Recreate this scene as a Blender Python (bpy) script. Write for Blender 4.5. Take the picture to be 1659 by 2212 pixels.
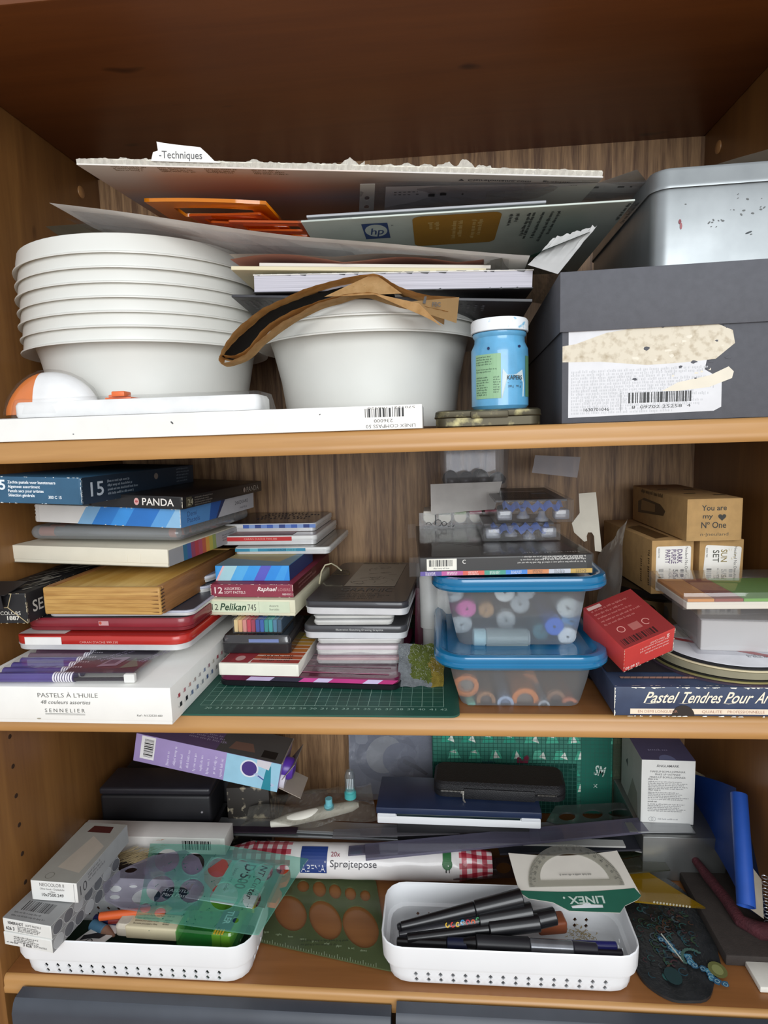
import bpy, bmesh, math, random
from mathutils import Vector, Matrix, noise as mnoise
for _o in list(bpy.data.objects): bpy.data.objects.remove(_o)
SC = bpy.context.scene
COL = SC.collection
V = Vector
PI = math.pi
# ---------------------------------------------------------------- camera
CAM_R = Matrix(((0.99596, -0.08736, 0.02097), (0.08388, 0.98777, 0.13147), (-0.0322, -0.12918, 0.9911)))
CAM_P = V((0.45189, -0.5139, 0.5379))
FPX = 1304.69
_cd = bpy.data.cameras.new('camera'); cam = bpy.data.objects.new('camera', _cd); COL.objects.link(cam)
_cd.sensor_fit = 'VERTICAL'; _cd.sensor_height = 36.0; _cd.lens = FPX / 2212 * 36.0; _cd.clip_start = 0.01
_m = CAM_R @ Matrix(((1, 0, 0), (0, 0, -1), (0, 1, 0)))
cam.matrix_world = Matrix.Translation(CAM_P) @ _m.to_4x4()
SC.camera = cam
# ---------------------------------------------------------------- light
def lin(c):
    return c / 12.92 if c <= 0.04045 else ((c + 0.055) / 1.055) ** 2.4
def hx(s):
    s = s.lstrip('#'); return tuple(lin(int(s[i:i + 2], 16) / 255) for i in (0, 2, 4)) + (1.0,)
wd = bpy.data.worlds.new('room'); SC.world = wd; wd.use_nodes = True
_bg = wd.node_tree.nodes['Background']; _bg.inputs[0].default_value = (0.93, 0.96, 1.0, 1); _bg.inputs[1].default_value = 0.70
def area(name, loc, target, sx, sy, power, col):
    l = bpy.data.lights.new(name, 'AREA'); l.shape = 'RECTANGLE'; l.size = sx; l.size_y = sy; l.energy = power; l.color = col
    o = bpy.data.objects.new(name, l); COL.objects.link(o); o.location = loc
    o.rotation_euler = (V(target) - V(loc)).to_track_quat('-Z', 'Y').to_euler()
    return o
area('window_light', (0.80, -2.2, 0.98), (0.4, 0.2, 0.45), 1.7, 1.35, 45, (0.95, 0.98, 1.0))
SC.view_settings.view_transform = 'Standard'; SC.view_settings.look = 'None'
SC.view_settings.exposure = 0.0; SC.view_settings.gamma = 1.0; SC.view_settings.use_curve_mapping = False
# ---------------------------------------------------------------- helpers
def at(px, py, y=None, z=None, x=None):
    """point of the photograph seen at px, py and lying on the world plane y=, z= or x="""
    d = CAM_R @ V(((px - 829.5) / FPX, 1, -(py - 1106) / FPX)); o = CAM_P
    if y is not None: k = (y - o.y) / d.y
    elif z is not None: k = (z - o.z) / d.z
    else: k = (x - o.x) / d.x
    return o + k * d
_MC = {}
def _new(key):
    m = bpy.data.materials.new(key); m.use_nodes = True; m.node_tree.nodes.clear(); return m, m.node_tree.nodes, m.node_tree.links
def sc3(c, k): return (min(1, c[0] * k), min(1, c[1] * k), min(1, c[2] * k), 1)
def M(col, rough=.5, var=.07, scale=40, bump=.0, metal=0, coat=0, col2=None, spec=.5, stretch=(1, 1, 1), thr=None):
    key = f'{col}_{rough}_{var}_{scale}_{bump}_{metal}_{coat}_{col2}_{stretch}_{thr}'
    if key in _MC: return _MC[key]
    m, N, L = _new('surface_' + col.strip('#'))
    out = N.new('ShaderNodeOutputMaterial'); p = N.new('ShaderNodeBsdfPrincipled'); L.new(p.outputs[0], out.inputs[0])
    c = hx(col); tc = N.new('ShaderNodeTexCoord'); mp = N.new('ShaderNodeMapping'); L.new(tc.outputs['Object'], mp.inputs[0]); mp.inputs['Scale'].default_value = stretch
    n = N.new('ShaderNodeTexNoise'); n.inputs['Scale'].default_value = scale; n.inputs['Detail'].default_value = 4; L.new(mp.outputs[0], n.inputs[0])
    r = N.new('ShaderNodeValToRGB'); L.new(n.outputs[0], r.inputs[0])
    a, b = (c, hx(col2)) if col2 else (sc3(c, 1 - var), sc3(c, 1 + var))
    t0, t1 = thr or (.32, .68)
    r.color_ramp.elements[0].position = t0; r.color_ramp.elements[0].color = a; r.color_ramp.elements[1].position = t1; r.color_ramp.elements[1].color = b
    L.new(r.outputs[0], p.inputs['Base Color']); p.inputs['Roughness'].default_value = rough; p.inputs['Metallic'].default_value = metal
    p.inputs['Coat Weight'].default_value = coat; p.inputs['Specular IOR Level'].default_value = spec
    if bump:
        n2 = N.new('ShaderNodeTexNoise'); n2.inputs['Scale'].default_value = scale * 6; L.new(mp.outputs[0], n2.inputs[0])
        bp = N.new('ShaderNodeBump'); bp.inputs['Strength'].default_value = bump; bp.inputs['Distance'].default_value = .001; L.new(n2.outputs[0], bp.inputs['Height']); L.new(bp.outputs[0], p.inputs['Normal'])
    _MC[key] = m; return m
def clear(tint='#f4f4f4', haze=.06, gloss=.5, rough=.06, hazecol='#ffffff', bump=0.0):
    """thin clear or tinted plastic film"""
    key = f'clear_{tint}_{haze}_{gloss}_{rough}_{hazecol}_{bump}'
    if key in _MC: return _MC[key]
    m, N, L = _new('clear_plastic_' + tint.strip('#'))
    out = N.new('ShaderNodeOutputMaterial'); t = N.new('ShaderNodeBsdfTransparent'); t.inputs[0].default_value = tuple(q ** .5 for q in hx(tint)[:3]) + (1,)
    d = N.new('ShaderNodeBsdfDiffuse'); d.inputs[0].default_value = hx(hazecol); g = N.new('ShaderNodeBsdfGlossy'); g.inputs['Roughness'].default_value = rough
    lw = N.new('ShaderNodeLayerWeight'); pw = N.new('ShaderNodeMath'); pw.operation = 'POWER'; pw.inputs[1].default_value = 4; L.new(lw.outputs['Facing'], pw.inputs[0])
    mu = N.new('ShaderNodeMath'); mu.operation = 'MULTIPLY_ADD'; mu.inputs[1].default_value = gloss; mu.inputs[2].default_value = .05 * gloss * 2; L.new(pw.outputs[0], mu.inputs[0])
    m1 = N.new('ShaderNodeMixShader'); m1.inputs[0].default_value = haze * .6; L.new(t.outputs[0], m1.inputs[1]); L.new(d.outputs[0], m1.inputs[2])
    m2 = N.new('ShaderNodeMixShader'); L.new(mu.outputs[0], m2.inputs[0]); L.new(m1.outputs[0], m2.inputs[1]); L.new(g.outputs[0], m2.inputs[2]); L.new(m2.outputs[0], out.inputs[0])
    if bump:
        tc = N.new('ShaderNodeTexCoord'); n = N.new('ShaderNodeTexNoise'); n.inputs['Scale'].default_value = 45; n.inputs['Detail'].default_value = 3; L.new(tc.outputs['Object'], n.inputs[0])
        bp = N.new('ShaderNodeBump'); bp.inputs['Strength'].default_value = bump; bp.inputs['Distance'].default_value = .004; L.new(n.outputs[0], bp.inputs['Height'])
        L.new(bp.outputs[0], g.inputs['Normal']); L.new(bp.outputs[0], lw.inputs['Normal'])
    _MC[key] = m; return m
def frosted(tint='#f1f5f7', rough=.28, key='frosted'):
    if key in _MC: return _MC[key]
    m, N, L = _new('frosted_plastic'); out = N.new('ShaderNodeOutputMaterial')
    r = N.new('ShaderNodeBsdfRefraction'); r.inputs['IOR'].default_value = 1.12; r.inputs['Roughness'].default_value = rough; r.inputs[0].default_value = hx(tint)
    t = N.new('ShaderNodeBsdfTransparent'); t.inputs[0].default_value = hx(tint); d = N.new('ShaderNodeBsdfTranslucent'); d.inputs[0].default_value = hx('#eef3f6')
    df = N.new('ShaderNodeBsdfDiffuse'); df.inputs[0].default_value = hx('#e6ecf0')
    a = N.new('ShaderNodeMixShader'); a.inputs[0].default_value = .3; L.new(r.outputs[0], a.inputs[1]); L.new(t.outputs[0], a.inputs[2])
    b = N.new('ShaderNodeMixShader'); b.inputs[0].default_value = .5; L.new(d.outputs[0], b.inputs[1]); L.new(df.outputs[0], b.inputs[2])
    c = N.new('ShaderNodeMixShader'); c.inputs[0].default_value = .26; L.new(a.outputs[0], c.inputs[1]); L.new(b.outputs[0], c.inputs[2])
    g = N.new('ShaderNodeBsdfGlossy'); g.inputs['Roughness'].default_value = .15; e = N.new('ShaderNodeMixShader'); e.inputs[0].default_value = .05
    L.new(c.outputs[0], e.inputs[1]); L.new(g.outputs[0], e.inputs[2]); L.new(e.outputs[0], out.inputs[0]); _MC[key] = m; return m
def wood(key, dark, light, axis='X', scale=1.0, rough=.4, contrast=1.0, knots=True):
    k = 'wood' + key
    if k in _MC: return _MC[k]
    m, N, L = _new('wood_' + key); out = N.new('ShaderNodeOutputMaterial'); p = N.new('ShaderNodeBsdfPrincipled'); L.new(p.outputs[0], out.inputs[0])
    tc = N.new('ShaderNodeTexCoord'); mp = N.new('ShaderNodeMapping'); L.new(tc.outputs['Object'], mp.inputs[0])
    s = {'X': (1.2, 16, 16), 'Z': (16, 16, 1.0), 'Y': (16, 1.2, 16)}[axis]; mp.inputs['Scale'].default_value = tuple(q * scale for q in s)
    n = N.new('ShaderNodeTexNoise'); n.inputs['Scale'].default_value = 2.2; n.inputs['Detail'].default_value = 5; n.inputs['Distortion'].default_value = 1.4; L.new(mp.outputs[0], n.inputs[0])
    n2 = N.new('ShaderNodeTexNoise'); n2.inputs['Scale'].default_value = 22; n2.inputs['Detail'].default_value = 3; L.new(mp.outputs[0], n2.inputs[0])
    mx = N.new('ShaderNodeMath'); mx.operation = 'MULTIPLY_ADD'; mx.inputs[1].default_value = .35; L.new(n2.outputs[0], mx.inputs[0]); L.new(n.outputs[0], mx.inputs[2])
    r = N.new('ShaderNodeValToRGB'); L.new(mx.outputs[0], r.inputs[0])
    r.color_ramp.elements[0].position = .67 - .22 * contrast; r.color_ramp.elements[0].color = hx(dark); r.color_ramp.elements[1].position = .67 + .2 * contrast; r.color_ramp.elements[1].color = hx(light)
    src = r.outputs[0]
    if knots:
        mp2 = N.new('ShaderNodeMapping'); L.new(tc.outputs['Object'], mp2.inputs[0]); mp2.inputs['Scale'].default_value = {'X': (1, 3, 3), 'Z': (3, 3, 1), 'Y': (3, 1, 3)}[axis]
        v = N.new('ShaderNodeTexNoise'); v.inputs['Scale'].default_value = 9; v.inputs['Detail'].default_value = 2; L.new(mp2.outputs[0], v.inputs[0])
        r2 = N.new('ShaderNodeValToRGB'); r2.color_ramp.elements[0].position = .24; r2.color_ramp.elements[0].color = (.35, .3, .25, 1); r2.color_ramp.elements[1].position = .29; r2.color_ramp.elements[1].color = (1, 1, 1, 1); L.new(v.outputs[0], r2.inputs[0])
        mm = N.new('ShaderNodeMix'); mm.data_type = 'RGBA'; mm.blend_type = 'MULTIPLY'; mm.inputs[0].default_value = 1; L.new(src, mm.inputs[6]); L.new(r2.outputs[0], mm.inputs[7]); src = mm.outputs[2]
    L.new(src, p.inputs['Base Color']); p.inputs['Roughness'].default_value = rough
    bp = N.new('ShaderNodeBump'); bp.inputs['Strength'].default_value = .12; bp.inputs['Distance'].default_value = .0006; L.new(mx.outputs[0], bp.inputs['Height']); L.new(bp.outputs[0], p.inputs['Normal'])
    _MC[k] = m; return m
def obj_from(name, bm, mats, smooth=False):
    bmesh.ops.recalc_face_normals(bm, faces=bm.faces) if not getattr(bm, '_keep', False) else None
    me = bpy.data.meshes.new(name); bm.to_mesh(me); bm.free()
    for m in (mats if isinstance(mats, (list, tuple)) else [mats]): me.materials.append(m)
    if smooth:
        me.shade_smooth()
        try: me.set_sharp_from_angle(angle=math.radians(38))
        except Exception: pass
    o = bpy.data.objects.new(name, me); COL.objects.link(o); return o
def tagit(o, label=None, cat=None, group=None, kind=None):
    if label: o['label'] = label
    if cat: o['category'] = cat
    if group: o['group'] = group
    if kind: o['kind'] = kind
def mat_of(loc, rot=(0, 0, 0)):
    if isinstance(loc, Matrix): return loc
    return Matrix.Translation(V(loc)) @ Matrix.Rotation(rot[2], 4, 'Z') @ Matrix.Rotation(rot[1], 4, 'Y') @ Matrix.Rotation(rot[0], 4, 'X')
def thing(name, label, cat, loc, rot=(0, 0, 0), group=None):
    o = bpy.data.objects.new(name, None); o.empty_display_size = .02; COL.objects.link(o); o.matrix_world = mat_of(loc, rot); tagit(o, label, cat, group); return o
def solo(name, bm, mats, label, cat, loc, rot=(0, 0, 0), group=None, smooth=False, kind=None):
    o = obj_from(name, bm, mats, smooth); o.matrix_world = mat_of(loc, rot); tagit(o, label, cat, group, kind); return o
def part(name, bm, mats, parent, smooth=False, label=None, kind=None, world=False):
    if world: bmesh.ops.transform(bm, matrix=parent.matrix_world.inverted(), verts=bm.verts)
    o = obj_from(name, bm, mats, smooth); o.parent = parent; tagit(o, label, kind=kind); return o
def struct(name, bm, mats, smooth=False):
    o = obj_from(name, bm, mats, smooth); o['kind'] = 'structure'; return o
def B(): return bmesh.new()
def box(bm, x0, y0, z0, x1, y1, z1, bev=0.0, seg=2, mi=0, mtx=None):
    vs = [bm.verts.new(p) for p in ((x0, y0, z0), (x1, y0, z0), (x1, y1, z0), (x0, y1, z0), (x0, y0, z1), (x1, y0, z1), (x1, y1, z1), (x0, y1, z1))]
    fs = [bm.faces.new([vs[i] for i in f]) for f in ((3, 2, 1, 0), (4, 5, 6, 7), (0, 1, 5, 4), (1, 2, 6, 5), (2, 3, 7, 6), (3, 0, 4, 7))]
    for f in fs: f.material_index = mi
    if bev:
        es = list({e for f in fs for e in f.edges})
        r = bmesh.ops.bevel(bm, geom=es, offset=bev, segments=seg, profile=.5, affect='EDGES')
        vs = list({v for f in r['faces'] for v in f.verts} | {v for v in vs if v.is_valid})
        for f in r['faces']: f.material_index = mi
    if mtx: bmesh.ops.transform(bm, matrix=mtx, verts=[v for v in vs if v.is_valid])
    return bm
def rrect(x0, y0, x1, y1, r, n=5):
    P = []
    for cx, cy, a0 in ((x1 - r, y0 + r, -PI / 2), (x1 - r, y1 - r, 0), (x0 + r, y1 - r, PI / 2), (x0 + r, y0 + r, PI)):
        for i in range(n + 1):
            a = a0 + PI / 2 * i / n; P.append((cx + r * math.cos(a), cy + r * math.sin(a)))
    return P
def loft(bm, rings, cap0=True, cap1=True, mi=0, closed=True):
    R = [[bm.verts.new(p) for p in ring] for ring in rings]; n = len(R[0])
    for a, b in zip(R, R[1:]):
        for i in range(n if closed else n - 1):
            j = (i + 1) % n; f = bm.faces.new((a[i], a[j], b[j], b[i])); f.material_index = mi
    if cap0: bm.faces.new(R[0][::-1]).material_index = mi
    if cap1: bm.faces.new(R[-1]).material_index = mi
    return bm
def rrl(bm, w, d, r, levels, n=5, cap0=True, cap1=True, mi=0, ox=0, oy=0):
    return loft(bm, [[(x + ox, y + oy, z) for x, y in rrect(i, i, w - i, d - i, max(r - i, .0004), n)] for i, z in levels], cap0, cap1, mi)
def lathe(bm, prof, n=40, mi=0, cap0=False, cap1=False, mtx=None, a0=0, a1=2 * PI):
    rings = [[(r * math.cos(2 * PI * k / n), r * math.sin(2 * PI * k / n), z) for k in range(n)] for r, z in prof]
    if mtx: rings = [[mtx @ V(p) for p in ring] for ring in rings]
    return loft(bm, rings, cap0, cap1, mi)
def tube(bm, pts, r, n=8, mi=0, cap=True):
    pts = [V(p) for p in pts]; rings = []
    for i, p in enumerate(pts):
        t = (pts[min(i + 1, len(pts) - 1)] - pts[max(i - 1, 0)]).normalized(); u = t.orthogonal().normalized() if i == 0 else (u - t * u.dot(t)).normalized(); w = t.cross(u)
        rr = r[i] if isinstance(r, (list, tuple)) else r
        rings.append([p + (u * math.cos(2 * PI * k / n) + w * math.sin(2 * PI * k / n)) * rr for k in range(n)])
    return loft(bm, rings, cap, cap, mi)
def plate(outline, holes=(), th=.001, mtx=None, mi=0, bm=None):
    """flat sheet with real holes cut through it"""
    cu = bpy.data.curves.new('p', 'CURVE'); cu.dimensions = '2D'; cu.fill_mode = 'BOTH'; cu.extrude = th / 2
    for P in [outline] + list(holes):
        s = cu.splines.new('POLY'); s.points.add(len(P) - 1); s.use_cyclic_u = True
        for k, (x, y) in enumerate(P): s.points[k].co = (x, y, 0, 1)
    o = bpy.data.objects.new('p', cu); me = bpy.data.meshes.new_from_object(o); bm = bm or B(); n0 = len(bm.verts); bm.from_mesh(me)
    bm.verts.ensure_lookup_table(); vs = bm.verts[n0:]
    if mtx: bmesh.ops.transform(bm, matrix=mtx, verts=vs)
    bpy.data.objects.remove(o); bpy.data.curves.remove(cu); bpy.data.meshes.remove(me); return bm
def ell(cx, cy, rx, ry, n=28, rot=0):
    c, s = math.cos(rot), math.sin(rot)
    return [(cx + rx * math.cos(a) * c - ry * math.sin(a) * s, cy + rx * math.cos(a) * s + ry * math.sin(a) * c) for a in (2 * PI * k / n for k in range(n))]
def axes(o, xd, zd=(0, 0, 1)):
    """matrix at o, x axis along xd, z axis near zd"""
    x = V(xd).normalized(); y = V(zd).cross(x).normalized(); z = x.cross(y)
    return Matrix.Translation(V(o)) @ Matrix((x, y, z)).transposed().to_4x4()
def mbox(bl, br, y, z=None, y2=None):
    a = at(*bl, y=y); b = at(*br, y=(y if y2 is None else y2))
    if z is not None: a.z = b.z = z
    return axes(a, b - a), (b - a).length
def faces(w, d, h):
    return dict(front=lambda u, v, l: V((u, -l, v)), right=lambda u, v, l: V((w + l, u, v)), left=lambda u, v, l: V((-l, d - u, v)),
                top=lambda u, v, l: V((u, v, h + l)), bottom=lambda u, v, l: V((u, v, -l)))
def rotF(F, u0, v0, a, sx=1):
    c, s = math.cos(a), math.sin(a); return lambda u, v, l: F(u0 + (u * sx * c - v * s), v0 + (u * sx * s + v * c), l)
_TX = {}
def glyphs(s, bold=0):
    k = (s, bold)
    if k not in _TX:
        cu = bpy.data.curves.new('t', 'FONT'); cu.body = s; cu.size = 1; cu.offset = bold * .012; cu.resolution_u = 3 if len(s) < 14 else 2
        o = bpy.data.objects.new('t', cu); me = bpy.data.meshes.new_from_object(o)
        vs = [tuple(v.co) for v in me.vertices]; fs = [tuple(p.vertices) for p in me.polygons]
        bpy.data.objects.remove(o); bpy.data.curves.remove(cu); bpy.data.meshes.remove(me)
        x0 = min(v[0] for v in vs); x1 = max(v[0] for v in vs); _TX[k] = ([(v[0] - x0, v[1]) for v in vs], fs, x1 - x0)
    return _TX[k]
class Pr:
    """flat print on a surface: words, bars and coloured fields"""
    def __init__(s): s.bm = B(); s.mats = []; s.l = .00025
    def mi(s, c, **k):
        m = c if not isinstance(c, str) else M(c, rough=k.get('rough', .5), var=.04, scale=60)
        if m not in s.mats: s.mats.append(m)
        return s.mats.index(m)
    def poly(s, F, pts, c, lift=0, sub=1):
        s.l += .000004; i = s.mi(c)
        s.bm.faces.new([s.bm.verts.new(F(u, v, s.l + lift)) for u, v in pts]).material_index = i
    def rect(s, F, u0, v0, u1, v1, c, nu=1, lift=0):
        s.l += .000004; i = s.mi(c)
        for k in range(nu):
            a = u0 + (u1 - u0) * k / nu; b = u0 + (u1 - u0) * (k + 1) / nu
            s.bm.faces.new([s.bm.verts.new(F(u, v, s.l + lift)) for u, v in ((a, v0), (b, v0), (b, v1), (a, v1))]).material_index = i
    def ell(s, F, cu, cv, ru, rv, c, n=20, rot=0): s.poly(F, ell(cu, cv, ru, rv, n, rot), c)
    def ring(s, F, cu, cv, r0, r1, c, n=24, a0=0, a1=2 * PI):
        s.l += .000004; i = s.mi(c)
        for k in range(n):
            a = a0 + (a1 - a0) * k / n; b = a0 + (a1 - a0) * (k + 1) / n
            s.bm.faces.new([s.bm.verts.new(F(cu + r * math.cos(t), cv + r * math.sin(t), s.l)) for r, t in ((r0, a), (r1, a), (r1, b), (r0, b))]).material_index = i
    def text(s, F, t, u, v, h, c, w=None, al='l', bold=0, shear=0, rot=0, kx=1.0):
        vs, fs, tw = glyphs(t, bold); k = h / .70; sx = (w / tw) if w else k * kx; W = tw * sx
        o = {'l': 0, 'c': -W / 2, 'r': -W}[al]; s.l += .000003; i = s.mi(c); ca, sa = math.cos(rot), math.sin(rot); bv = []
        for x, y in vs:
            X = x * sx + o + shear * y * k; Y = y * k; bv.append(s.bm.verts.new(F(u + X * ca - Y * sa, v + X * sa + Y * ca, s.l)))
        for f in fs:
            try: s.bm.faces.new([bv[q] for q in f]).material_index = i
            except ValueError: pass
        return W
    def bars(s, F, u0, v0, w, h, c='#181818', n=30, seed=1, digits=None, rot=0):
        G = rotF(F, u0, v0, rot); rnd = random.Random(seed); x = 0; i = s.mi(c); s.l += .000004; unit = w / n / 1.9
        while x < w - unit * 2:
            b = unit * rnd.choice((1, 1, 2, 3)); s.bm.faces.new([s.bm.verts.new(G(a, q, s.l)) for a, q in ((x, 0), (min(x + b, w), 0), (min(x + b, w), h), (x, h))]).material_index = i; x += b + unit * rnd.choice((1, 1, 2))
        if digits: s.text(G, digits, w / 2, -h * .30, h * .2, c, w=w * .95, al='c')
    def fine(s, F, u0, v0, w, n, pitch, c='#444444', xh=None, seed=1, rot=0, fill=.9, ragged=.3):
        """small print too small to read: rows of word-length marks, first row at v0 going down"""
        G = rotF(F, u0, v0, rot); rnd = random.Random(seed); xh = xh or pitch * .42; i = s.mi(c); s.l += .000004
        for r in range(n):
            x = 0; W = w * (1 - ragged * rnd.random())
            while x < W:
                b = xh * rnd.uniform(1.2, 5); y = -r * pitch; e = min(x + b, W)
                k = x
                while k < e:
                    kk = min(k + xh * .62, e); hh = xh * rnd.choice((1, 1, 1, 1.45)); lo = -xh * .35 if rnd.random() < .12 else 0
                    s.bm.faces.new([s.bm.verts.new(G(a, q, s.l)) for a, q in ((k, y + lo), (kk - xh * .18, y + lo), (kk - xh * .18, y + hh), (k, y + hh))]).material_index = i
                    k += xh * .8
                x += b + xh * .7
    def wear(s, F, w, h, c='#e8e2d4', n=40, seed=1, size=.0012, edges='tblr'):
        rnd = random.Random(seed)
        for _ in range(n):
            e = rnd.choice(edges); L = size * rnd.uniform(.6, 3); q = size * rnd.uniform(.2, .7)
            if e in 'tb':
                u = rnd.uniform(0, w - L); v = h if e == 't' else 0; sg = -1 if e == 't' else 1
                s.poly(F, [(u, v), (u + L, v), (u + L * .8, v + sg * q), (u + L * .3, v + sg * q * .8)], c)
            else:
                v = rnd.uniform(0, h - min(L, h * .5)); u = 0 if e == 'l' else w; sg = 1 if e == 'l' else -1; L = min(L, h * .4)
                s.poly(F, [(u, v), (u, v + L), (u + sg * q, v + L * .8), (u + sg * q * .7, v + L * .2)], c)
    def build(s, name, parent, label=None):
        me = bpy.data.meshes.new(name); s.bm.to_mesh(me); s.bm.free()
        for m in s.mats: me.materials.append(m)
        o = bpy.data.objects.new(name, me); COL.objects.link(o); o.parent = parent
        if label: o['label'] = label
        if len(me.polygons) > 60: o['kind'] = 'stuff'
        return o
def carton(name, label, cat, mtx, w, d, h, mat, bev=.0006, group=None, lid=0, lidmat=None, seam=True):
    """cardboard box; lid>0 gives a lift-off lid of that depth as a child"""
    bm = B(); g = .0008 if lid else 0
    box(bm, g, g, 0, w - g, d - g, h - (.001 if lid else 0), bev)
    r = solo(name, bm, mat, label, cat, mtx, group=group, smooth=True)
    if lid:
        b2 = B(); rings = [rrect(0, 0, w, d, .0008, 2), rrect(0, 0, w, d, .0008, 2), rrect(g * .9, g * .9, w - g * .9, d - g * .9, .0008, 2)]
        box(b2, 0, 0, h - lid, w, d, h, bev)
        bmesh.ops.delete(b2, geom=[f for f in b2.faces if f.calc_center_median().z < h - lid + bev * .1 and abs(f.normal.z) > .9], context='FACES')
        part('lid', b2, lidmat or mat, r, smooth=True)
    elif seam:
        b2 = B(); t = .0001
        box(b2, w * .03, -t, h * .0 + .0004, w * .97, 0, h - .0012, 0)       # tucked end flap
        part('end_flap', b2, mat, r)
    return r
def tin(name, label, cat, mtx, w, d, h, top, side, r=.01, group=None, lidh=.5, rim='#d8d8d4'):
    o = thing(name, label, cat, mtx, group=group)
    b = B(); rrl(b, w, d, r, [(.0025, 0), (.0012, .0008), (.0009, h * (1 - lidh)), (0, h * (1 - lidh)), (0, h * (1 - lidh) + .0007), (.0012, h * (1 - lidh) + .0009)]); part('tray', b, M(rim, .35, metal=.3), o, True)
    b = B(); z0 = h * (1 - lidh) + .0009; rrl(b, w, d, r, [(.0006, z0), (.0002, z0 + .0008), (.0002, h - .0012), (.0009, h - .0003), (.0022, h)]); part('lid', b, [side], o, True)
    b = B(); rrl(b, w, d, r, [(.0021, h + .00002), (.0024, h + .0002)], cap0=False); part('lid_top', b, top, o)
    return o
def sheet(name, label, cat, corners, mat, th=.0006, bend=0, wob=0, nx=16, ny=10, seed=0, torn=0, group=None, fn=None, parent=None, smooth=True):
    """sheet of paper or film spanned by FL, FR, BR, BL (world)"""
    FL, FR, BR, BL = [V(c) for c in corners]; bm = B(); nrm = (FR - FL).cross(BL - FL).normalized(); O = (FL + FR + BR + BL) / 4
    G = []
    for j in range(ny + 1):
        v = j / ny; row = []
        for i in range(nx + 1):
            u = i / nx; p = (FL * (1 - u) + FR * u) * (1 - v) + (BL * (1 - u) + BR * u) * v
            p = p + nrm * (bend * (1 - (2 * u - 1) ** 2) + wob * mnoise.noise(V((u * 3, v * 3, seed * 7.3))))
            if fn: p = p + fn(u, v)
            if torn and j == 0: p = p + (FL - BL).normalized() * torn * abs(mnoise.noise(V((u * 25, seed, 1.1)))) * 2
            row.append(bm.verts.new(p - O))
        G.append(row)
    fs = [bm.faces.new((G[j][i], G[j][i + 1], G[j + 1][i + 1], G[j + 1][i])) for j in range(ny) for i in range(nx)]
    r = bmesh.ops.solidify(bm, geom=fs, thickness=th)
    if parent:
        bmesh.ops.translate(bm, verts=bm.verts, vec=O); return part(name, bm, mat, parent, smooth, world=True, label=label)
    return solo(name, bm, mat, label, cat, O, group=group, smooth=smooth)
def sheetF(corners, th=0):
    """print frame on the side of a sheet facing away from its normal (the underside)"""
    FL, FR, BR, BL = [V(c) for c in corners]; O = (FL + FR + BR + BL) / 4; n = (FR - FL).cross(BL - FL).normalized()
    def F(u, v, l): return (FL * (1 - u) + FR * u) * (1 - v) + (BL * (1 - u) + BR * u) * v - n * (l + th) - O
    return F
# colours used again and again
WHITE = M('#e9e8e4', .55, .03); CARD = M('#ded9cd', .75, .05); PLASTIC_W = M('#eef0f2', .38, .015, 20)
BLACK = M('#17171a', .45, .12); KRAFT = M('#b8935f', .8, .09, 90, bump=.1); DARKCARD = M('#26262a', .6, .1)
CLEAR = clear('#fafafa', .03, .35, .06, bump=.1); FILM = clear('#efeff2', .13, .4, .12, bump=.4)
# ================================================================ bookcase
W, D, H, SA, SB, ST = .796, .328, .8935, .5408, .286, .0192
# the room behind and below, only glimpsed round the bookcase from other viewpoints
b = B(); box(b, -2.2, D + .012, -.62, 3.0, D + .05, 2.2); struct('wall_back', b, M('#cfc8bb', .85, .03, 3))
b = B(); box(b, -2.2, -3.2, -.66, 3.0, D + .012, -.62); struct('floor', b, wood('floor', '#8a6a48', '#a98560', 'X', .5, .5, .8))
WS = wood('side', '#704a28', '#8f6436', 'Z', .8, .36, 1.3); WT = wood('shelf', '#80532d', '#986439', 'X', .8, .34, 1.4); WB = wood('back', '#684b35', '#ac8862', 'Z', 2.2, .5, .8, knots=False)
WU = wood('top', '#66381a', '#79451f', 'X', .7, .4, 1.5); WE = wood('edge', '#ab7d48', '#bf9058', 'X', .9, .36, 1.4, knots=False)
case = thing('bookcase', 'wooden bookcase with three open shelves full of art supplies', 'bookcase', (0, 0, -.62))
b = B(); box(b, -.019, .0, -.62, 0, D + .006, H + .02, .0012); part('side_panel', b, WS, case, True, world=True)
b = B(); box(b, W, 0, -.62, W + .019, D + .006, H + .02, .0012); part('side_panel', b, WS, case, True, world=True)
b = B(); box(b, 0, D, -.62, W, D + .006, H); part('back_panel', b, WB, case, world=True)
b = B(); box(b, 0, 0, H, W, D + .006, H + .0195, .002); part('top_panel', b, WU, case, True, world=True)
def shelf(z, y0):
    b = B(); P = [(y0 + .0035, z), (y0 + .0012, z - .0016), (y0, z - .0045), (y0, z - .0105), (y0 - .0010, z - .0118), (y0 - .0010, z - .0175), (y0 + .0002, z - ST), (D, z - ST), (D, z)]
    P2 = [(y0 + .005, z), (y0 + .005, z - ST), (D, z - ST), (D, z)]; loft(b, [[(x, p[0], p[1]) for p in P2] for x in (.0003, W - .0003)]); sh_ = part('shelf', b, WT, case, world=True)
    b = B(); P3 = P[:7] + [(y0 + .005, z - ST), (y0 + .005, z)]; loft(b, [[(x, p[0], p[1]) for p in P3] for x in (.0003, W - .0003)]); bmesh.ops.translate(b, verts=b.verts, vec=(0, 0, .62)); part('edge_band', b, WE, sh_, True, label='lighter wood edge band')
shelf(SA, 0); shelf(SB, 0); shelf(0, .001)
b = B(); box(b, 0, .002, -.62, W, D, -.60); part('bottom_panel', b, WT, case, world=True)
capm = M('#a77a4c', .4)
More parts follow.
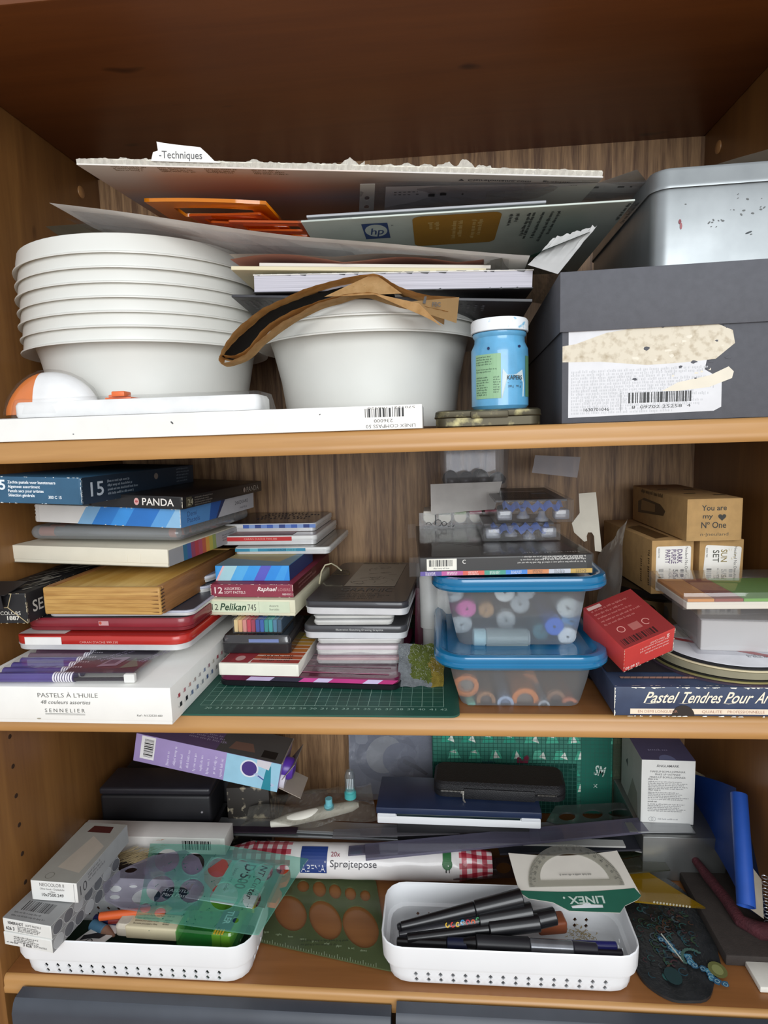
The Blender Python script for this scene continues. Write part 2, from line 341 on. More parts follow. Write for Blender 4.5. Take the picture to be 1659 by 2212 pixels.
for i, (x, y, z) in enumerate(((.0, .2828, .8611), (W, .2897, .8638))):
    b = B(); s = 1 if x == 0 else -1; lathe(b, [(.0001, .0022), (.0055, .0018), (.0072, .0008), (.0075, 0)], 20, mtx=Matrix.Translation((x, y, z)) @ Matrix.Rotation(s * PI / 2, 4, 'Y')); part('screw_cap', b, capm, case, True, world=True)
b = B()
for k in range(6): lathe(b, [(.0001, .0003), (.0024, .0003), (.0026, 0)], 10, mtx=Matrix.Translation((0, .0463 + .0005 * k, .0693 + .0331 * k)) @ Matrix.Rotation(PI / 2, 4, 'Y'))
part('shelf_pin_holes', b, M('#3a2412', .8), case, world=True, kind='stuff')
GREY = M('#3f444d', .42, .1, 25); paintm = M('#c9d2d4', .6)
for x0, x1, zt in ((.0225, .3985, -.0075), (.4035, W, -.003)):
    b = B(); P = [(-.0015, zt), (-.013, zt - .0005), (-.0165, zt - .0035), (-.020, zt - .012), (-.0205, zt - .58), (-.0015, zt - .58)]
    loft(b, [[(x, p[0], p[1]) for p in P] for x in (x0, x1)]); dr = part('door', b, GREY, case, True, world=True, label='dark grey cupboard door' + (' with dried paint spots' if x0 > .3 else ''))
    pr = Pr(); rnd = random.Random(int(x0 * 1000)); F = lambda u, v, l: dr.parent.matrix_world.inverted() @ V((u, -.0206 - l, v))
    for _ in range(7 if x0 < .3 else 12):
        u = rnd.uniform(x0 + .02, x1 - .02); v = zt - rnd.uniform(.016, .05); s = rnd.uniform(.0006, .0018); pr.ell(F, u, v, s * .7, s * 1.3, '#b9c4c4', 8, rnd.uniform(-1, 1))
    if x0 > .3: pr.poly(F, [(.505, zt - .014), (.522, zt - .014), (.523, zt - .035), (.520, zt - .052), (.510, zt - .04), (.506, zt - .05)], '#7d93a8'); pr.ell(F, .45, zt - .022, .002, .004, '#9fb4ae', 9)
    p = pr.build('paint_spots', dr); p.matrix_parent_inverse = Matrix()
# ================================================================ top shelf
def copy_tree(o, loc=None, label=None, parent=None):
    c = o.copy(); COL.objects.link(c)
    if parent: c.parent = parent
    for ch in [q for q in bpy.data.objects if q.parent == o and q != c]: copy_tree(ch, parent=c)
    if loc is not None: c.location = loc
    if label: c['label'] = label
    return c
BOWL = M('#dcdcd6', .36, .035, 14, coat=.1)
def bowl_mesh(h=.108, R=.1235, rb=.099):
    b = B()
    out = [(.0001, 0), (rb - .004, 0), (rb, .0025), (rb + .0065, h * .5), (R - .0115, h - .022), (R - .0085, h - .0125), (R + .0035, h - .0182), (R + .0050, h - .0190), (R + .0052, h - .0178),
           (R + .0026, h - .0165), (R + .0015, h - .008), (R, h - .0006), (R - .001, h), (R - .0032, h), (R - .004, h - .001), (R - .009, h - .012), (R - .013, h - .022), (rb + .005, h * .5), (rb - .002, .004), (rb - .005, .0016), (.0001, .0016)]
    lathe(b, out, 72); return b
ordn = ['topmost', 'second from the top', 'third from the top', 'middle one', 'third from the bottom', 'second from the bottom', 'bottom one']
base = None
for k in range(7):
    z = SA + .0003 + .0131 * (6 - k); lab = f'white bowl, {ordn[k]} of the seven nested at the left'; dx = (0, .0008, -.0004, .0004, -.0002, .0006, 0)[k]
    if base is None:
        base = solo('plastic_bowl', bowl_mesh(), BOWL, lab, 'bowl', (.1345 + dx, .163, z), group='white plastic bowls nested in the left stack', smooth=True)
        pr = Pr(); rnd = random.Random(4)
    else: copy_tree(base, (.1345 + dx, .163, z), lab)
b2 = solo('plastic_bowl', bowl_mesh(.108, .1165, .0915), BOWL, 'white plastic bowl, lower of the two nested behind the blue jar', 'bowl', (.382, .168, SA + .0003), group='white plastic bowls nested in the middle stack', smooth=True)
copy_tree(b2, (.3825, .1675, SA + .0148), 'white plastic bowl, upper of the two nested behind the blue jar')
# long white compass box, printed upside down
mt, w = mbox((-40, 948), (913, 926), .001, SA + .0002)
cb = carton('compass_box', 'long flat white cardboard box printed upside down at the edge of the top shelf', 'box', mt, w, .058, .0203, M('#ecebe6', .5, .03)); F = faces(w, .058, .0203)['front']
pr = Pr(); uw = w - .0505; pr.rect(F, uw, .0005, w - .002, .0198, '#f6f3ec'); R = rotF(F, w - .004, .0195, PI)
pr.bars(F, uw + .002, .0105, .033, .0075, n=30, seed=3); pr.text(R, '5701221 106520', .002, .0005, .0018, '#222222', w=.040); pr.text(R, '236000', .021, .0108, .0026, '#222222', w=.016); pr.text(R, 'LINEX COMPASS 50', .002, .0152, .0028, '#222222', w=.042)
pr.ell(F, w * .45, .012, .0008, .0016, '#555555', 7, .8); pr.ell(F, w * .22, .005, .0008, .0006, '#777777', 7); pr.ell(F, w * .78, .0145, .0008, .0004, '#333333', 7, .5); pr.build('printed_label', cb)
# blister pack with white and orange glue roller
bl = thing('blister_pack', 'clear blister pack holding a white and orange glue roller on the compass box', 'blister pack', (.064, .004, SA + .0206), (0, 0, .03))
b = B(); rrl(b, .27, .056, .006, [(0, 0), (0, .0005)], ox=-.02, oy=-.002); part('card_base', b, clear('#e9e9ea', .25, .5, .08), bl)
b = B()
for s in (0,): rrl(b, .226, .045, .008, [(.001, .0007), (0, .003), (.0, .0115), (.002, .0145), (.004, .0148)], ox=.008, oy=.004)
part('white_tray', b, M('#f1f1f0', .3), bl, True)
b = B(); rrl(b, .236, .053, .01, [(0, .0006), (.002, .010), (.004, .0165), (.008, .018)], ox=.004, oy=0, cap0=False); part('blister', b, CLEAR, bl, True)
def halfdome(x0, x1, cx, L, d, h, mi, b, seg=22):
    rings = []
    n = 10
    for i in range(n + 1):
        x = x0 + (x1 - x0) * i / n; t = (x - cx) / L
        r = math.sqrt(max(0, 1 - t * t)); hh = h * (r if t > 0 else (r ** 1.0) * (1 - .35 * abs(t) ** 3)); dd = d * r
        rings.append([(x, .027 + dd * math.cos(PI * k / seg), .004 + hh * math.sin(PI * k / seg)) for k in range(seg + 1)])
    loft(b, rings, False, True, mi, closed=False)
b = B(); halfdome(.0265, .0775, .033, .0445, .022, .039, 0, b); part('roller_body', b, M('#f0f0f0', .3), bl, True)
b = B(); halfdome(-.0115, .0265, .033, .0447, .022, .039, 0, b); part('roller_nose', b, M('#e07a30', .35), bl, True)
b = B(); halfdome(-.014, .0805, .033, .0478, .0245, .0415, 0, b); part('dome', b, CLEAR, bl, True)
b = B(); box(b, .092, .010, .0150, .116, .03, .0165, .0004); box(b, .100, .006, .0168, .112, .02, .0215, .001); box(b, .094, .012, .0165, .108, .026, .019, .001); part('orange_clip', b, M('#e2703a', .4), bl, True)
# blue jar, rusty tin
mt, w = mbox((941, 919), (1172, 916), .016, SA + .0002); rust = M('#4a4433', .42, .3, 90, col2='#a39a6e', metal=.5, thr=(.5, .72))
ft = thing('flat_tin', 'small flat tin with worn black and brassy paint under the blue jar', 'tin', mt)
b = B(); rrl(b, w, .062, .010, [(.0015, 0), (.0004, .0010), (.0004, .0078), (.0015, .0082)]); part('tray', b, rust, ft, True)
b = B(); rrl(b, w + .001, .063, .011, [(.0, .0083), (-.0004, .0089), (.0, .0096), (.0006, .0134), (.003, .0146)], ox=-.0005, oy=-.0005); part('lid', b, rust, ft, True)
b = B(); box(b, .030, -.0028, .0072, .062, .0003, .0132, .0008); part('hinge', b, rust, ft, True)
jx = V((.5105, .047, SA + .0150)); jar = thing('paint_jar', 'glass jar filled with light blue paint and closed by a white lid', 'jar', jx)
JB = M('#5fa5cf', .3, .12, 60, coat=.5)
b = B(); lathe(b, [(.0001, 0), (.0225, 0), (.0252, .003), (.0252, .045), (.0250, .052), (.0222, .058), (.0220, .062), (.0235, .064), (.0235, .066), (.0222, .067), (.0001, .067)], 48); part('jar_body', b, JB, jar, True)
b = B(); lathe(b, [(.0240, .0665), (.0252, .067), (.0252, .0755), (.0240, .0775), (.0235, .0772), (.0001, .0768)], 56); part('jar_lid', b, M('#eef1f4', .45, .06, 120, col2='#8ac1e0', thr=(.6, .66)), jar, True)
pr = Pr()
def FJ(u, v, l): a = -PI / 2 + u / .0252; return V(((.0252 + l) * math.cos(a), (.0252 + l) * math.sin(a), v))
pr.l = .00035
pr.rect(FJ, -.026, .009, -.0015, .0468, '#8fb78f', nu=8); pr.poly(FJ, [(-.001, .009), (.0205, .010), (.021, .022), (.019, .033), (.012, .029), (.004, .0285), (0, .034)], '#c6d6da')
for i in range(4): pr.rect(FJ, .0235 + i * .002, .01, .0255 + i * .002, .045, '#5d8a68')
pr.text(FJ, 'KAPERS', .0035, .0245, .0035, '#3d4a50', w=.0150, bold=2); pr.rect(FJ, .004, .0215, .018, .0218, '#445'[:1] + '404a50'); pr.text(FJ, '200 g', .0045, .018, .0018, '#404a50', w=.005); pr.text(FJ, '90 g', .0120, .018, .0018, '#404a50', w=.005)
pr.fine(FJ, -.025, .0440, .0215, 4, .0021, '#2e4a38', seed=2); pr.fine(FJ, -.025, .0335, .0215, 2, .0021, '#2e4a38', seed=4); pr.fine(FJ, -.025, .0265, .013, 8, .0021, '#2e4a38', seed=3); pr.fine(FJ, -.008, .0265, .006, 7, .0021, '#2e4a38', seed=9)
pr.ell(FJ, -.012, .0515, .0012, .0014, '#1b2a55', 8); pr.ell(FJ, .0155, .0525, .0016, .0012, '#1b2a55', 8); pr.build('paper_label', jar)
# dark grey lidded box
GX = M('#53545a', .72, .06, 150, bump=.08); GL = M('#58595f', .72, .06, 150, bump=.08)
mt, w = mbox((1213, 918), (1659, 905), .012, SA + .0002, y2=.004); w = .212
gb = solo('document_box', box(B(), 0, 0, 0, w, .27, .110, .0008), GX, 'dark grey lidded cardboard box with torn white label', 'box', mt, smooth=True)
b = B(); box(b, -.0022, -.0022, .0745, w + .0022, .2722, .1225, .001); bmesh.ops.delete(b, geom=[f for f in b.faces if f.normal.z < -.9 and f.calc_center_median().z < .075], context='FACES'); part('box_lid', b, GL, gb, True)
F = faces(w, .27, .11)['front']; pr = Pr(); s = 1 / 2470.
def gp(px, py): return ((px - 1213) * s, (917 - py) * s + (px - 1213) * s * -.03)
pr.poly(F, [gp(1226, 905), gp(1226, 722), gp(1340, 722), gp(1420, 735), gp(1500, 760), gp(1490, 810), gp(1523, 830), gp(1524, 884), gp(1510, 892)], '#d5d5d8')
pr.fine(F, *gp(1232, 815), .115, 14, .0026, '#b9babd', xh=.0016, seed=8)
pr.poly(F, [gp(1214, 760), gp(1240, 756), gp(1300, 735), gp(1345, 728), gp(1398, 718), gp(1440, 722), gp(1500, 717), gp(1540, 735), gp(1545, 760), gp(1510, 790), gp(1450, 796), gp(1380, 800), gp(1290, 792), gp(1214, 792)], M('#d9d0bd', .8, .1, 160, col2='#a8987e', thr=(.48, .8)))
pr.poly(F, [gp(1410, 852), gp(1440, 835), gp(1500, 822), gp(1535, 805), gp(1545, 815), gp(1542, 828), gp(1500, 845), gp(1440, 852)], '#ddd5c3')
rnd = random.Random(6)
for _ in range(26):
    px, py = rnd.uniform(1340, 1540), rnd.uniform(716, 830); q = rnd.uniform(.0008, .0028); u, v = gp(px, py); pr.poly(F, [(u + q * rnd.uniform(.5, 1.4) * math.cos(a), v + .6 * q * rnd.uniform(.5, 1.4) * math.sin(a)) for a in (k * PI / 4 for k in range(8))], '#ded6c4' if rnd.random() < .45 else GX)
pr.bars(F, *gp(1345, 876), .050, .0085, n=38, seed=5); pr.text(F, '8  09702 25258  4', *gp(1352, 887), .0024, '#222222', w=.046); pr.text(F, '1630701046', *gp(1257, 892), .0026, '#222222', w=.0205)
pr.rect(F, *gp(1330, 892), gp(1330.7, 892)[0], gp(1330, 855)[1], '#666666'); pr.build('torn_label', gb)
# brushed metal tin on the grey box
mt, w = mbox((1410, 598), (1659, 590), .034, SA + .1232); mt = mt @ Matrix.Rotation(-.02, 4, 'Z')
MET = M('#a3a8aa', .42, .05, 30, metal=.7, col2='#94999b'); mtn = thing('metal_tin', 'large brushed silver tin box with rounded corners and hinged lid', 'tin', mt)
TW, TD, TH = .158, .225, .081
b = B(); rrl(b, TW, TD, .014, [(.0015, 0), (.0, .0015), (0, TH - .002), (.001, TH)], 8); bd = part('tin_body', b, MET, mtn, True)
b = B(); rrl(b, TW + .003, TD + .003, .0155, [(.0014, TH - .0135), (-.0004, TH - .0145), (-.0006, TH - .0125), (.0002, TH - .0110), (.0002, TH - .001), (.0012, TH + .0012), (.003, TH + .002)], 8, ox=-.0015, oy=-.0015, cap0=False); part('tin_lid', b, MET, mtn, True)
pr = Pr(); F = faces(TW, TD, TH)['front']; rnd = random.Random(12)
for _ in range(34):
    u, v = rnd.gauss(.06, .03), rnd.gauss(.045, .013); q = rnd.uniform(.0002, .0007)
    if .02 < u < .15 and .01 < v < .06: pr.ell(F, u, v, q * 2, q, '#5c5f5e', 7, rnd.uniform(-1, 1))
pr.ell(F, .0205, .040, .0012, .002, '#7a2f38', 7); pr.ell(F, .0215, .0365, .001, .0028, '#99555a', 7); pr.ell(F, .075, .028, .0028, .0007, '#2d3337', 7, .3); pr.build('scratches', mtn)
sheet('paper_sheet', 'grey paper sheet curling up from the lid of the silver tin', 'paper', [at(1468, 388, y=.09), V((W - .003, .02, .765)), V((W - .003, .28, .77)), V((.67, .29, .7455))], M('#b5aa9b', .7), th=.0007, wob=.002, fn=lambda u, v: V((0, 0, .004 * math.sin(u * PI) * (1 - v))))
# ---- paper and pads heaped on the bowls
def flatbox(name, label, cat, FL, FR, depth, th, mat, dz=0.0, group=None, dx=0.0, mats=None):
    """slab whose lower front edge runs FL to FR; dz = rise of the rear edge"""
    FL, FR = V(FL), V(FR); m = axes(FL, FR - FL) ; w = (FR - FL).length; yv = (V((dx, depth, dz))).normalized(); x = (FR - FL).normalized(); z = x.cross(yv).normalized(); y = z.cross(x)
    m = Matrix.Translation(FL) @ Matrix((x, y, z)).transposed().to_4x4(); o = solo(name, box(B(), 0, 0, 0, w, depth, th, .0003, 1), mat, label, cat, m, group=group); return o, w
# torn-edged drawing pad
FL, FR = at(165, 356, y=.03), at(1303, 384, y=.045); cov = _cov = None
def gradient_cover():
    m, N, L = _new('printed_cover'); out = N.new('ShaderNodeOutputMaterial'); p = N.new('ShaderNodeBsdfPrincipled'); L.new(p.outputs[0], out.inputs[0]); tc = N.new('ShaderNodeTexCoord'); sp = N.new('ShaderNodeSeparateXYZ'); L.new(tc.outputs['Object'], sp.inputs[0])
    g = N.new('ShaderNodeTexGradient'); mp = N.new('ShaderNodeMapping'); mp.inputs['Scale'].default_value = (1.0, 7.0, 1); L.new(tc.outputs['Object'], mp.inputs[0]); g.gradient_type = 'DIAGONAL'; L.new(mp.outputs[0], g.inputs[0])
    r = N.new('ShaderNodeValToRGB'); L.new(g.outputs[0], r.inputs[0]); E = r.color_ramp.elements; E[0].position = .0; E[0].color = hx('#ece9e4'); E[1].position = .62; E[1].color = hx('#b3663e')
    for q, c in ((.14, '#dcc9bc'), (.26, '#cfa48c'), (.38, '#a39aa6'), (.5, '#a87a68')): e = E.new(q); e.color = hx(c)
    m2 = N.new('ShaderNodeMapRange'); m2.inputs['From Min'].default_value = .24; m2.inputs['From Max'].default_value = .30; L.new(sp.outputs[0], m2.inputs[0]); mx = N.new('ShaderNodeMix'); mx.data_type = 'RGBA'; L.new(m2.outputs[0], mx.inputs[0]); L.new(r.outputs[0], mx.inputs[6]); mx.inputs[7].default_value = hx('#d6d3cf')
    L.new(mx.outputs[2], p.inputs['Base Color']); p.inputs['Roughness'].default_value = .35; return m
pad, w = flatbox('drawing_pad', 'large drawing pad with torn upper edge and orange tinted cover, topmost of the papers', 'drawing pad', FL, FR, .27, .0012, gradient_cover(), dz=.022)
b = B(); box(b, .012, .0005, .0013, w - .001, .268, .0058, .0004, 1); part('page_block', b, M('#e6e2d4', .8, .05, 20, stretch=(.3, 1, 60)), pad)
def torn_edge(b, w, y0, zb, seed, amp, thick=.0006, step=.0016, base=.0015, x0=0):
    rnd = random.Random(seed); n = int(w / step); vs = []
    for k in range(n + 1):
        x = x0 + k * step; t = base + amp * abs(mnoise.noise(V((x * 60, seed, 0)))) + amp * .35 * abs(mnoise.noise(V((x * 420, seed, 3)))) ; vs.append((x, t))
    for (xa, ta), (xb, tb) in zip(vs, vs[1:]):
        q = [b.verts.new(p) for p in ((xa, y0, zb), (xb, y0, zb), (xb, y0 - tb * .25 + .0006 * math.sin(xb * 900), zb + tb), (xa, y0 - ta * .25 + .0006 * math.sin(xa * 900), zb + ta))]; b.faces.new(q)
    return b
b = B(); torn_edge(b, w, .0006, .001, 3, .003, base=.0035); torn_edge(b, w * .86, .003, .004, 5, .004, x0=.02); torn_edge(b, .055, .002, .004, 8, .009, x0=.31); torn_edge(b, .04, .002, .004, 9, .008, x0=.215); torn_edge(b, .03, .002, .004, 4, .006, x0=.05)
bmesh.ops.solidify(b, geom=b.faces[:], thickness=.0005); part('torn_edge', b, M('#eeebe3', .85, .06, 300), pad, kind='stuff')
b = B(); pts = [(.068, .001), (.070, .008), (.0745, .0095), (.0735, .0165), (.080, .0155), (.090, .0145), (.103, .0135), (.112, .0128), (.118, .008), (.124, .0025), (.130, .0008)]
b = plate(pts, th=.0005, mtx=Matrix.Translation((0, -.0012, .003)) @ Matrix.Rotation(PI / 2, 4, 'X')); tb = part('torn_scrap', b, M('#f1f0ec', .8), pad)
pr = Pr(); F = lambda u, v, l: V((u, -.0015 - l, v + .003)); pr.text(F, '-Techniques', .0755, .0035, .0060, '#55565a', w=.038); pr.build('printed_word', pad)
pr = Pr(); F = faces(w, .27, .006)['bottom']
for i in range(4): pr.fine(F, .03 + .042 * i, .010, .033, 3, .0045, '#8d7a5e', xh=.002, seed=i)
pr.text(rotF(F, .345, .012, 0), 'Clairefontaine.com', 0, 0, .0048, '#4b4b4f', w=.055, bold=1); pr.poly(F, [(.337, .0165), (.342, .0165), (.3395, .0115)], '#4b4b4f'); pr.text(F, 'graphic', .410, .012, .004, '#4b4b4f', w=.024, bold=1); pr.fine(F, .395, .020, .05, 1, .004, '#808080'); pr.build('cover_print', pad)
# folded clear sleeve with punched strip, hung below the pad
C = [at(778, 392, y=.050), at(1425, 382, y=.048), at(1400, 440, y=.165), at(775, 470, y=.165)]
sl = sheet('plastic_sleeve', 'clear punched plastic sleeve with a white paper under the drawing pad', 'plastic sleeve', C, FILM, th=.0003, wob=.003, fn=lambda u, v: V((0, 0, -.002)))
Fs = sheetF(C, .0016)
hs = [(.5, .22 + .0), (.5, .52), (.5, .82)]
b = B(); F2 = lambda u, v: Fs(u * .052 + .0, v, .0006); g = []
holes_uv = [ell(.5, y, .17, .055, 12) for y in (.35, .6, .88)]
m_ = plate([(0, 0), (1, 0), (1, 1), (0, 1)], holes_uv, .0001)
for v_ in m_.verts: v_.co = F2(v_.co.x, v_.co.y) + V((0, 0, v_.co.z))
part('punched_strip', m_, M('#dcdad4', .6), sl)
pr = Pr(); pr.rect(Fs, .09, .08, .97, .9, M('#cfccd0', .5, .05)); pr.fine(lambda u, v, l: Fs(u, 1 - v, l), .12, .76, .12, 2, .07, '#77777c', xh=.02, seed=2); pr.fine(lambda u, v, l: Fs(u, v, l), .24, .30, .13, 1, .1, '#2d2d30', xh=.05, ragged=0, seed=4); pr.ring(Fs, .28, .78, .050, .053, '#66666c'); pr.fine(lambda u, v, l: Fs(u, v, l), .75, .2, .2, 1, .1, '#66666c', xh=.05, seed=7); pr.build('inserted_paper', sl)
C = [at(1255, 408, y=.10), at(1376, 366, y=.07), at(1400, 395, y=.2), at(1290, 430, y=.2)]
sheet('paper_sheet', 'grey card corner poking up behind the silver tin', 'paper', C, M('#b9b2a6', .7), th=.0006)
# HP folder
FL, FR = at(650, 480, y=.052), at(1372, 434, y=.052)
hp, w = flatbox('paper_folder', 'grey green paper envelope with orange panel and round blue logo', 'folder', FL, FR, .22, .0016, M('#c6cfc6', .45, .04), dz=-.004)
F = faces(w, .22, .002)['bottom']; pr = Pr(); u0 = .053
pr.rect(F, u0, .014, u0 + .024, .055, '#1f3f78'); pr.ell(F, u0 + .012, .033, .0105, .016, '#c3cdc6', 24); G = rotF(F, u0 + .0055, .043, 0, 1); pr.text(lambda u, v, l: F(u, .043 - v, l), 'hp', u0 + .012, .0, .017, '#1f3f78', w=.0125, al='c', shear=.15, bold=1); pr.text(lambda u, v, l: F(u, v, l), 'invent', u0 + .029, .02, .003, '#2b2b2b', w=.003, rot=PI / 2)
pr.poly(F, rrect(.100, .004, .180, .085, .008, 4), '#a97a1c')
for k, (u, L) in enumerate(((.118, .02), (.124, .02), (.140, .05), (.146, .045), (.158, .05), (.164, .042))): pr.fine(rotF(F, u, .02, PI / 2), 0, 0, L, 1, .01, '#d3b878', xh=.0028, seed=k, ragged=0)
for k, u in enumerate((.190, .196, .206, .210, .218, .226, .232, .290, .297)): pr.fine(rotF(F, u, .012 if k < 7 else .004, PI / 2), 0, 0, (.03, .02, .06, .07, .07, .08, .06, .04, .05)[k], 1, .01, '#35393a', xh=.0022, seed=k + 10, ragged=0)
pr.build('folder_print', hp)
o, w = flatbox('magazine', 'thin blue edged booklet lying in the grey green envelope stack', 'booklet', at(662, 470, y=.058), at(1180, 438, y=.058), .2, .0022, M('#d3d3d3', .4, .1, 8, col2='#2c3c55', stretch=(.2, 1, 200)), dz=-.004)
sheet('plastic_sleeve', 'narrow clear sleeve corner at the left end of the grey green envelope', 'plastic sleeve', [at(640, 476, y=.05), at(760, 470, y=.05), at(790, 520, y=.15), at(668, 500, y=.12)], FILM, th=.0005)
# orange transparent stencil
OR = clear('#ffb347', .85, .6, .05, '#ff9a14')
mt = axes(at(307, 429, y=.045), at(618, 436, y=.045) - at(307, 429, y=.045)); mt = mt @ Matrix.Rotation(.06, 4, 'X')
def bow(x0, x1, y0, y1, s=.006, n=12): return [(x0 + (x1 - x0) * k / n, y0 - s * math.sin(PI * k / n)) for k in range(n + 1)] + [(x1 - (x1 - x0) * k / n + .0, y1 - s * math.sin(PI * (n - k) / n)) for k in range(n + 1)]
sg = thing('drawing_stencil', 'orange transparent plastic lettering stencil stuck between the papers', 'stencil', mt)
b = plate(bow(0, .113, .004, .095, .004), [bow(.020, .095, .022, .05, .003)], .0030); part('stencil_plate', b, OR, sg)
for k, (x, y, z, r) in enumerate(((.03, .03, -.005, -.15), (.05, .035, -.009, .12), (.072, .02, -.012, -.05))):
    b = plate(rrect(0, 0, .075, .08, .003), [rrect(.01, .012, .065, .03, .002), rrect(.01, .04, .065, .05, .002)], .0018, mtx=Matrix.Translation((x, y, z)) @ Matrix.Rotation(r, 4, 'Z')); part('stencil_arm', b, clear('#f58a30', .75, .6, .05, '#ea6a10'), sg)
# white portfolio sheets sagging over the bowls
PWM = M('#f4f2ee', .6, .05); crs = [at(106, 438, y=.03), at(1145, 552, y=.03), V((.545, .29, .683)), V((.10, .29, .765))]
sag = lambda u, v: V((0, 0, -.004 * math.sin(PI * u)))
wf = sheet('paper_folder', 'big white paper folder sloping down to the right over the nested bowls', 'folder', crs, PWM, th=.0018, wob=.002, nx=30, fn=sag)
for k, (lab, pts) in enumerate((('clear sleeve hanging just under the sloping white folder', [at(150, 455, y=.045), at(1100, 556, y=.04), V((.54, .27, .679)), V((.13, .27, .752))]),
    ('lower clear sleeve with a folded corner resting on the left bowls', [at(140, 470, y=.07), at(760, 545, y=.06), V((.42, .27, .692)), V((.14, .27, .742))]))):
    sheet('plastic_sleeve', lab, 'plastic sleeve', pts, FILM, th=.0004, wob=.003, nx=24, seed=k, fn=lambda u, v: V((0, 0, -.003 * math.sin(PI * u))))
sheet('paper_sheet', 'greenish paper corner sticking out above the left bowls', 'paper', [at(98, 489, y=.12), at(230, 480, y=.10), V((.13, .25, .745)), V((.05, .25, .75))], M('#b6b09c', .7), th=.0008)
sheet('card', 'dark green card with a cream edge under the sloping white folder', 'card', [at(1135, 556, y=.045), at(1275, 500, y=.045), at(1262, 520, y=.2), at(1130, 572, y=.2)], M('#1e5346', .5), th=.0012)
sheet('paper_sheet', 'white curled paper with a pen stroke beside the grey box lid', 'paper', [at(1140, 572, y=.034), at(1205, 592, y=.030), at(1290, 487, y=.050), at(1195, 514, y=.060)], M('#eeedeb', .7), th=.0005, nx=20, fn=lambda u, v: V((.0022 * mnoise.noise(V((u * 9, 1, v * 5))) * v, .006 * math.sin(PI * v), .003 * mnoise.noise(V((u * 14, 2, 0))) * v)))
sheet('plastic_sleeve', 'smoky plastic sleeve bulging under the curled white paper', 'plastic sleeve', [at(1045, 566, y=.04), at(1236, 590, y=.05), at(1200, 660, y=.18), at(1050, 640, y=.18)], clear('#8b8880', .18, .6, .1, '#a9a59b'), th=.0006, fn=lambda u, v: V((0, 0, .009 * math.sin(PI * u) * (1 - v))))
# paper stack
def pile(items):
    for nm, lab, cat, pl, pr_, y, th, col, dep in items: flatbox(nm, lab, cat, at(*pl, y=y), at(*pr_, y=y), dep, th, M(col, .75, .05, 30), dz=.003)
flatbox('paper_pack', 'cream drawing paper pack, lowest of the papers on the black-edged book', 'paper', at(499, 583, y=.042), at(1050, 588, y=.05), .2, .0034, M('#d9cfae', .75, .1, 20, stretch=(.3, 1, 90)), dz=.0)
flatbox('paper_pack', 'white drawing paper above the cream paper pack', 'paper', at(560, 575, y=.048), at(1060, 580, y=.05), .2, .003, M('#dcd6cc', .75, .1, 20, stretch=(.3, 1, 90)), dz=.0)
sheet('paper_sheet', 'pink creased paper, topmost on the cream paper pile', 'paper', [at(497, 560, y=.04), at(1045, 566, y=.05), V((.52, .24, .693)), V((.28, .24, .70))], M('#c99a8b', .7), th=.0008, wob=.003, nx=40, fn=lambda u, v: V((0, 0, .0035 * abs(math.sin(u * 7)))))
sheet('paper_sheet', 'white wavy paper lying on the pink creased paper', 'paper', [at(495, 554, y=.05), at(1040, 556, y=.055), V((.52, .24, .697)), V((.28, .24, .703))], M('#dbd5cb', .7), th=.0006, wob=.003, nx=40, seed=3, fn=lambda u, v: V((0, 0, .003 * abs(math.sin(u * 5 + 1)))))
# thick book
bk, w = flatbox('sketchbook', 'thick book with white page edges and black patterned covers', 'book', at(547, 633, y=.045), at(1152, 623, y=.045), .19, .0010, M('#26262a', .5), dz=.002)
b = B(); box(b, .001, .0006, .0011, w - .001, .188, .0150); part('page_block', b, M('#cfcdd6', .8, .12, 8, stretch=(.6, 1, 260), col2='#a6a4ae'), bk)
b = B(); box(b, 0, 0, .0151, w, .19, .0162, .0003, 1); part('cover', b, M('#e3e1dc', .6), bk)
pr = Pr(); F = lambda u, v, l: V((u, -l + .0004, v)); rnd = random.Random(3); u = .002
while u < w - .012:
    q = rnd.uniform(.003, .012); hgt = rnd.uniform(.0008, .0022); pr.poly(F, [(u, .0163), (u + q, .0163), (u + q * .8, .0163 - hgt), (u + q * .3, .0163 - hgt * .7)], '#1c1c20'); u += q * rnd.uniform(1.0, 1.7)
    if rnd.random() < .4: pr.poly(F, [(u, .0), (u + q * .6, 0), (u + q * .4, .0018)], '#1c1c20')
pr.build('pattern_print', bk)
mg, w = flatbox('magazine', 'black magazine under the thick white-paged book', 'magazine', at(500, 642, y=.05), at(1150, 652, y=.05), .20, .0026, M('#2b2b30', .4), dz=-.012)
F = faces(w, .2, .003)['bottom']; pr = Pr()
for k in range(34): pr.fine(rotF(F, .008 + k * .0068, .012, PI / 2), 0, 0, .03, 1, .01, '#6d6c72', xh=.0022, seed=k, ragged=.5)
pr.build('cover_print', mg)
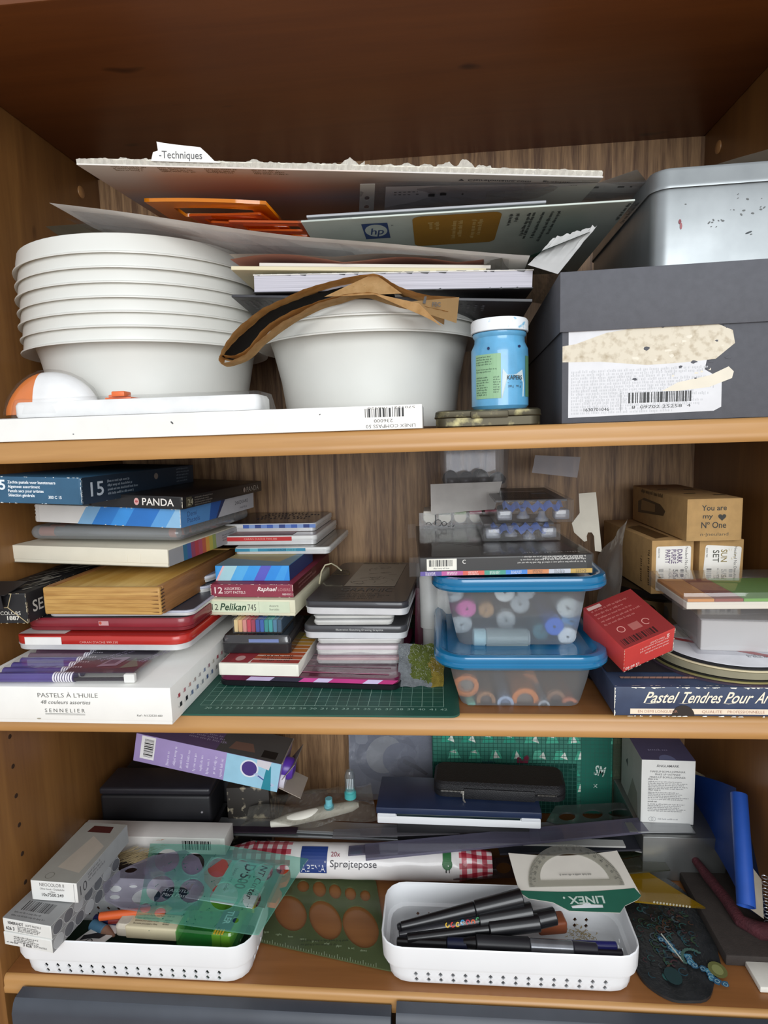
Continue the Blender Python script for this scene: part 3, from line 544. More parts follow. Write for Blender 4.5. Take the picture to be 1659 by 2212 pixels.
# folded brown paper bags draped over the middle bowls
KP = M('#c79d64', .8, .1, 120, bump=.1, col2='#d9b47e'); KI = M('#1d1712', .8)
def arc_pts(P, y): return [at(px, py, y=y) for px, py in P]
def ribbon(name, P, dep, th, mat, parent, amp=.0012, seed=0, dy=0.0, y=.025):
    b = B(); n = len(P) * 5; pts = []
    base_ = arc_pts(P, y + dy)
    for k in range(n + 1):
        t = k / n * (len(base_) - 1); i = min(int(t), len(base_) - 2); f = t - i
        p0, p1, p2, p3 = base_[max(i - 1, 0)], base_[i], base_[i + 1], base_[min(i + 2, len(base_) - 1)]
        pts.append(.5 * ((2 * p1) + (p2 - p0) * f + (2 * p0 - 5 * p1 + 4 * p2 - p3) * f * f + (3 * p1 - p0 - 3 * p2 + p3) * f ** 3))
    rows = []
    for j in range(7):
        v = j / 6; rows.append([b.verts.new(p + V((0, dep * v + (.0007 * ((k % 2) * 2 - 1) if j == 0 else 0), -.001 * v + amp * mnoise.noise(V((k * .3, v * 2, seed)))))) for k, p in enumerate(pts)])
    fs = [b.faces.new((rows[j][k], rows[j][k + 1], rows[j + 1][k + 1], rows[j + 1][k])) for j in range(6) for k in range(n)]
    bmesh.ops.solidify(b, geom=fs, thickness=th); return part(name, b, mat, parent, True, world=True)
bag = thing('paper_bag', 'folded brown paper bags draped over the middle white bowls', 'paper bag', at(700, 700, y=.03))
ribbon('upper_sheet', [(473, 772), (500, 722), (560, 672), (640, 632), (720, 606), (808, 592), (850, 612), (905, 634), (992, 642)], .045, .0009, KP, bag)
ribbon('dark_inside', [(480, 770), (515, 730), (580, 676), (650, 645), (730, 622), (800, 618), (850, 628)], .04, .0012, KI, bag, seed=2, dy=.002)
ribbon('lower_sheet', [(474, 785), (520, 772), (560, 735), (620, 690), (690, 655), (760, 634), (800, 633), (850, 650), (910, 662), (960, 690)], .02, .0009, KP, bag, seed=4)
ribbon('fold_edge', [(475, 783), (472, 776), (478, 766), (490, 768), (530, 757), (575, 705), (640, 668), (720, 641), (790, 632), (850, 645), (930, 664), (968, 672)], .015, .0008, M('#c79c5f', .8, .06), bag, seed=5, dy=-.002)
Cc = [at(880, 652, y=.022), at(992, 642, y=.024), at(986, 698, y=.026), at(905, 672, y=.024)]
sheet('bag_flap', '', '', Cc, M('#b99868', .8, .08), th=.0008, parent=bag, nx=4, ny=4)
Cc = [at(800, 632, y=.020), at(905, 655, y=.021), at(955, 706, y=.022), at(930, 690, y=.022)]
sheet('bag_flap', '', '', Cc, KP, th=.0008, parent=bag, nx=4, ny=4)
Cc = [at(700, 641, y=.0235), at(868, 634, y=.0235), at(812, 593, y=.030), at(800, 594, y=.030)]
sheet('bag_flap', '', '', Cc, KP, th=.0006, parent=bag, nx=6, ny=4)
pr = Pr(); T0 = bag.matrix_world.inverted(); F = lambda u, v, l: T0 @ (at(u, v, y=.0215 - l)); pr.poly(F, [(917, 640), (922, 640), (919, 656), (913, 655)], '#35302c'); pr.text(lambda u, v, l: T0 @ at(934 + u, 662 - v, y=.0208), 'FSC', 0, 0, 9, '#35302c', w=18, bold=2); pr.build('bag_print', bag)
# ================================================================ middle shelf
# cutting mat
MATG = M('#1f5245', .5, .06, 60); mo = solo('cutting_mat', plate(rrect(0, 0, .449, .30, .008, 5), th=.0018), MATG, 'dark green cutting mat with a white centimetre grid under the tins', 'cutting mat', (.0195, -.0045, SB + .001))
b = Pr(); F = lambda u, v, l: V((u, v, .0009 + l * .3)); ln = '#a9cbb9'
for i in range(19, 43): b.rect(F, .0148 + i * .01 - .0002, .018, .0148 + i * .01 + .0002, .285, ln if i % 5 == 0 or i == 42 else '#7fa997')
for j in range(0, 27): b.rect(F, .205, .018 + j * .01 - .0002, .4348, .018 + j * .01 + .0002, ln if j % 5 == 0 else '#7fa997')
for i in range(20, 43): b.text(F, str(i), .0148 + i * .01, .0105, .0036, '#9dbfae', al='c', w=.0062)
b.build('printed_grid', mo)
def dots(pr, F, u0, v0, du, n, cols, w, h):
    for k in range(n): pr.rect(F, u0 + du * k, v0, u0 + du * k + w, v0 + h, cols[k % len(cols)])
# large white oil pastel box
hb = carton('pastel_box', 'large white oil pastel box at the bottom of the left stack, with grey serif lettering', 'box', mat_of((.018, -.0245, SB + .0021), (0, 0, -.012)), .1975, .30, .0345, M('#efeee9', .6, .025), lid=.031); fc = faces(.1975, .30, .0345); F = fc['front']; u1 = .1975
pr = Pr(); pr.l = .0003; gx = '#6a6a66'
pr.text(F, "PASTELS À L'HUILE", .1015, .0247, .0042, gx, w=.057, al='c', bold=-.5); pr.text(F, '48 couleurs assorties', .0985, .0185, .0036, gx, w=.047, al='c', shear=.25); pr.text(F, 'S E N N E L I E R', .0975, .0107, .0034, gx, w=.038, al='c'); pr.rect(F, .0785, .0092, .1165, .0095, gx); pr.rect(F, .0785, .0082, .1165, .0084, gx)
pr.text(F, 'Ref : N132520.480', .165, .0078, .0018, gx, w=.0235, shear=.2); R = fc['right']
rnd = random.Random(2); P1 = ['#b34a56', '#c98f96', '#cfa7a0', '#c3b4ae', '#b9b2b3', '#8b97b5', '#a9838c', '#c9c4ba']; P2 = ['#25252a', '#23232c', '#6f7fa0', '#7d8aa4', '#9fa3a8', '#54678f', '#6f7f9f', '#a3a2a0', '#8a8f9f']
for k in range(13):
    pr.rect(R, .014 + k * .0118, .019, .018 + k * .0118, .0225, P1[k % 8]); pr.rect(R, .016 + k * .0125, .0095, .0205 + k * .0125, .0135, P2[k % 9]); pr.rect(R, .012 + k * .0118, .0195, .0125 + k * .0118, .021, '#555555'); pr.rect(R, .0135 + k * .0125, .0095, .014 + k * .0125, .0115, '#555555')
pr.ell(F, .072, .0045, .002, .0006, '#a09a88', 8); pr.build('printed_text', hb)
# purple marker wallet
mt = axes(at(-20, 1480, z=.3225), at(298, 1479, z=.3225) - at(-20, 1480, z=.3225)); pk = thing('marker_wallet', 'clear wallet of purple and black markers lying on the large white box', 'marker pack', mt)
wq = (at(298, 1479, z=.3225) - at(-20, 1480, z=.3225)).length
b = B(); rrl(b, wq, .085, .002, [(.0005, 0), (0, .001), (0, .0095), (.0008, .0105)]); part('wallet', b, CLEAR, pk, True)
b = B(); box(b, wq - .072, .0055, .0085, wq - .006, .082, .0097, .0003, 1); ins = part('printed_insert', b, M('#2d2436', .35), pk)
pr = Pr(); F = lambda u, v, l: V((u, v, .0097 + l)); pr.poly(F, [(wq - .048, .018), (wq - .030, .020), (wq - .026, .042), (wq - .042, .040)], '#8e8296'); pr.poly(F, [(wq - .044, .024), (wq - .034, .025), (wq - .032, .036), (wq - .041, .036)], '#4f3e58'); pr.poly(F, [(wq - .024, .014), (wq - .008, .018), (wq - .020, .040)], '#5f7466'); pr.fine(rotF(F, wq - .012, .03, 1.1), 0, 0, .045, 2, .004, '#9c8fb0', seed=3); pr.fine(rotF(F, wq - .055, .035, .9), 0, 0, .035, 2, .006, '#a99bbd', xh=.002, seed=4); pr.build('insert_print', ins)
PUR = M('#4c3f86', .3, .1, coat=.3)
for k in range(6):
    m_ = axes((wq * .0 + .001, .0055 + k * .0125, .0052), (1, 0, 0)); b = B(); rot = Matrix.Translation((0, .0055 + k * .0125, .0052)) @ Matrix.Rotation(PI / 2, 4, 'Y')
    lathe(b, [(.0001, .001), (.0044, .001), (.0046, .058), (.0001, .058)], 16, mtx=rot); o = part('marker_barrel', b, PUR if k < 4 else M('#5d3550', .3), pk, True)
    b = B()
    for q in range(8): lathe(b, [(.0045, .058 + q * .0024), (.0047, .0584 + q * .0024), (.0047, .0592 + q * .0024), (.0045, .0596 + q * .0024)], 16, mtx=rot)
    lathe(b, [(.0044, .058), (.0044, .0775), (.0001, .0775)], 16, mtx=rot, mi=1); part('striped_grip', b, [M('#e9e6ee', .3), M('#453a66', .3)], o, True)
b = B(); box(b, wq - .062, .002, .0025, wq - .012, .004, .0055, .0005); part('cap_strip', b, M('#2a2732', .3), pk); b = B(); box(b, wq - .0135, .001, .001, wq - .0035, .006, .009, .001); part('white_clip', b, WHITE, pk)
# red tin with white end
def ptin(name, label, A, Bp, y, y2, z, h, d, top, side, r=.012, group=None, lidh=.5, rz=None, rim='#dcdcdc'):
    mt, w = mbox(A, Bp, y, z, y2)
    return tin(name, label, 'tin', mt, w, d, h, top, side, r, group, lidh, rim), w
RED = M('#b52a22', .3, .06, 8, coat=.3)
t, w = ptin('pencil_tin', 'bright red pencil tin with a white end under the dark red tin', (26, 1405), (404, 1406), .034, .030, .3345, .0150, .20, RED, RED, .016, lidh=.62)
pr = Pr(); 
def rimF(w, d, r, h, off=.0): return lambda u, v, l: V((u, -l - off, v)) 
F = rimF(w, .2, .016, .015, -.0001); pr.rect(F, .015, .0060, .054, .0138, '#e9e7e2'); pr.rect(lambda u, v, l: V((u, v, .0152 + l)), .0045, .006, .054, .19, '#dedbd5'); pr.text(F, 'CARAN D\'ACHE 999.330', .073, .0078, .0022, '#e9a79f', w=.040); pr.build('printed_stripe', t)
DR = M('#7c1f2a', .3, .1, 12, coat=.3, col2='#93303a')
t, w = ptin('pencil_tin', 'dark red tin with a black top, lying on the bright red tin', (52, 1362), (412, 1365), .046, .042, .3505, .0135, .18, M('#2d2c30', .35), DR, .014, lidh=.75, rim='#8a3038')
pr = Pr(); F = rimF(w, 0, 0, 0, -.0001); pr.rect(F, w * .46, .0060, w * .52, .0105, '#c99a9c'); pr.ell(F, w * .47, .0085, .0015, .0018, '#c0503c', 8); pr.rect(lambda u, v, l: V((u, v, .0137 + l)), w * .46, .004, w * .52, .03, '#554f52'); pr.build('logo_print', t)
t, w = ptin('pencil_tin', 'thin pale grey tin directly under the wooden box', (98, 1332), (418, 1330), .046, .046, .3645, .0060, .16, M('#3f4450', .4), M('#b9bccb', .35), .010, lidh=.5)
for k, (lab, x, y, z, rz, top, sd) in enumerate((('pale blue tin corner with dark blue edge behind the wooden box, lower one', .116, .085, .3708, -.30, '#27303f', '#b7bccb'), ('white tin corner with pale blue top behind the wooden box, upper one', .113, .10, .3790, -.35, '#8f9bb8', '#d3d6dd'))):
    tin('pencil_tin', lab, 'tin', mat_of((x, y + .05, z - .001), (0, 0, rz)), .084, .10, .0075, M(top, .35), M(sd, .35), .012, lidh=.5)
# wooden box
WBX = wood('box', '#a87a3c', '#cfa45e', 'X', 2.0, .5, .9, knots=False); WBS = wood('boxside', '#7c522a', '#9f6f3e', 'Y', 2.0, .55, .9, knots=False)
wx = thing('wooden_box', 'varnished wooden pastel box with sliding lid and finger joints', 'wooden box', mat_of((.0645, .033, .3715), (0, 0, -.045))); WW, WD_, WH = .1225, .20, .0275
b = B(); box(b, 0, 0, 0, WW, .006, WH, .002, 3); fp = part('front_board', b, WBX, wx, True); b = B(); box(b, 0, WD_ - .006, 0, WW, WD_, WH, .001); part('back_board', b, WBX, wx, True)
b = B(); box(b, 0, .006, 0, .006, WD_ - .006, WH, .0006); part('side_board', b, WBS, wx, True); b = B(); box(b, WW - .006, .006, 0, WW, WD_ - .006, WH, .0006); part('side_board', b, WBS, wx, True)
b = B(); box(b, .005, .006, WH - .007, WW - .005, WD_ - .005, WH - .0015, .0004); part('sliding_lid', b, wood('boxlid', '#b58a3c', '#d0ac62', 'Y', 1.4, .45, .8, knots=False), wx, True)
b = B(); box(b, .004, .006, 0, WW - .004, WD_ - .006, .004); part('bottom_board', b, WBX, wx)
pr = Pr(); F = faces(WW, WD_, WH)['front']
for k in range(6): pr.rect(F, .0035, .004 + k * .0038, WW - .0035, .00425 + k * .0038, M('#8c6430', .7))
F = faces(WW, WD_, WH)['right']
for k in range(7): pr.poly(F, [(.0008, .003 + k * .0034), (.008, .0035 + k * .0034), (.0078, .0045 + k * .0034), (.0008, .0044 + k * .0034)], '#4f3216')
F = faces(WW, WD_, WH)['front']
for k in range(6): pr.poly(F, [(WW - .010, .003 + k * .004), (WW - .0022, .0025 + k * .004), (WW - .0022, .0038 + k * .004)], '#7a5226')
pr.build('joint_lines', wx)
# black Sennelier box at the left
sb = carton('pastel_box', 'worn black pastel box with white lettering left of the wooden box', 'box', mat_of((.0035, .026, .3650), (0, 0, 0)), .0485, .17, .030, M('#1d1d20', .5, .2, 60), bev=.0005)
F = faces(.0485, .17, .030); pr = Pr(); G = F['front']; pr.text(G, 'COLORS', .031, .0085, .0036, '#d9d6cc', w=.021, al='c'); pr.text(G, '1887', .0335, .0035, .0040, '#d9d6cc', w=.013, al='c', bold=2); pr.wear(G, .0485, .03, '#cfc2a4', 36, 3); pr.poly(G, [(.012, .0155), (.029, .0165), (.0485, .0002), (.0475, 0), (.0285, .0157), (.012, .0147)], '#b7a680'); pr.poly(G, [(.0285, .016), (.0335, .030), (.0345, .030), (.0293, .016)], '#b7a680')
G = F['right']; pr.text(G, 'SENNELIER', .008, .009, .0115, '#d9d6cc', w=.085, bold=1); pr.wear(G, .17, .03, '#cfc2a4', 50, 4)
G = F['top']; rnd = random.Random(5)
for _ in range(60):
    u, v = rnd.uniform(0, .04), rnd.uniform(.012, .15); L = rnd.uniform(.006, .03); q = rnd.uniform(.001, .004); c = rnd.choice(('#8b877c', '#a39f93', '#5a5852', '#6f6c64', '#b0aca0')); a = rnd.uniform(.2, .7); u2 = min(u + L * math.sin(a), .0485); v2 = min(v + L * math.cos(a), .169); pr.poly(G, [(u, v), (min(u + q, .0485), v), (min(u2 + q, .0485), v2), (u2, v2)], c)
pr.build('printed_text', sb)
b = B(); m_ = Matrix.Translation((-.001, -.001, .0302)) @ Matrix.Rotation(.15, 4, 'X'); box(b, 0, -.006, 0, .033, .030, .0008, mtx=m_); box(b, .001, -.0075, -.013, .030, -.0067, .0012, mtx=m_); part('open_flap', b, M('#202024', .5, .2, 60), sb)
# cream box with rainbow side
mt, w = mbox((28, 1214), (364, 1226), .085, None, .062); hh = .0185
cr = carton('pastel_box', 'cream cardboard box with a rainbow striped side, on top of the wooden box', 'box', mt, w, .17, hh, M('#e6e0cd', .6, .03), lid=.015)
F = faces(w, .17, hh)['right']; pr = Pr(); pr.l = .0012; rb = ['#2f6f8f', '#3b5fa0', '#93405f', '#b43a44', '#b24a62', '#c05a3a', '#d99a3a', '#b9b04a', '#8fa05a']
pr.rect(F, .0, .001, .17, .0175, '#9fa0a2')
for k, c in enumerate(rb): pr.poly(F, [(.028 + k * .008, .0010), (.036 + k * .008, .0010), (.035 + k * .008, .0178), (.027 + k * .008, .0178)], c)
pr.fine(rotF(F, .115, .006, 0), 0, .006, .04, 3, .003, '#55565a', seed=6); pr.build('rainbow_print', cr)
F = faces(w, .17, hh)['front']; pr = Pr(); pr.l = .0006; pr.rect(F, w * .75, .004, w * .752, .012, '#f4efe2'); pr.rect(F, w * .83, .003, w * .832, .013, '#f4efe2'); pr.poly(F, [(.0, .0), (w, 0), (w, .0008), (0, .0006)], '#6a6658'); pr.build('edge_wear', cr)
# clear marker case
mt, w = mbox((60, 1166), (392, 1170), .098, None, .076); mc = thing('marker_case', 'smoky clear plastic case of grey markers under the blue striped box', 'marker case', mt)
b = B(); prof = [(.0065 + .0065 * math.cos(a), .0075 + .0072 * math.sin(a)) for a in (PI / 2 + PI * k / 12 for k in range(13))]
prof = [(.007 - .007 * math.cos(PI * k / 10 - PI / 2), .0075 + .0072 * math.sin(PI * k / 10 - PI / 2)) for k in range(11)]
rr = [(.0075 - .0075 * math.cos(PI * k / 10 - PI / 2), .0075 + .0075 * math.sin(PI * k / 10 - PI / 2)) for k in range(11)]
rrl(b, w, .17, .010, [(q, z) for q, z in rr], 5); part('case_shell', b, clear('#d9dbdd', .6, .5, .12, '#b9bdbf', bump=.2), mc, True)
for k in range(10):
    b = B(); rot = Matrix.Translation((.008, .012 + k * .0155, .0075)) @ Matrix.Rotation(PI / 2, 4, 'Y'); lathe(b, [(.0001, 0), (.0052, 0), (.0052, .024), (.0048, .0245), (.0048, w - .03), (.0052, w - .0295), (.0052, w - .017), (.0001, w - .017)], 12, mtx=rot)
    o = part('grey_marker', b, M('#6f7578', .45), mc, True); b = B(); lathe(b, [(.0054, .001), (.0054, .020)], 12, mtx=rot); lathe(b, [(.0054, w - .026), (.0054, w - .018)], 12, mtx=rot); part('marker_cap', b, M('#c77a62' if k < 3 else '#8d7f7a', .5), o, True)
# blue striped box and panda box and dark blue box
mt, w = mbox((78, 1127), (391, 1141), .080, None, .056); hh = .0185
bs = carton('pastel_box', 'white box with slanted blue stripes, second box from the top of the left stack', 'box', mt, w, .165, hh, M('#dcdbd8', .55, .03)); f = faces(w, .165, hh); pr = Pr(); F = f['front']
for a, c_, c in ((.30, .42, '#7fb0d8'), (.40, .56, '#2f7fd0'), (.53, .66, '#3c93e0'), (.63, .84, '#2a74c4'), (.80, .92, '#5a9cd8'), (.90, 1.0, '#8ebcdf')):
    a *= w; c_ *= w; k = .012; pr.poly(F, [(a, 0), (min(c_, w), 0), (min(c_ + k, w), hh), (min(a + k, w), hh)], c)
F = f['right']; pr.rect(F, 0, 0, .165, hh, '#b4b5ba'); pr.poly(F, [(0, 0), (.055, 0), (.062, hh), (0, hh)], '#4f8ac6'); pr.poly(F, [(.055, 0), (.070, 0), (.083, hh), (.060, hh)], '#2457a2'); pr.poly(F, [(.070, 0), (.074, 0), (.092, hh), (.083, hh)], '#26345e')
pr.text(F, 'Demi', .012, .0098, .0050, '#2b4a80', w=.018); pr.text(F, 'Pastels', .012, .0035, .0050, '#2b4a80', w=.024); pr.text(F, '24SQUARE', .115, .009, .0040, '#2f3038', w=.034); pr.text(F, 'PASTELS', .128, .003, .0022, '#2f3038', w=.018); pr.wear(f['front'], w, hh, '#f0ece2', 30, 7); pr.build('striped_print', bs)
mt, w = mbox((192, 1092), (395, 1101), .062, None, .048); hh = .0125
pn = carton('pastel_box', 'black box with white lettering and a round red badge, under the dark blue box', 'box', mt, w, .185, hh, M('#1c1b1c', .35, .1)); f = faces(w, .185, hh); F = f['front']; pr = Pr(); pr.text(F, 'PANDA', w * .58, .0030, .0070, '#ece8e2', w=.0345, bold=1); pr.ell(F, w * .52, .0062, .0028, .0036, '#d9a7a4', 16); pr.ell(F, w * .52, .0062, .0018, .0012, '#b55a5c', 10)
F = f['right']; pr.rect(F, .006, .0015, .0165, .0112, '#4b4838'); pr.text(F, '24', .009, .003, .0062, '#a8a48c', w=.010); pr.fine(F, .022, .0088, .04, 4, .0024, '#77726a', seed=3); pr.ell(F, .135, .006, .003, .003, '#9b8d84', 12); pr.text(F, 'PANDA', .141, .0030, .0062, '#a39c92', w=.034); pr.wear(f['front'], w, hh, '#cfc8b8', 12, 5, edges='r'); pr.build('printed_text', pn)
mt, w = mbox((-30, 1085), (178, 1091), .010, None, .0005); hh = .0245
bb = carton('pastel_box', 'dark blue soft pastel box numbered 15, topmost of the left stack', 'box', mt, w, .205, hh, M('#2f5a78', .55, .08, 50)); f = faces(w, .205, hh); pr = Pr(); F = f['front']; cw = '#e4ecf2'
pr.text(F, '15', .0095 + .0125, .0125, .0088, cw, w=.0115, al='r', bold=2)
for k, (s, L) in enumerate((('Zachte pastels voor kunstenaars', .0495), ('Algemeen assortiment', .0335), ('Pastels secs pour artistes', .0370), ('Sélection générale', .0275))): pr.text(F, s, .0245, .0182 - k * .0040, .0026, cw, w=L, bold=2)
pr.text(F, '300 C 15', .066, .0050, .0026, cw, w=.0135, bold=2); pr.wear(F, w, hh, '#dfe4e4', 46, 6)
F = f['right']; pr.rect(F, 0, 0, .205, hh, '#16293a'); pr.text(F, '15', .012, .0065, .0130, '#b6c2cc', w=.019, bold=1)  # whole right face laid over in darker navy: side shade put into the colour
for k, L in enumerate((.036, .040, .050, .042)): pr.fine(F, .037, .0175 - k * .0040, L, 1, .004, '#8c9aa6', xh=.0016, seed=k, ragged=0)
pr.ell(F, .122, .017, .004, .0034, '#7a6f68', 12); pr.fine(F, .165, .021, .03, 5, .0035, '#6c7884', xh=.0012, seed=8); pr.wear(F, .205, hh, '#a9b2b6', 26, 8, edges='lb'); pr.build('printed_text', bb)
# ---- middle stack
PINK = M('#a3246a', .35, .1, 40)
t = thing('pencil_tin', 'wide flat black tin with a magenta striped top, on the cutting mat', 'tin', axes((.2255, .057, SB + .0021), (.1855, -.011, 0)))
b = B(); rrl(b, .187, .16, .010, [(.002, 0), (.0006, .001), (.0, .0055), (.0012, .0062)]); part('tray', b, M('#16161b', .35), t, True)
b = B(); rrl(b, .187, .16, .010, [(.001, .0064), (.0008, .007), (.0008, .0105), (.002, .012)]); lt = part('lid', b, M('#6f2246', .25, .25, 30, col2='#54182f', coat=.5), t, True)
pr = Pr(); F = lambda u, v, l: V((u, -l + .0008, v))
for a, c_, c in ((.03, .055, '#b9a6c8'), (.055, .085, '#2b2438'), (.085, .10, '#c2408a'), (.10, .115, '#c9b9da'), (.115, .15, '#b7307a'), (.15, .165, '#c9b9da'), (.165, .180, '#b02a70')): pr.poly(F, [(a, .0066), (c_, .0066), (c_ + .006, .0108), (a + .006, .0108)], c)
F = lambda u, v, l: V((u, v, .0121 + l))
for k in range(9): pr.poly(F, [(.02, .012 + k * .016), (.175, .010 + k * .016), (.175, .0125 + k * .016), (.02, .0135 + k * .016)], ('#c9708f', '#8a2350', '#d79aa8')[k % 3])
pr.build('striped_print', t)
sheet('plastic_film', 'clear film loosely covering the magenta striped tin', 'plastic film', [(.312, .0565, .3035), (.409, .048, .3045), (.409, .11, .315), (.315, .11, .315)], FILM, th=.0002, wob=.003)
mt, w = mbox((474, 1460), (646, 1463), .055, .3005, .051); sk = carton('pastel_box', 'opened white box with a red and orange printed top under the black plastic case', 'box', mt, w, .10, .0125, M('#e9e5d8', .6, .04)); f = faces(w, .1, .0125); F = f['top']; pr = Pr(); cols = ('#b3423a', '#c25a36', '#c97a3a', '#d19a3e', '#b9a24a', '#8a7a3c')
for k in range(9): pr.rect(F, .032, .003 + k * .0105, w - .001, .0115 + k * .0105, cols[min(k // 2 + k % 2, 5)])
pr.rect(F, .001, .002, .012, .03, '#8c2f36'); pr.poly(F, [(.010, .002), (.030, .002), (.034, .03), (.012, .03)], '#a3333b'); pr.ell(F, .018, .014, .005, .007, '#d9a9a4', 12); pr.fine(F, .04, .02, .035, 3, .006, '#5a2a20', seed=3); pr.build('printed_top', sk)
mt, w = mbox((479, 1413), (629, 1412), .0795, .3135, .0785); bc = thing('plastic_case', 'small glossy black plastic case with a clear lid in the middle stack', 'case', mt)
b = B(); rrl(b, w, .075, .005, [(.002, 0), (.0004, .001), (0, .011)]); part('base', b, M('#1e1d20', .3, coat=.5), bc, True); b = B(); rrl(b, w, .075, .005, [(.0002, .0112), (.0005, .015), (.003, .0195)]); part('case_lid', b, M('#2c2a2c', .12, .2, 30, coat=1), bc, True)
pr = Pr(); pr.rect(lambda u, v, l: V((u, v * .0 - l - .0002 + .0006, .0125 + v)), .03, 0, .062, .0035, '#6f7fae'); pr.build('paper_edge', bc)
mt, w = mbox((503, 1366), (610, 1365), .086, .3335, .085); ps = thing('pastel_pack', 'clear pack of square pastels in rainbow order under the cream lettered box', 'pastel pack', mt)
cl = ['#e3c98f', '#e0b07a', '#d98f86', '#c8384e', '#a02f4e', '#3a4f9c', '#2f5fae', '#2c8f8d', '#3aa0a0', '#4a7f9c', '#35566f']
for k, c in enumerate(cl):
    b = B(); x0 = .001 + k * (w - .002) / len(cl); box(b, x0 + .0002, .001, .001, x0 + (w - .002) / len(cl) - .0002, .05, .0145, .0006, 1); part('pastel_stick', b, M(c, .8), ps, True)
b = B(); box(b, 0, 0, 0, w, .055, .0155, .0004, 1); part('clear_wrap', b, clear('#f2f2f2', .04, .4, .1), ps)
mt, w = mbox((450, 1328), (639, 1332), .098, .350, .092); pe = carton('pastel_box', 'cream box with green script lettering, below the maroon box in the middle stack', 'box', mt, w, .155, .0175, M('#ddd9bd', .65, .05, 40), lid=.014); F = faces(w, .155, .0175)['front']; pr = Pr(); pr.l = .0004
pr.rect(F, .002, .0035, w - .006, .0155, '#d2dcc0'); pr.text(F, '12', .005, .0058, .0068, '#3b4038', w=.007); pr.text(F, 'Pelikan', .014, .0058, .0076, '#24452f', w=.0285, bold=1.5, shear=.25); pr.text(F, '745', .045, .0058, .0068, '#3b4038', w=.0095); pr.rect(F, .0575, .0035, .0578, .0155, '#8f967e'); pr.text(F, 'Assorti', .069, .0100, .0022, '#5a6152', w=.010); pr.text(F, 'Surtido', .069, .0062, .0022, '#5a6152', w=.0105); pr.wear(faces(w, .155, .0175)['front'], w, .0175, '#8d8872', 34, 3, edges='b'); pr.build('printed_label', pe)
mt, w = mbox((456, 1287), (634, 1291), .104, .3685, .099); ra = carton('pastel_box', 'maroon box with white number 12 in the middle stack', 'box', mt, w, .165, .0140, M('#8a3044', .5, .06)); f = faces(w, .165, .014); F = f['front']; pr = Pr(); pr.text(F, '12', .0045, .0040, .0068, '#ecd9d6', w=.009, bold=1); pr.text(F, 'ASSORTED', .0155, .0078, .0028, '#ecd9d6', w=.0185); pr.text(F, 'SOFT PASTELS', .0155, .0038, .0028, '#ecd9d6', w=.0235); pr.text(F, 'Raphael', .0525, .0068, .0044, '#f2e6e2', w=.0205, bold=1, shear=.35); pr.text(F, 'LOISIRS', .0755, .0068, .0030, '#c98f90', w=.0135); pr.text(F, '060 012', .080, .0024, .0020, '#f2e6e2', w=.010); pr.wear(F, w, .014, '#e2c9bd', 40, 9); F = f['right']; pr.rect(F, 0, 0, .165, .014, '#5a1f22'); pr.fine(F, .02, .009, .08, 2, .004, '#a77370', seed=2); pr.build('printed_label', ra)  # right face laid over in darker maroon, its shade held in the colour
mt, w = mbox((466, 1252), (626, 1254), .118, .383, .114); s2 = carton('pastel_box', 'small box with slanted light and dark blue stripes in the middle stack', 'box', mt, w, .10, .0165, M('#3f9be0', .5, .04)); f = faces(w, .1, .0165); F = f['front']; pr = Pr(); hh = .0165
for a, c_, c in ((0, .10, '#e3b9bd'), (.03, .22, '#a9d3dc'), (.20, .40, '#56aee6'), (.36, .56, '#3a9be6'), (.52, .70, '#5a5cc0'), (.66, 1.0, '#2f8fe2'), (.80, .92, '#3f9fe8')): a *= w; c_ *= w; pr.poly(F, [(a, 0), (min(c_, w), 0), (min(c_ + .009, w), hh), (min(a + .009, w), hh)], c)
pr.rect(f['top'], .0, 0, w, .1, '#7fa0ae'); pr.poly(f['top'], [(0, .04), (w * .8, .02), (w, .1), (0, .1)], '#bfb07a'); pr.rect(f['right'], 0, 0, .1, hh, '#2b3f78'); pr.build('striped_print', s2)
for nm, A, Bp, y, z, h, d, tp, sd, stripe in (('white tin with a teal striped edge, lowest of the three small tins', (505, 1197), (713, 1197), .175, .3998, .0088, .13, '#7c7a72', '#dfe0dd', 0), ('white tin with a red lid edge, middle of the three small tins', (474, 1177), (684, 1176), .188, .4088, .0118, .13, '#a59a98', '#e2e2e0', 1), ('white tin with a blue landscape edge, topmost of the three small tins', (482, 1144), (682, 1143), .215, .4207, .0105, .105, '#3c3f4c', '#e0e0e0', 2)):
    t, w = ptin('paint_tin', nm, A, Bp, y, y - .004, z, h, d, M(tp, .25, .15, 20, coat=.4), M(sd, .35), .007, group=None, lidh=.55); pr = Pr(); F = lambda u, v, l, h=h: V((u, -l + .0001, h * .47 + v))
    if stripe == 0:
        pr.rect(F, .002, 0, w * .75, h * .42, '#2f86a6'); pr.rect(F, .02, 0, .03, h * .42, '#6ab3c6'); pr.rect(F, w * .55, 0, w * .66, h * .42, '#4aa0b6'); pr.text(F, "CARAN D'ACHE 7500.315", w * .36, .0009, .002, '#173c4a', w=w * .30)
    elif stripe == 1: pr.rect(F, .001, 0, w * .75, h * .42, '#c0282a'); pr.text(F, "CARAN D'ACHE 7000.380", w * .26, .0014, .0022, '#e8a59c', w=w * .34); pr.rect(lambda u, v, l: V((u, v, h + .0003 + l)), .004, .004, w * .75, .05, '#b08a88')
    else:
        for k in range(12): pr.poly(F, [(w * (.22 + k * .065), 0), (w * (.285 + k * .065), 0), (w * (.285 + k * .065), h * .42), (w * (.22 + k * .065), h * .42)], ('#3f62b4', '#6f8fd0', '#2d4488', '#8aa5d8')[(k * 7) % 4])
        pr.fine(lambda u, v, l: V((u, v, h + .0003 + l)), .03, .09, .08, 4, .016, '#5f6272', xh=.006, seed=2)
    pr.build('printed_edge', t)
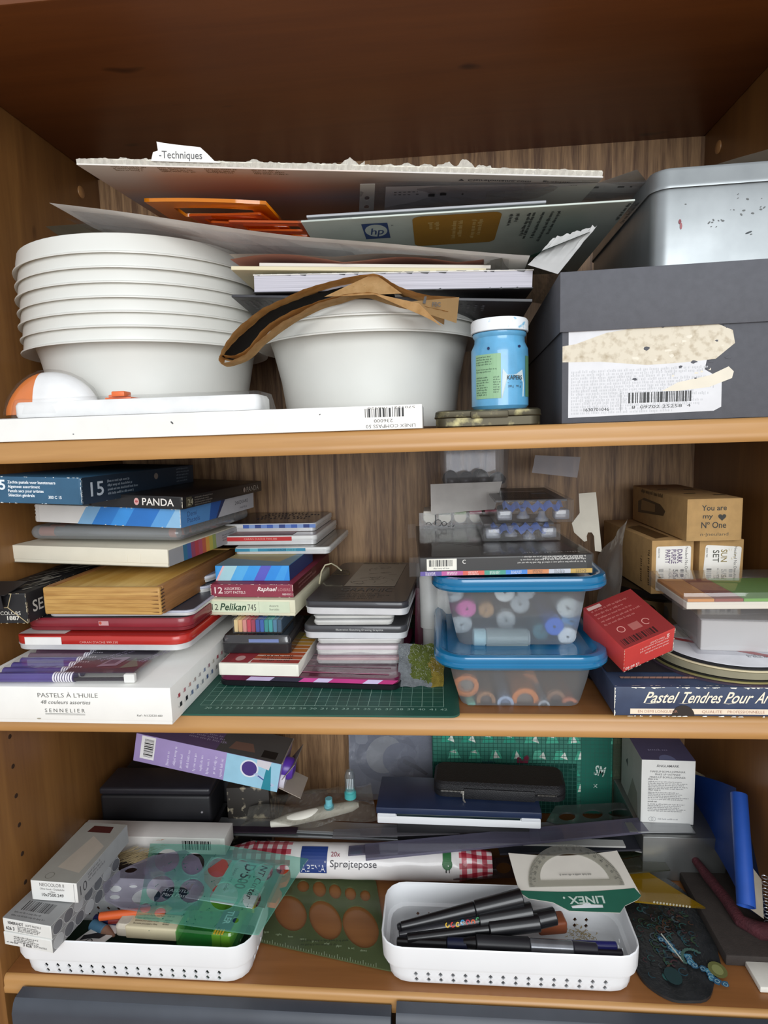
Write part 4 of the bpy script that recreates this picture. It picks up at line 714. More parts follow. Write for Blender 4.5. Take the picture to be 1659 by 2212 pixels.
# ---- graphite tins
GT = M('#4a4744', .3, .1, 18, coat=.3)
t, w = ptin('pencil_tin', 'grey graphite pencil tin with a face sketch on the lid, topmost of its stack', (656, 1326), (882, 1329), .091, .083, .3520, .0145, .19, GT, M('#3a3a3e', .3, coat=.3), .010, lidh=.52, rim='#e3e4e6'); F = lambda u, v, l: V((u, v, .0148 + l)); pr = Pr(); pr.rect(F, .030, .062, .088, .176, '#a49a8a'); rnd = random.Random(8)
for _ in range(26):
    a = rnd.uniform(0, 6.28); u, v = rnd.uniform(.036, .082), rnd.uniform(.07, .168); r = rnd.uniform(.006, .016); pr.ring(F, u, v, r, r + .0008, rnd.choice(('#5b554c', '#7c7466', '#453f38')), 8, a, a + rnd.uniform(.8, 1.8)) if .032 + r < u < .086 - r and .064 + r < v < .174 - r else None
for k in range(10): u = rnd.uniform(.034, .07); v = rnd.uniform(.07, .165); pr.poly(F, [(u, v), (u + .010, v + .004), (u + .012, v + .0052), (u + .001, v + .0018)], '#4a443c')
pr.text(F, 'DERWENT', .030, .178, .0085, '#8a7d60', w=.054, bold=1); pr.text(F, 'GRAPHIC', .030, .042, .014, '#6f6c68', w=.058); pr.fine(F, .028, .032, .06, 4, .0065, '#67635e', xh=.0024, seed=5); pr.fine(F, .004, .14, .022, 4, .008, '#7e7250', seed=6); pr.build('printed_lid', t)
tin('pencil_tin', 'thin silver tin between the two dark graphite tins, upper one', 'tin', mat_of((.3190, .094, .3458)), .087, .15, .0060, M('#77777a', .3), M('#9fa0a0', .3, metal=.5), .006)
tin('pencil_tin', 'thin white tin between the two dark graphite tins, lower one', 'tin', mat_of((.3200, .090, .3400)), .084, .15, .0056, M('#b9b9b9', .3), M('#d9d8d4', .35), .006)
t, w = ptin('pencil_tin', 'dark grey tin with small white edge lettering, middle of the graphite tin stack', (654, 1380), (880, 1380), .092, .088, .3252, .0146, .19, M('#3f3e40', .3), M('#47474a', .3, coat=.3), .010, lidh=.55, rim='#e3e4e6'); pr = Pr(); pr.text(lambda u, v, l: V((u, .0001 - l, v)), 'Illustration Sketching Drawing Graphite', .036, .0095, .0020, '#c9c9c6', w=.050); pr.build('edge_text', t)
tin('pencil_tin', 'thin silver tin under the dark grey lettered tin', 'tin', mat_of((.3225, .092, .3190)), .090, .14, .0060, M('#8c8588', .3), M('#cfcdcb', .3), .006)
tin('pencil_tin', 'pale pink tin near the bottom of the graphite tin stack', 'tin', mat_of((.3215, .088, .3082)), .091, .14, .0106, M('#a79aa0', .3), M('#c9bcc0', .35), .006)
tin('pencil_tin', 'pale rose tin lying on the magenta striped tin', 'tin', mat_of((.3225, .082, .3010)), .089, .14, .0070, M('#b98c9a', .3), M('#d9b2b2', .4), .006)
b = B(); tube(b, [at(690, 1262, y=.19) + V((0, 0, 0)), at(694, 1235, y=.2), at(702, 1221, y=.205), at(716, 1217, y=.21), at(728, 1224, y=.2), at(737, 1232, y=.19)], .0009, 6)
b2_ = at(700, 1240, y=.19); bmesh.ops.translate(b, verts=b.verts, vec=-b2_); solo('elastic_cord', b, M('#cfc7a8', .7), 'cream elastic cord looped over the graphite tin', 'cord', b2_, smooth=True)
# felt patch
FB = M('#9aa0a6', .95, .2, 60, bump=1.0, col2='#8a8f3a', thr=(.46, .56)); b = B(); nx = 16; rows = []
O = at(862, 1484, y=.055); 
sh = sheet('felt_sample', 'small square of needle-felted wool in grey, green and mustard leaning on the tins', 'felt', [at(862, 1483, y=.056), at(958, 1488, y=.056), at(962, 1392, y=.085), at(860, 1390, y=.082)], [M('#9fa4a8', 1, .15, 300, bump=1.0), M('#74803a', 1, .2, 200, bump=1.0), M('#a5913f', 1, .2, 200, bump=1.0)], th=.006, wob=.004, nx=40, ny=40, fn=lambda u, v: V((.002 * mnoise.noise(V((v * 4, 3, 1))), 0, .002 * mnoise.noise(V((u * 5, 0, 2))))))
for p in sh.data.polygons:
    c = p.center; u = c.x / .042 + .5; v = c.z / .045 + .5; n = mnoise.noise(V((u * 5, v * 5, 1))) * .25 + mnoise.noise(V((u * 30, v * 30, 1))) * .12
    p.material_index = (1 if (u - .56) ** 2 * 1.1 + (v - .60) ** 2 < .15 + n * .25 else 0); p.material_index = 2 if u > .70 + n * .4 and v < .62 + n * .4 else p.material_index
b = B(); rnd = random.Random(3)
for _ in range(900):
    p = Vector((rnd.uniform(-.021, .021), 0, rnd.uniform(-.022, .022))); y = -.0045 - .014 * -(p.z / .05) * 1.0; y = p.z * .31 - .0042; q = V((rnd.gauss(0, .0008), -rnd.uniform(.0003, .0012), rnd.gauss(0, .0008))); s = V((.00012, 0, .0001)); p.y = y + .001
    b.faces.new([b.verts.new(p), b.verts.new(p + s), b.verts.new(p + q + s), b.verts.new(p + q)])
part('loose_fibres', b, M('#b9bdb9', 1), sh, kind='stuff')
# ---- plastic boxes with blue lids
BLUE = M('#15709f', .22, .05, 20, coat=.6); FR = frosted()
def lunchbox(lab, lablid, x0, x1, y0, d, zb, zl, lx0, lx1, inset=.0175):
    w = x1 - x0; o = thing('storage_box', lab, 'plastic box', (x0, y0, zb)); h = zl - zb + .004
    b = B(); lv = [(inset, .0002), (inset - .003, .0), (inset - .006, .003), (inset * .45, h * .55), (0, h)]; lv = [(.0165, 0), (.0125, .001), (.0108, .005), (.0055, h * .5), (.0005, h)]
    rrl(b, w, d, .024, lv, 6, cap0=True, cap1=False)
    for v_ in b.verts: v_.co.z = max(v_.co.z, 0)
    part('tub', b, FR, o, True)
    lw = lx1 - lx0; b = B(); z = zl - zb; ox = lx0 - x0; oy = -.012
    rrl(b, lw, d + .024, .030, [(.010, z + .0015), (.0045, z), (.002, z + .0005), (.0, z + .003), (0, z + .0055), (.0012, z + .0065), (.0005, z + .0085), (.0015, z + .0120), (.005, z + .0132), (.009, z + .0122), (.013, z + .0075), (.016, z + .0070)], 8, ox=ox, oy=oy); part('box_lid', b, BLUE, o, True)
    return o
lunchbox('lower clear plastic box of orange-ringed markers with a blue lid', '', .458, .591, .006, .185, SB + .0003, .3295, .4465, .6015)
lunchbox('upper clear plastic box of marker pens with a blue lid', '', .4575, .590, .024, .170, .3378, .3945, .4455, .6045)
def endon(lab, px, py, y, r, col, L=.11, ring=None, hole=None, group='markers in the plastic boxes'):
    c = at(px, py, y=y); o = thing('marker_pen', lab, 'marker', c, group=group); rot = Matrix.Rotation(-PI / 2, 4, 'X'); b = B()
    if ring: lathe(b, [(r * .62, .004), (r * .62, 0), (r, 0), (r, .02), (r * .93, .021), (r * .93, L), (.0001, L)], 24, mtx=rot); part('cap', b, M(col, .35), o, True); b = B(); lathe(b, [(.0001, .003), (r * .6, .0035)], 20, mtx=rot); part('cap_end', b, M(ring, .5), o, True)
    else:
        lathe(b, [(.0001, 0), (r * .9, 0), (r, .001), (r, .03), (r * .93, .031), (r * .93, L), (.0001, L)], 24, mtx=rot); part('cap', b, M(col, .35), o, True); b = B(); lathe(b, [(.0001, -.0003), (r * .14, -.0003), (r * .14, .0002)], 10, mtx=rot); part('vent_hole', b, M('#2c3138', .5), o)
for lab, px, py, y, r, c in (('marker with a pink cap end', 1010, 1312, .062, .0085, '#e05fae'), ('marker with a tan cap end', 1050, 1314, .070, .0078, '#b98a55'), ('white capped marker at the upper middle of the upper box', 1090, 1278, .045, .0095, '#dfe2e0'), ('grey capped marker at the centre of the upper box', 1122, 1300, .075, .0095, '#b5bcc0'),
    ('pale grey capped marker above the lying pen', 1092, 1334, .080, .0095, '#bfc5c8'), ('white capped marker at the right of the upper box', 1224, 1310, .062, .0100, '#ccd2d0'), ('bright blue capped marker in the upper box', 1197, 1352, .046, .0088, '#3a6fdc'), ('light blue capped marker at the right wall of the upper box', 1228, 1336, .068, .0082, '#4f9ad6'),
    ('white capped marker at the lower right of the upper box', 1225, 1374, .046, .0086, '#eef2f4'), ('dark teal capped marker beside the bright blue one', 1168, 1362, .058, .0082, '#3a7884'), ('pale capped marker at the lower left of the upper box', 1002, 1345, .065, .0085, '#b8c0c4'), ('pale marker end at the upper left corner of the upper box', 985, 1280, .068, .0085, '#c4ccd0'), ('pale marker end below the lid in the upper box', 1135, 1272, .07, .009, '#bcc4c8')):
    endon(lab, px, py, y, r, c)
def pen(name, label, p0, p1, segs, cat='pen', group=None, n=16):
    """pen along p0-p1; segs = list of (t0,t1,r0,r1,material,partname)"""
    p0, p1 = V(p0), V(p1); L = (p1 - p0).length; q = (p1 - p0).to_track_quat('Z', 'Y').to_matrix().to_4x4(); o = thing(name, label, cat, Matrix.Translation(p0) @ q, group=group)
    for t0, t1, r0, r1, m, nm in segs:
        b = B(); e = min(.0008, r0 * .3); lathe(b, [(.0001, t0 * L), (max(r0 - e, .0001), t0 * L), (r0, t0 * L + e), (r1, t1 * L - e), (max(r1 - e, .0001), t1 * L), (.0001, t1 * L)], n, mi=0); part(nm, b, m, o, True)
    return o
a = at(1022, 1375, y=.045); c = at(1142, 1378, y=.047)
pen('marker_pen', 'grey marker lying crosswise at the bottom of the upper plastic box', a, c, [(0, .22, .0088, .0088, M('#bcdce2', .35), 'cap'), (.22, .97, .0098, .0098, M('#9aa5a4', .4), 'barrel'), (.97, 1.0, .0085, .0085, M('#cfd6d4', .4), 'end_plug')], 'marker', 'markers in the plastic boxes', 24)
for lab, px, py, y, r, c, rg in (('orange-ringed marker at the left of the lower box', 1010, 1478, .036, .0105, '#e0813c', '#8a8078'), ('brown-ringed marker at the lower left of the lower box', 1050, 1512, .027, .0088, '#a9764c', '#5a4a44'), ('teal capped marker in the lower box', 1019, 1527, .022, .0046, '#7fd0bb', None), ('pale blue ringed marker in the lower box', 1092, 1519, .024, .0076, '#b4c6e4', '#7687a8'),
    ('largest orange-ringed marker at the centre of the lower box', 1134, 1512, .028, .0125, '#e8873c', '#80746c'), ('silver pen end in the lower box', 1175, 1524, .022, .0054, '#b9bfc8', '#8f96a2'), ('brown-ringed marker right of the centre of the lower box', 1200, 1508, .036, .0090, '#a87a5c', '#6b544c'), ('salmon ringed marker at the lower right of the lower box', 1229, 1521, .030, .0074, '#e3835a', '#b8725a'), ('faint orange marker high in the lower box', 1135, 1468, .075, .012, '#d8864a', '#a77a5a')):
    endon(lab, px, py, y, r, c, ring=rg)
# ---- things on the plastic boxes
mt, w = mbox((908, 1244), (1279, 1236), .022, None, .030); mt.translation.z = .4085
bx = carton('marker_box', 'long black box with a barcode and a strip of coloured squares on the blue lid', 'box', mt, w, .19, .0165, M('#1f1c1a', .35, .1)); f = faces(w, .19, .0165); F = f['front']; pr = Pr(); sw = w / 8
for k, c in enumerate(('#5b4a9a', '#c0569a', '#e0614c', '#3fa088', '#3b86d8', '#dd8a4f', '#c9ccd4', '#c9a24a')):
    pr.rect(F, k * sw, 0, (k + 1) * sw, .0040, c); pr.fine(F, k * sw + sw * .25, .0026, sw * .5, 3, .0011, '#f2ece6' if k < 5 else '#3a322c', xh=.0006, seed=k, ragged=.1)
pr.rect(F, .006, .0050, .033, .0155, '#eceade'); pr.bars(F, .008, .0085, .022, .006, n=32, seed=7); pr.fine(F, .012, .0062, .015, 1, .002, '#555555', seed=1); R = rotF(F, w - .006, .0150, PI)
pr.fine(R, 0, .0040, .062, 3, .0026, '#c9c6c0', xh=.0010, seed=4, ragged=.1); pr.text(R, 'WWW.POSCA.COM', .002, -.0003, .0022, '#d9d6d0', w=.036); pr.ring(F, .040, .0125, .0012, .0019, '#d9d6d0', 14, .8, 5.4)
G = f['top']; pr.fine(G, .008, .165, .07, 7, .010, '#55504b', xh=.003, seed=5); pr.poly(G, [(w - .035, .02), (w - .010, .02), (w - .014, .12), (w - .03, .12)], '#3b2a28'); pr.fine(rotF(G, w - .008, .015, PI), 0, 0, .05, 1, .01, '#a9a49c', xh=.003, seed=6, ragged=0); pr.build('printed_box', bx)
b = B(); box(b, -.010, -.0012, -.0004, w + .001, .20, .0178, .0005, 1); bmesh.ops.delete(b, geom=[q for q in b.faces if q.normal.x < -.9 or q.normal.z < -.9], context='FACES'); part('clear_sleeve', b, CLEAR, bx)
def podbox(lab, A, Bp, y, z, d, h, n, topprint):
    mt, w = mbox(A, Bp, y, z); o = thing('blister_box', lab, 'clear box', mt); b = B(); box(b, 0, 0, 0, w, d, h, .0004, 1); part('clear_shell', b, CLEAR, o)
    for k in range(n):
        b = B(); x = w * (.14 + .72 * k / (n - 1)); r = .0065
        if k in (0, n - 1): box(b, x - .0075, .003, .002, x + .0075, .017, .0125, .002, 2)
        else: lathe(b, [(.0001, .002), (r, .002), (r, .0045), (r * .7, .006), (r * .45, .0105), (r * .6, .0125), (.0001, .0130)], 18, mtx=Matrix.Translation((x, .0105, -.0035 + .003 * (k % 2))) @ Matrix.Translation((0, 0, .002)))
        part('small_cup', b, clear('#e2e4ea', .45, .7, .1, '#a9adb8'), o, True)
    b = B(); P = [V((w * (.12 + .76 * k / 20), .010 + .003 * math.sin(k), h * .68 + .0028 * math.sin(k * 1.7))) for k in range(21)]
    vs = [(b.verts.new(p - V((0, .006, .0025))), b.verts.new(p + V((0, .006, .003)))) for p in P]
    for (a_, b_), (c_, d_) in zip(vs, vs[1:]): b.faces.new((a_, c_, d_, b_))
    bmesh.ops.solidify(b, geom=b.faces[:], thickness=.0004); part('blue_film', b, clear('#c9d8ff', 1.3, .6, .1, '#9dbaff'), o, True)
    b = B(); box(b, .003, .02, h - .0035, w - .003, d - .01, h - .0015); ins = part('black_insert', b, M('#3a3638', .4), o)
    if topprint:
        pr = Pr(); F = lambda u, v, l: V((u, v, h - .0014 + l)); pr.rect(F, .012, .026, w - .012, d * .62, '#171517'); pr.fine(F, .018, d * .58, w * .5, 8, .0085, '#5a5658', xh=.0030, seed=3); pr.rect(F, w * .62, d * .46, w * .82, d * .53, '#4a6a86'); pr.text(F, 'GELATOS', w * .55, .034, .0035, '#a5502c', w=.02); pr.rect(F, .014, d * .63, w - .012, d * .66, '#c9c4c4'); pr.build('insert_print', ins)
    return o, w
podbox('thin clear box of small plastic cups, lower of two on the long black box', (1043, 1175), (1211, 1176), .092, .4265, .10, .0165, 4, False)
o, w = podbox('clear box of small plastic cups with a black insert, topmost on the long black box', (1068, 1133), (1240, 1133), .098, .4438, .16, .0225, 4, True)
C = [at(1149, 1021, y=.235), at(1247, 1032, y=.235), at(1254, 988, y=.245), at(1156, 984, y=.245)]; sheet('hang_tab', '', '', C, clear('#e6e5e9', 1.0, .4, .2, '#dddce2'), th=.0005, parent=o, nx=6, ny=4, fn=lambda u, v: V((0, 0, .001 * math.sin(v * 9))))
# pastel set with white card
st = thing('pastel_set', 'small set of round pastels in a clear tray with a white card', 'pastel set', (.431, .190, .4180)); b = B(); rrl(b, .115, .07, .004, [(.003, 0), (.001, .001), (0, .014), (-.002, .0145)], cap1=False); part('clear_tray', b, CLEAR, st, True)
for k, c in enumerate(('#d8d3c8', '#a0a59a', '#7e9a5a', '#c07a88', '#c06a78', '#b8b4ae')):
    b = B(); rot = Matrix.Translation((.012 + k * .018, .004, .0195)) @ Matrix.Rotation(-PI / 2, 4, 'X') @ Matrix.Rotation(0, 4, 'Z'); lathe(b, [(.0001, 0), (.0068, 0), (.0075, .0008), (.0075, .05), (.0001, .05)], 20, mtx=rot); p = part('pastel_stick', b, M('#d5cfbf', .8), st, True); b = B(); box(b, .0048 + k * .018, .0030, .0225, .0192 + k * .018, .045, .0272, .001); part('coloured_wrap', b, M(c, .7), p)
b = B(); box(b, .0, -.003, .0, .115, -.0022, .026); part('clear_front', b, clear('#eeeeee', .10, .5, .08), st)
pr = Pr(); F = lambda u, v, l: V((u, -.0032 - l, v)); pr.ring(F, .022, .014, .0035, .0042, '#1c1c20', 14, -1.5, 3.6); pr.rect(F, .0185, .012, .0195, .024, '#1c1c20'); pr.ring(F, .029, .013, .0022, .0030, '#1c1c20', 12); pr.rect(F, .033, .0095, .036, .0102, '#1c1c20'); pr.poly(F, [(.038, .009), (.040, .009), (.041, .013)], '#1c1c20'); pr.ring(F, .011, .012, .0025, .0032, '#1c1c20', 10, 0, 3); pr.build('handwriting', st)
sheet('hang_card', '', '', [at(931, 1111, y=.18), at(1068, 1100, y=.18), at(1085, 1040, y=.2), at(930, 1046, y=.2)], M('#e6e3df', .7), th=.0012, parent=st, nx=6, ny=4)
# clear tub with dark lumps at the back
tb = thing('plastic_tub', 'clear plastic tub of dark objects high at the back of the middle shelf', 'plastic tub', (.456, .225, .4665)); b = B(); rrl(b, .085, .07, .012, [(.004, 0), (.002, .001), (0, .048), (-.002, .0485), (-.002, .0505)], 6, cap1=False); part('tub', b, clear('#dcdce2', .12, .6, .08), tb, True)
rnd = random.Random(4)
for k in range(7):
    b = B(); x, y = .014 + (k % 4) * .019, .014 + (k // 4) * .02; bmesh.ops.create_icosphere(b, subdivisions=2, radius=.0095)
    for v_ in b.verts: v_.co = v_.co * (1 + .35 * mnoise.noise(v_.co * 90 + V((k, 0, 0)))); v_.co.z = v_.co.z * (.9 if k % 2 else 1.2) + .0115; v_.co.x += x; v_.co.y += y
    part('dark_lump', b, M('#2b2226', .35, .3, 80), tb, True)
# hook card and leaning sleeve
C = [at(1238, 1185, y=.205), at(1300, 1192, y=.205), at(1287, 1063, y=.215), at(1250, 1066, y=.215)]; O = (C[0] + C[1] + C[2] + C[3]) / 4
pts = [(1250, 1066), (1287, 1063), (1300, 1192), (1285, 1190), (1283, 1158), (1278, 1150), (1270, 1150), (1267, 1158), (1268, 1168), (1262, 1170), (1240, 1150), (1235, 1130), (1252, 1108)]
b = B(); O.y = .205; b.free(); b = plate([((lambda q: (q.x - O.x, q.z - O.z))(at(px, py, y=.205))) for px, py in pts], th=.0012, mtx=Matrix.Rotation(PI / 2, 4, 'X')); solo('hang_card', b, M('#d6cfbf', .7), 'cream card with a hanging slot standing against the back panel', 'card', O)
C = [at(1298, 1428, y=.07), at(1340, 1250, y=.02), at(1354, 1118, y=.17), at(1293, 1222, y=.21)]
sheet('plastic_sleeve', 'crumpled clear bag with white paper wedged between the plastic boxes and kraft boxes', 'plastic bag', [at(1300, 1432, y=.085), at(1322, 1425, y=.06), at(1356, 1120, y=.10), at(1292, 1200, y=.18)], clear('#d9d4ce', .9, .5, .1, '#d5ccc2', bump=.6), th=.0008, wob=.006, nx=14, ny=24)
# tall tubes box and maroon book behind
tt = thing('tube_box', 'tall clear box with white plastic tubes behind the plastic boxes', 'clear box', (.4275, .135, .288)); b = B(); box(b, 0, 0, 0, .045, .06, .108, .001, 1); part('clear_shell', b, CLEAR, tt, True)
for k in range(2): b = B(); lathe(b, [(.0001, .001), (.008, .001), (.008, .030), (.0105, .031), (.0105, .088), (.004, .1), (.0001, .1)], 20, mtx=Matrix.Translation((.0135 + k * .019, .016, 0))); part('white_tube', b, M('#d6d6d2', .45), tt, True)
solo('hardback_book', box(B(), 0, 0, 0, .010, .12, .072, .0008), M('#5a1630', .5), 'maroon hardback book standing behind the graphite tins', 'book', (.4225, .165, .288), (0, .04, 0), smooth=True)
# ---- right group
solo('round_palette', lathe(B(), [(.0001, 0), (.098, 0), (.1, .0006), (.1, .0016), (.098, .002), (.0001, .002)], 64), M('#1b1c24', .25, .2, 30), 'black round tray flat on the shelf under the navy box', 'palette', (.6945, .115, SB + .0003), smooth=True)
nv = carton('pastel_box', 'worn navy pastel box with cream script lettering at the lower right', 'box', mat_of((.6010, -.003, SB + .0026)), .187, .17, .0265, M('#3c4a66', .55, .15, 40, col2='#2f3a54'), lid=.0255); f = faces(.187, .17, .0265); F = f['front']; pr = Pr(); pr.l = .0004
pr.rect(F, .0135, .0022, .187, .0070, '#ead9c2'); pr.poly(F, [(.0575 + .0095 * math.cos(a) + 0, .0004 + .0098 * math.sin(a)) for a in (PI * k / 16 for k in range(17))], '#2b2420')
def script(s, u, v, h, w): pr.text(F, s, u, v, h, '#f0e6d0', w=w, bold=1, shear=.45)
script('Pastel', .0245, .0125, .0098, .0255); script('Tendres', .0540, .0125, .0098, .0330); script('Pour', .0905, .0125, .0098, .0215); script('Artistes', .1155, .0125, .0098, .030)
for u, L in ((.0235, .016), (.0530, .012), (.0895, .012)): pr.poly(F, [(u, .0122), (u + L * .4, .0115), (u + L, .0124), (u + L * .4, .0119)], '#f0e6d0')
pr.text(F, 'EN DEMI LONGUEUR', .0200, .0034, .0024, '#a0705c', w=.033); pr.text(F, 'QUALITE', .0730, .0034, .0024, '#a0705c', w=.0165); pr.text(F, 'PROFESSIONNELLE', .094, .0034, .0024, '#a0705c', w=.03)
pr.wear(F, .187, .0265, '#e6e4da', 90, 4, .0018); pr.wear(F, .187, .0265, '#e6e4da', 26, 14, .0022, 't'); G = f['top']; pr.rect(G, .010, .016, .10, .020, '#b98f7c')
for k in range(16): pr.poly(G, [(.012 + k * .0055, .016), (.0125 + k * .0055, .016), (.0145 + k * .0055, .020), (.014 + k * .0055, .020)], '#4c3a3a')
pr.rect(G, .002, .03, .185, .165, '#231d28'); pr.wear(G, .187, .17, '#cfc9bd', 40, 6, edges='b'); pr.build('printed_label', nv)
dz = .3145
for k, (lab, r, th, c, cx, cy) in enumerate((('purple-black round disc, lowest of the disc stack', .069, .0024, '#3a2c3c', .7205, .066), ('brass edged round tin lid in the disc stack', .0665, .0022, '#a9a26c', .721, .064), ('black round disc with a brassy rim in the disc stack', .0655, .0016, '#1c1c18', .721, .063), ('olive grey round cardboard disc, thickest of the stack', .0645, .0062, '#8d8870', .7215, .062), ('cream round card disc below the top of the disc stack', .063, .0016, '#d9cdaa', .722, .0605), ('black round disc just under the top white disc', .0625, .0018, '#15161a', .7225, .0605), ('white round disc with a red band, topmost of the disc stack', .0605, .0010, '#dcdde2', .723, .061))):
    b = B(); lathe(b, [(.0001, 0), (r - .0008, 0), (r, .0004), (r, th - .0003), (r - .0006, th), (.0001, th)], 72); o = solo('round_disc', b, M(c, .35 if k in (1, 2) else .6, .08, 40, metal=.6 if k == 1 else 0), lab, 'disc', (cx, cy, dz), smooth=True, group='round discs and lids stacked on the navy box'); dz += th + .0001
pr = Pr(); F = lambda u, v, l: V((u, v, .0010 + l)); pr.poly(F, [(-.052, .012), (-.050, .018), (.030, -.0415), (.022, -.0440)], '#a8393c'); pr.fine(rotF(F, .0, -.035, -.1), .0, 0, .03, 2, .004, '#777a80', seed=2); pr.poly(F, [(-.053, .022), (-.035, .045), (-.018, .02), (-.02, .008), (-.046, .016)], '#b9b8b0'); pr.rect(F, -.03, -.0, -.0296, .03, '#3a3a3c'); pr.build('printed_disc', o)
# clear box with sticky notes
mt, w = mbox((1505, 1407), (1700, 1408), .030, .3305, .022); w = .097; cx_ = thing('clear_box', 'open clear plastic box with white paper inside, on the round discs', 'clear box', mt)
b = B(); rrl(b, w, .12, .003, [(.002, 0), (.0005, .0008), (0, .045), (-.0010, .0455)], 3, cap1=False); bmesh.ops.solidify(b, geom=b.faces[:], thickness=.0008); part('shell', b, clear('#e6e6ea', .08, .6, .05), cx_, True)
b = B(); box(b, .006, .010, .0015, w - .004, .108, .030, .001); part('paper_block', b, M('#d9d7d2', .7, .05, 10), cx_); b = B(); box(b, .004, .006, .031, w - .004, .112, .0325, .0004, 1); part('inner_lid', b, clear('#eeeeee', .4, .7, .08), cx_)
mt2 = mat_of((at(1484, 1290, y=.018).x, .018, .3770)); sn = thing('sticky_notes', 'stack of white and coloured index tabs in a clear holder on the clear box', 'sticky notes', mt2)
b = B(); box(b, 0, 0, 0, .112, .075, .0062, .0004, 1); part('white_base', b, M('#efeeea', .6, .05, 20, stretch=(.3, 1, 80)), sn)
for k, (a_, b_, c) in enumerate(((.001, .024, '#d9944a'), (.024, .048, '#9a4a3c'), (.048, .111, '#6fae45'))): b = B(); box(b, a_, .001, .0063, b_ - .0004, .074, .0090, .0003, 1); part('coloured_tabs', b, M(c, .6, .1, 20, stretch=(.3, 1, 90)), sn)
b = B(); box(b, -.0035, -.001, -.0003, .113, .085, .0150, .001, 2); bmesh.ops.delete(b, geom=[q for q in b.faces if q.normal.z < -.9], context='FACES'); part('clear_cover', b, clear('#ece6dc', .10, .6, .06), sn, True)
# red box
A_, B_ = at(1346, 1452, y=.004), at(1453, 1405, y=.020); mt = axes(A_, B_ - A_, (-.12, -.45, .9)); w = (B_ - A_).length
rd = carton('medicine_box', 'small red box lying askew against the round discs', 'box', mt, w, .058, .028, M('#c9403c', .5, .05)); f = faces(w, .058, .028); F = f['front']; pr = Pr(); R = rotF(F, w - .002, .0245, PI); pr.text(R, '2', .0035, -.0, .0035, '#f2d6d0', w=.003, bold=3); pr.text(R, 'Faber-Castell', .009, .001, .0026, '#f2c6c0', w=.014)
pr.fine(R, .004, .0115, .034, 3, .0036, '#f0c4be', xh=.0012, seed=2); pr.text(R, '12 60 60', w - .018, .0200, .0028, '#f2d6d0', w=.014, bold=2); pr.wear(F, w, .028, '#e9d9c4', 34, 5, edges='rbl')
G = f['top']; pr.rect(G, 0, 0, w, .058, '#8a2a2a'); pr.bars(G, .003, .003, .034, .007, c='#3a1616', n=30, seed=3); pr.rect(G, .020, .014, .030, .022, '#a9605a'); pr.ring(G, .036, .018, .003, .0037, '#d99a90', 12, 0, 5); pr.ring(G, .012, .020, .003, .0037, '#d99a90', 12); pr.fine(G, .003, .049, w - .008, 5, .0048, '#b8706a', xh=.0014, seed=7); pr.rect(G, .002, .052, .016, .056, '#c9a79f'); pr.build('printed_text', rd)
# kraft boxes
k0 = carton('kraft_box', 'small kraft box with a round thumb hole, lowest and behind the red box', 'box', mat_of((.672, .225, SB + .0003)), .068, .075, .0415, KRAFT); pr = Pr(); F = faces(.068, .075, .0415)['front']; pr.ell(F, .034, .024, .0095, .0105, '#2f2114', 24); pr.build('thumb_hole', k0)
solo('round_palette', lathe(B(), [(.0001, 0), (.060, 0), (.070, .006), (.072, .014), (.070, .0142), (.0001, .0142)], 56), M('#1b1613', .3), 'dark brown round tray between the kraft boxes', 'tray', (.7195, .205, .3450), smooth=True)
def kraft(lab, x, y, z, w, d, h, fr, rz=0):
    o = carton('kraft_box', lab, 'box', mat_of((x, y, z), (0, 0, rz)), w, d, h, KRAFT, bev=.0008); return o, faces(w, d, h)
o, f = kraft('kraft box with a purple printed sticker, lower left of the three', .6755, .130, .3600, .0435, .15, .0575, None, .06); F = f['front']; pr = Pr(); dk = '#2b2b2c'
def sticker(o, F, seed, kind):
    pr = Pr(); L = .0003; pts = rrect(.0045, .0035, .0405, .0510, .0022, 3); 
    if kind: c_, s_ = math.cos(-.06), math.sin(-.06); pts = [((x - .022) * c_ - (y - .027) * s_ + .022, (x - .022) * s_ + (y - .027) * c_ + .027) for x, y in pts]
    pr.poly(F, pts, '#f0ede6'); D = '#2b2b2c'; T = -PI / 2
    pr.text(F, 'Neuland No.One Art', .0345, .0500, .0030, D, w=.034, rot=T); pr.text(F, '5/Set', .0225 + .0, .0260, .0050, D, w=.0145, rot=T, bold=2); pr.text(F, 'n-neuland', .0180, .0270, .0024, D, w=.014, rot=T); pr.text(F, '8000.700', .0065, .0490, .0018, D, w=.010, rot=T)
    G = rotF(F, .0075, .0270, T); pr.bars(G, 0, 0, .017, .005, n=22, seed=seed)
    for i in range(3): pr.rect(F, .0300, .0225 - i * .0048, .0335, .0258 - i * .0048, D)
    if kind:
        pr.text(F, 'SUN', .0215, .0470, .0062, '#8c7a3c', w=.013, rot=T, bold=1); pr.text(F, 'SET', .0135, .0465, .0062, '#4a4a40', w=.013, rot=T, bold=1)
        for i in range(7): a = -1.2 + i * .5; pr.poly(F, [(.0305 + .003 * math.cos(a), .042 + .003 * math.sin(a)), (.0307 + .006 * math.cos(a), .0422 + .006 * math.sin(a)), (.0303 + .006 * math.cos(a), .0417 + .006 * math.sin(a))], '#b9a24a')
    else:
        for i, s in enumerate(('DARK', 'PURPLE', 'PARTY')): pr.text(F, s, .0265 - i * .0062, .0475, .0050, '#6b5a78', w=.015, rot=T, bold=2)
        pr.ell(F, .0100, .0062, .0024, .0024, '#4a3348', 14); pr.ell(F, .0165, .0062, .0024, .0024, '#3f3040', 14)
    pr.build('printed_sticker', o)
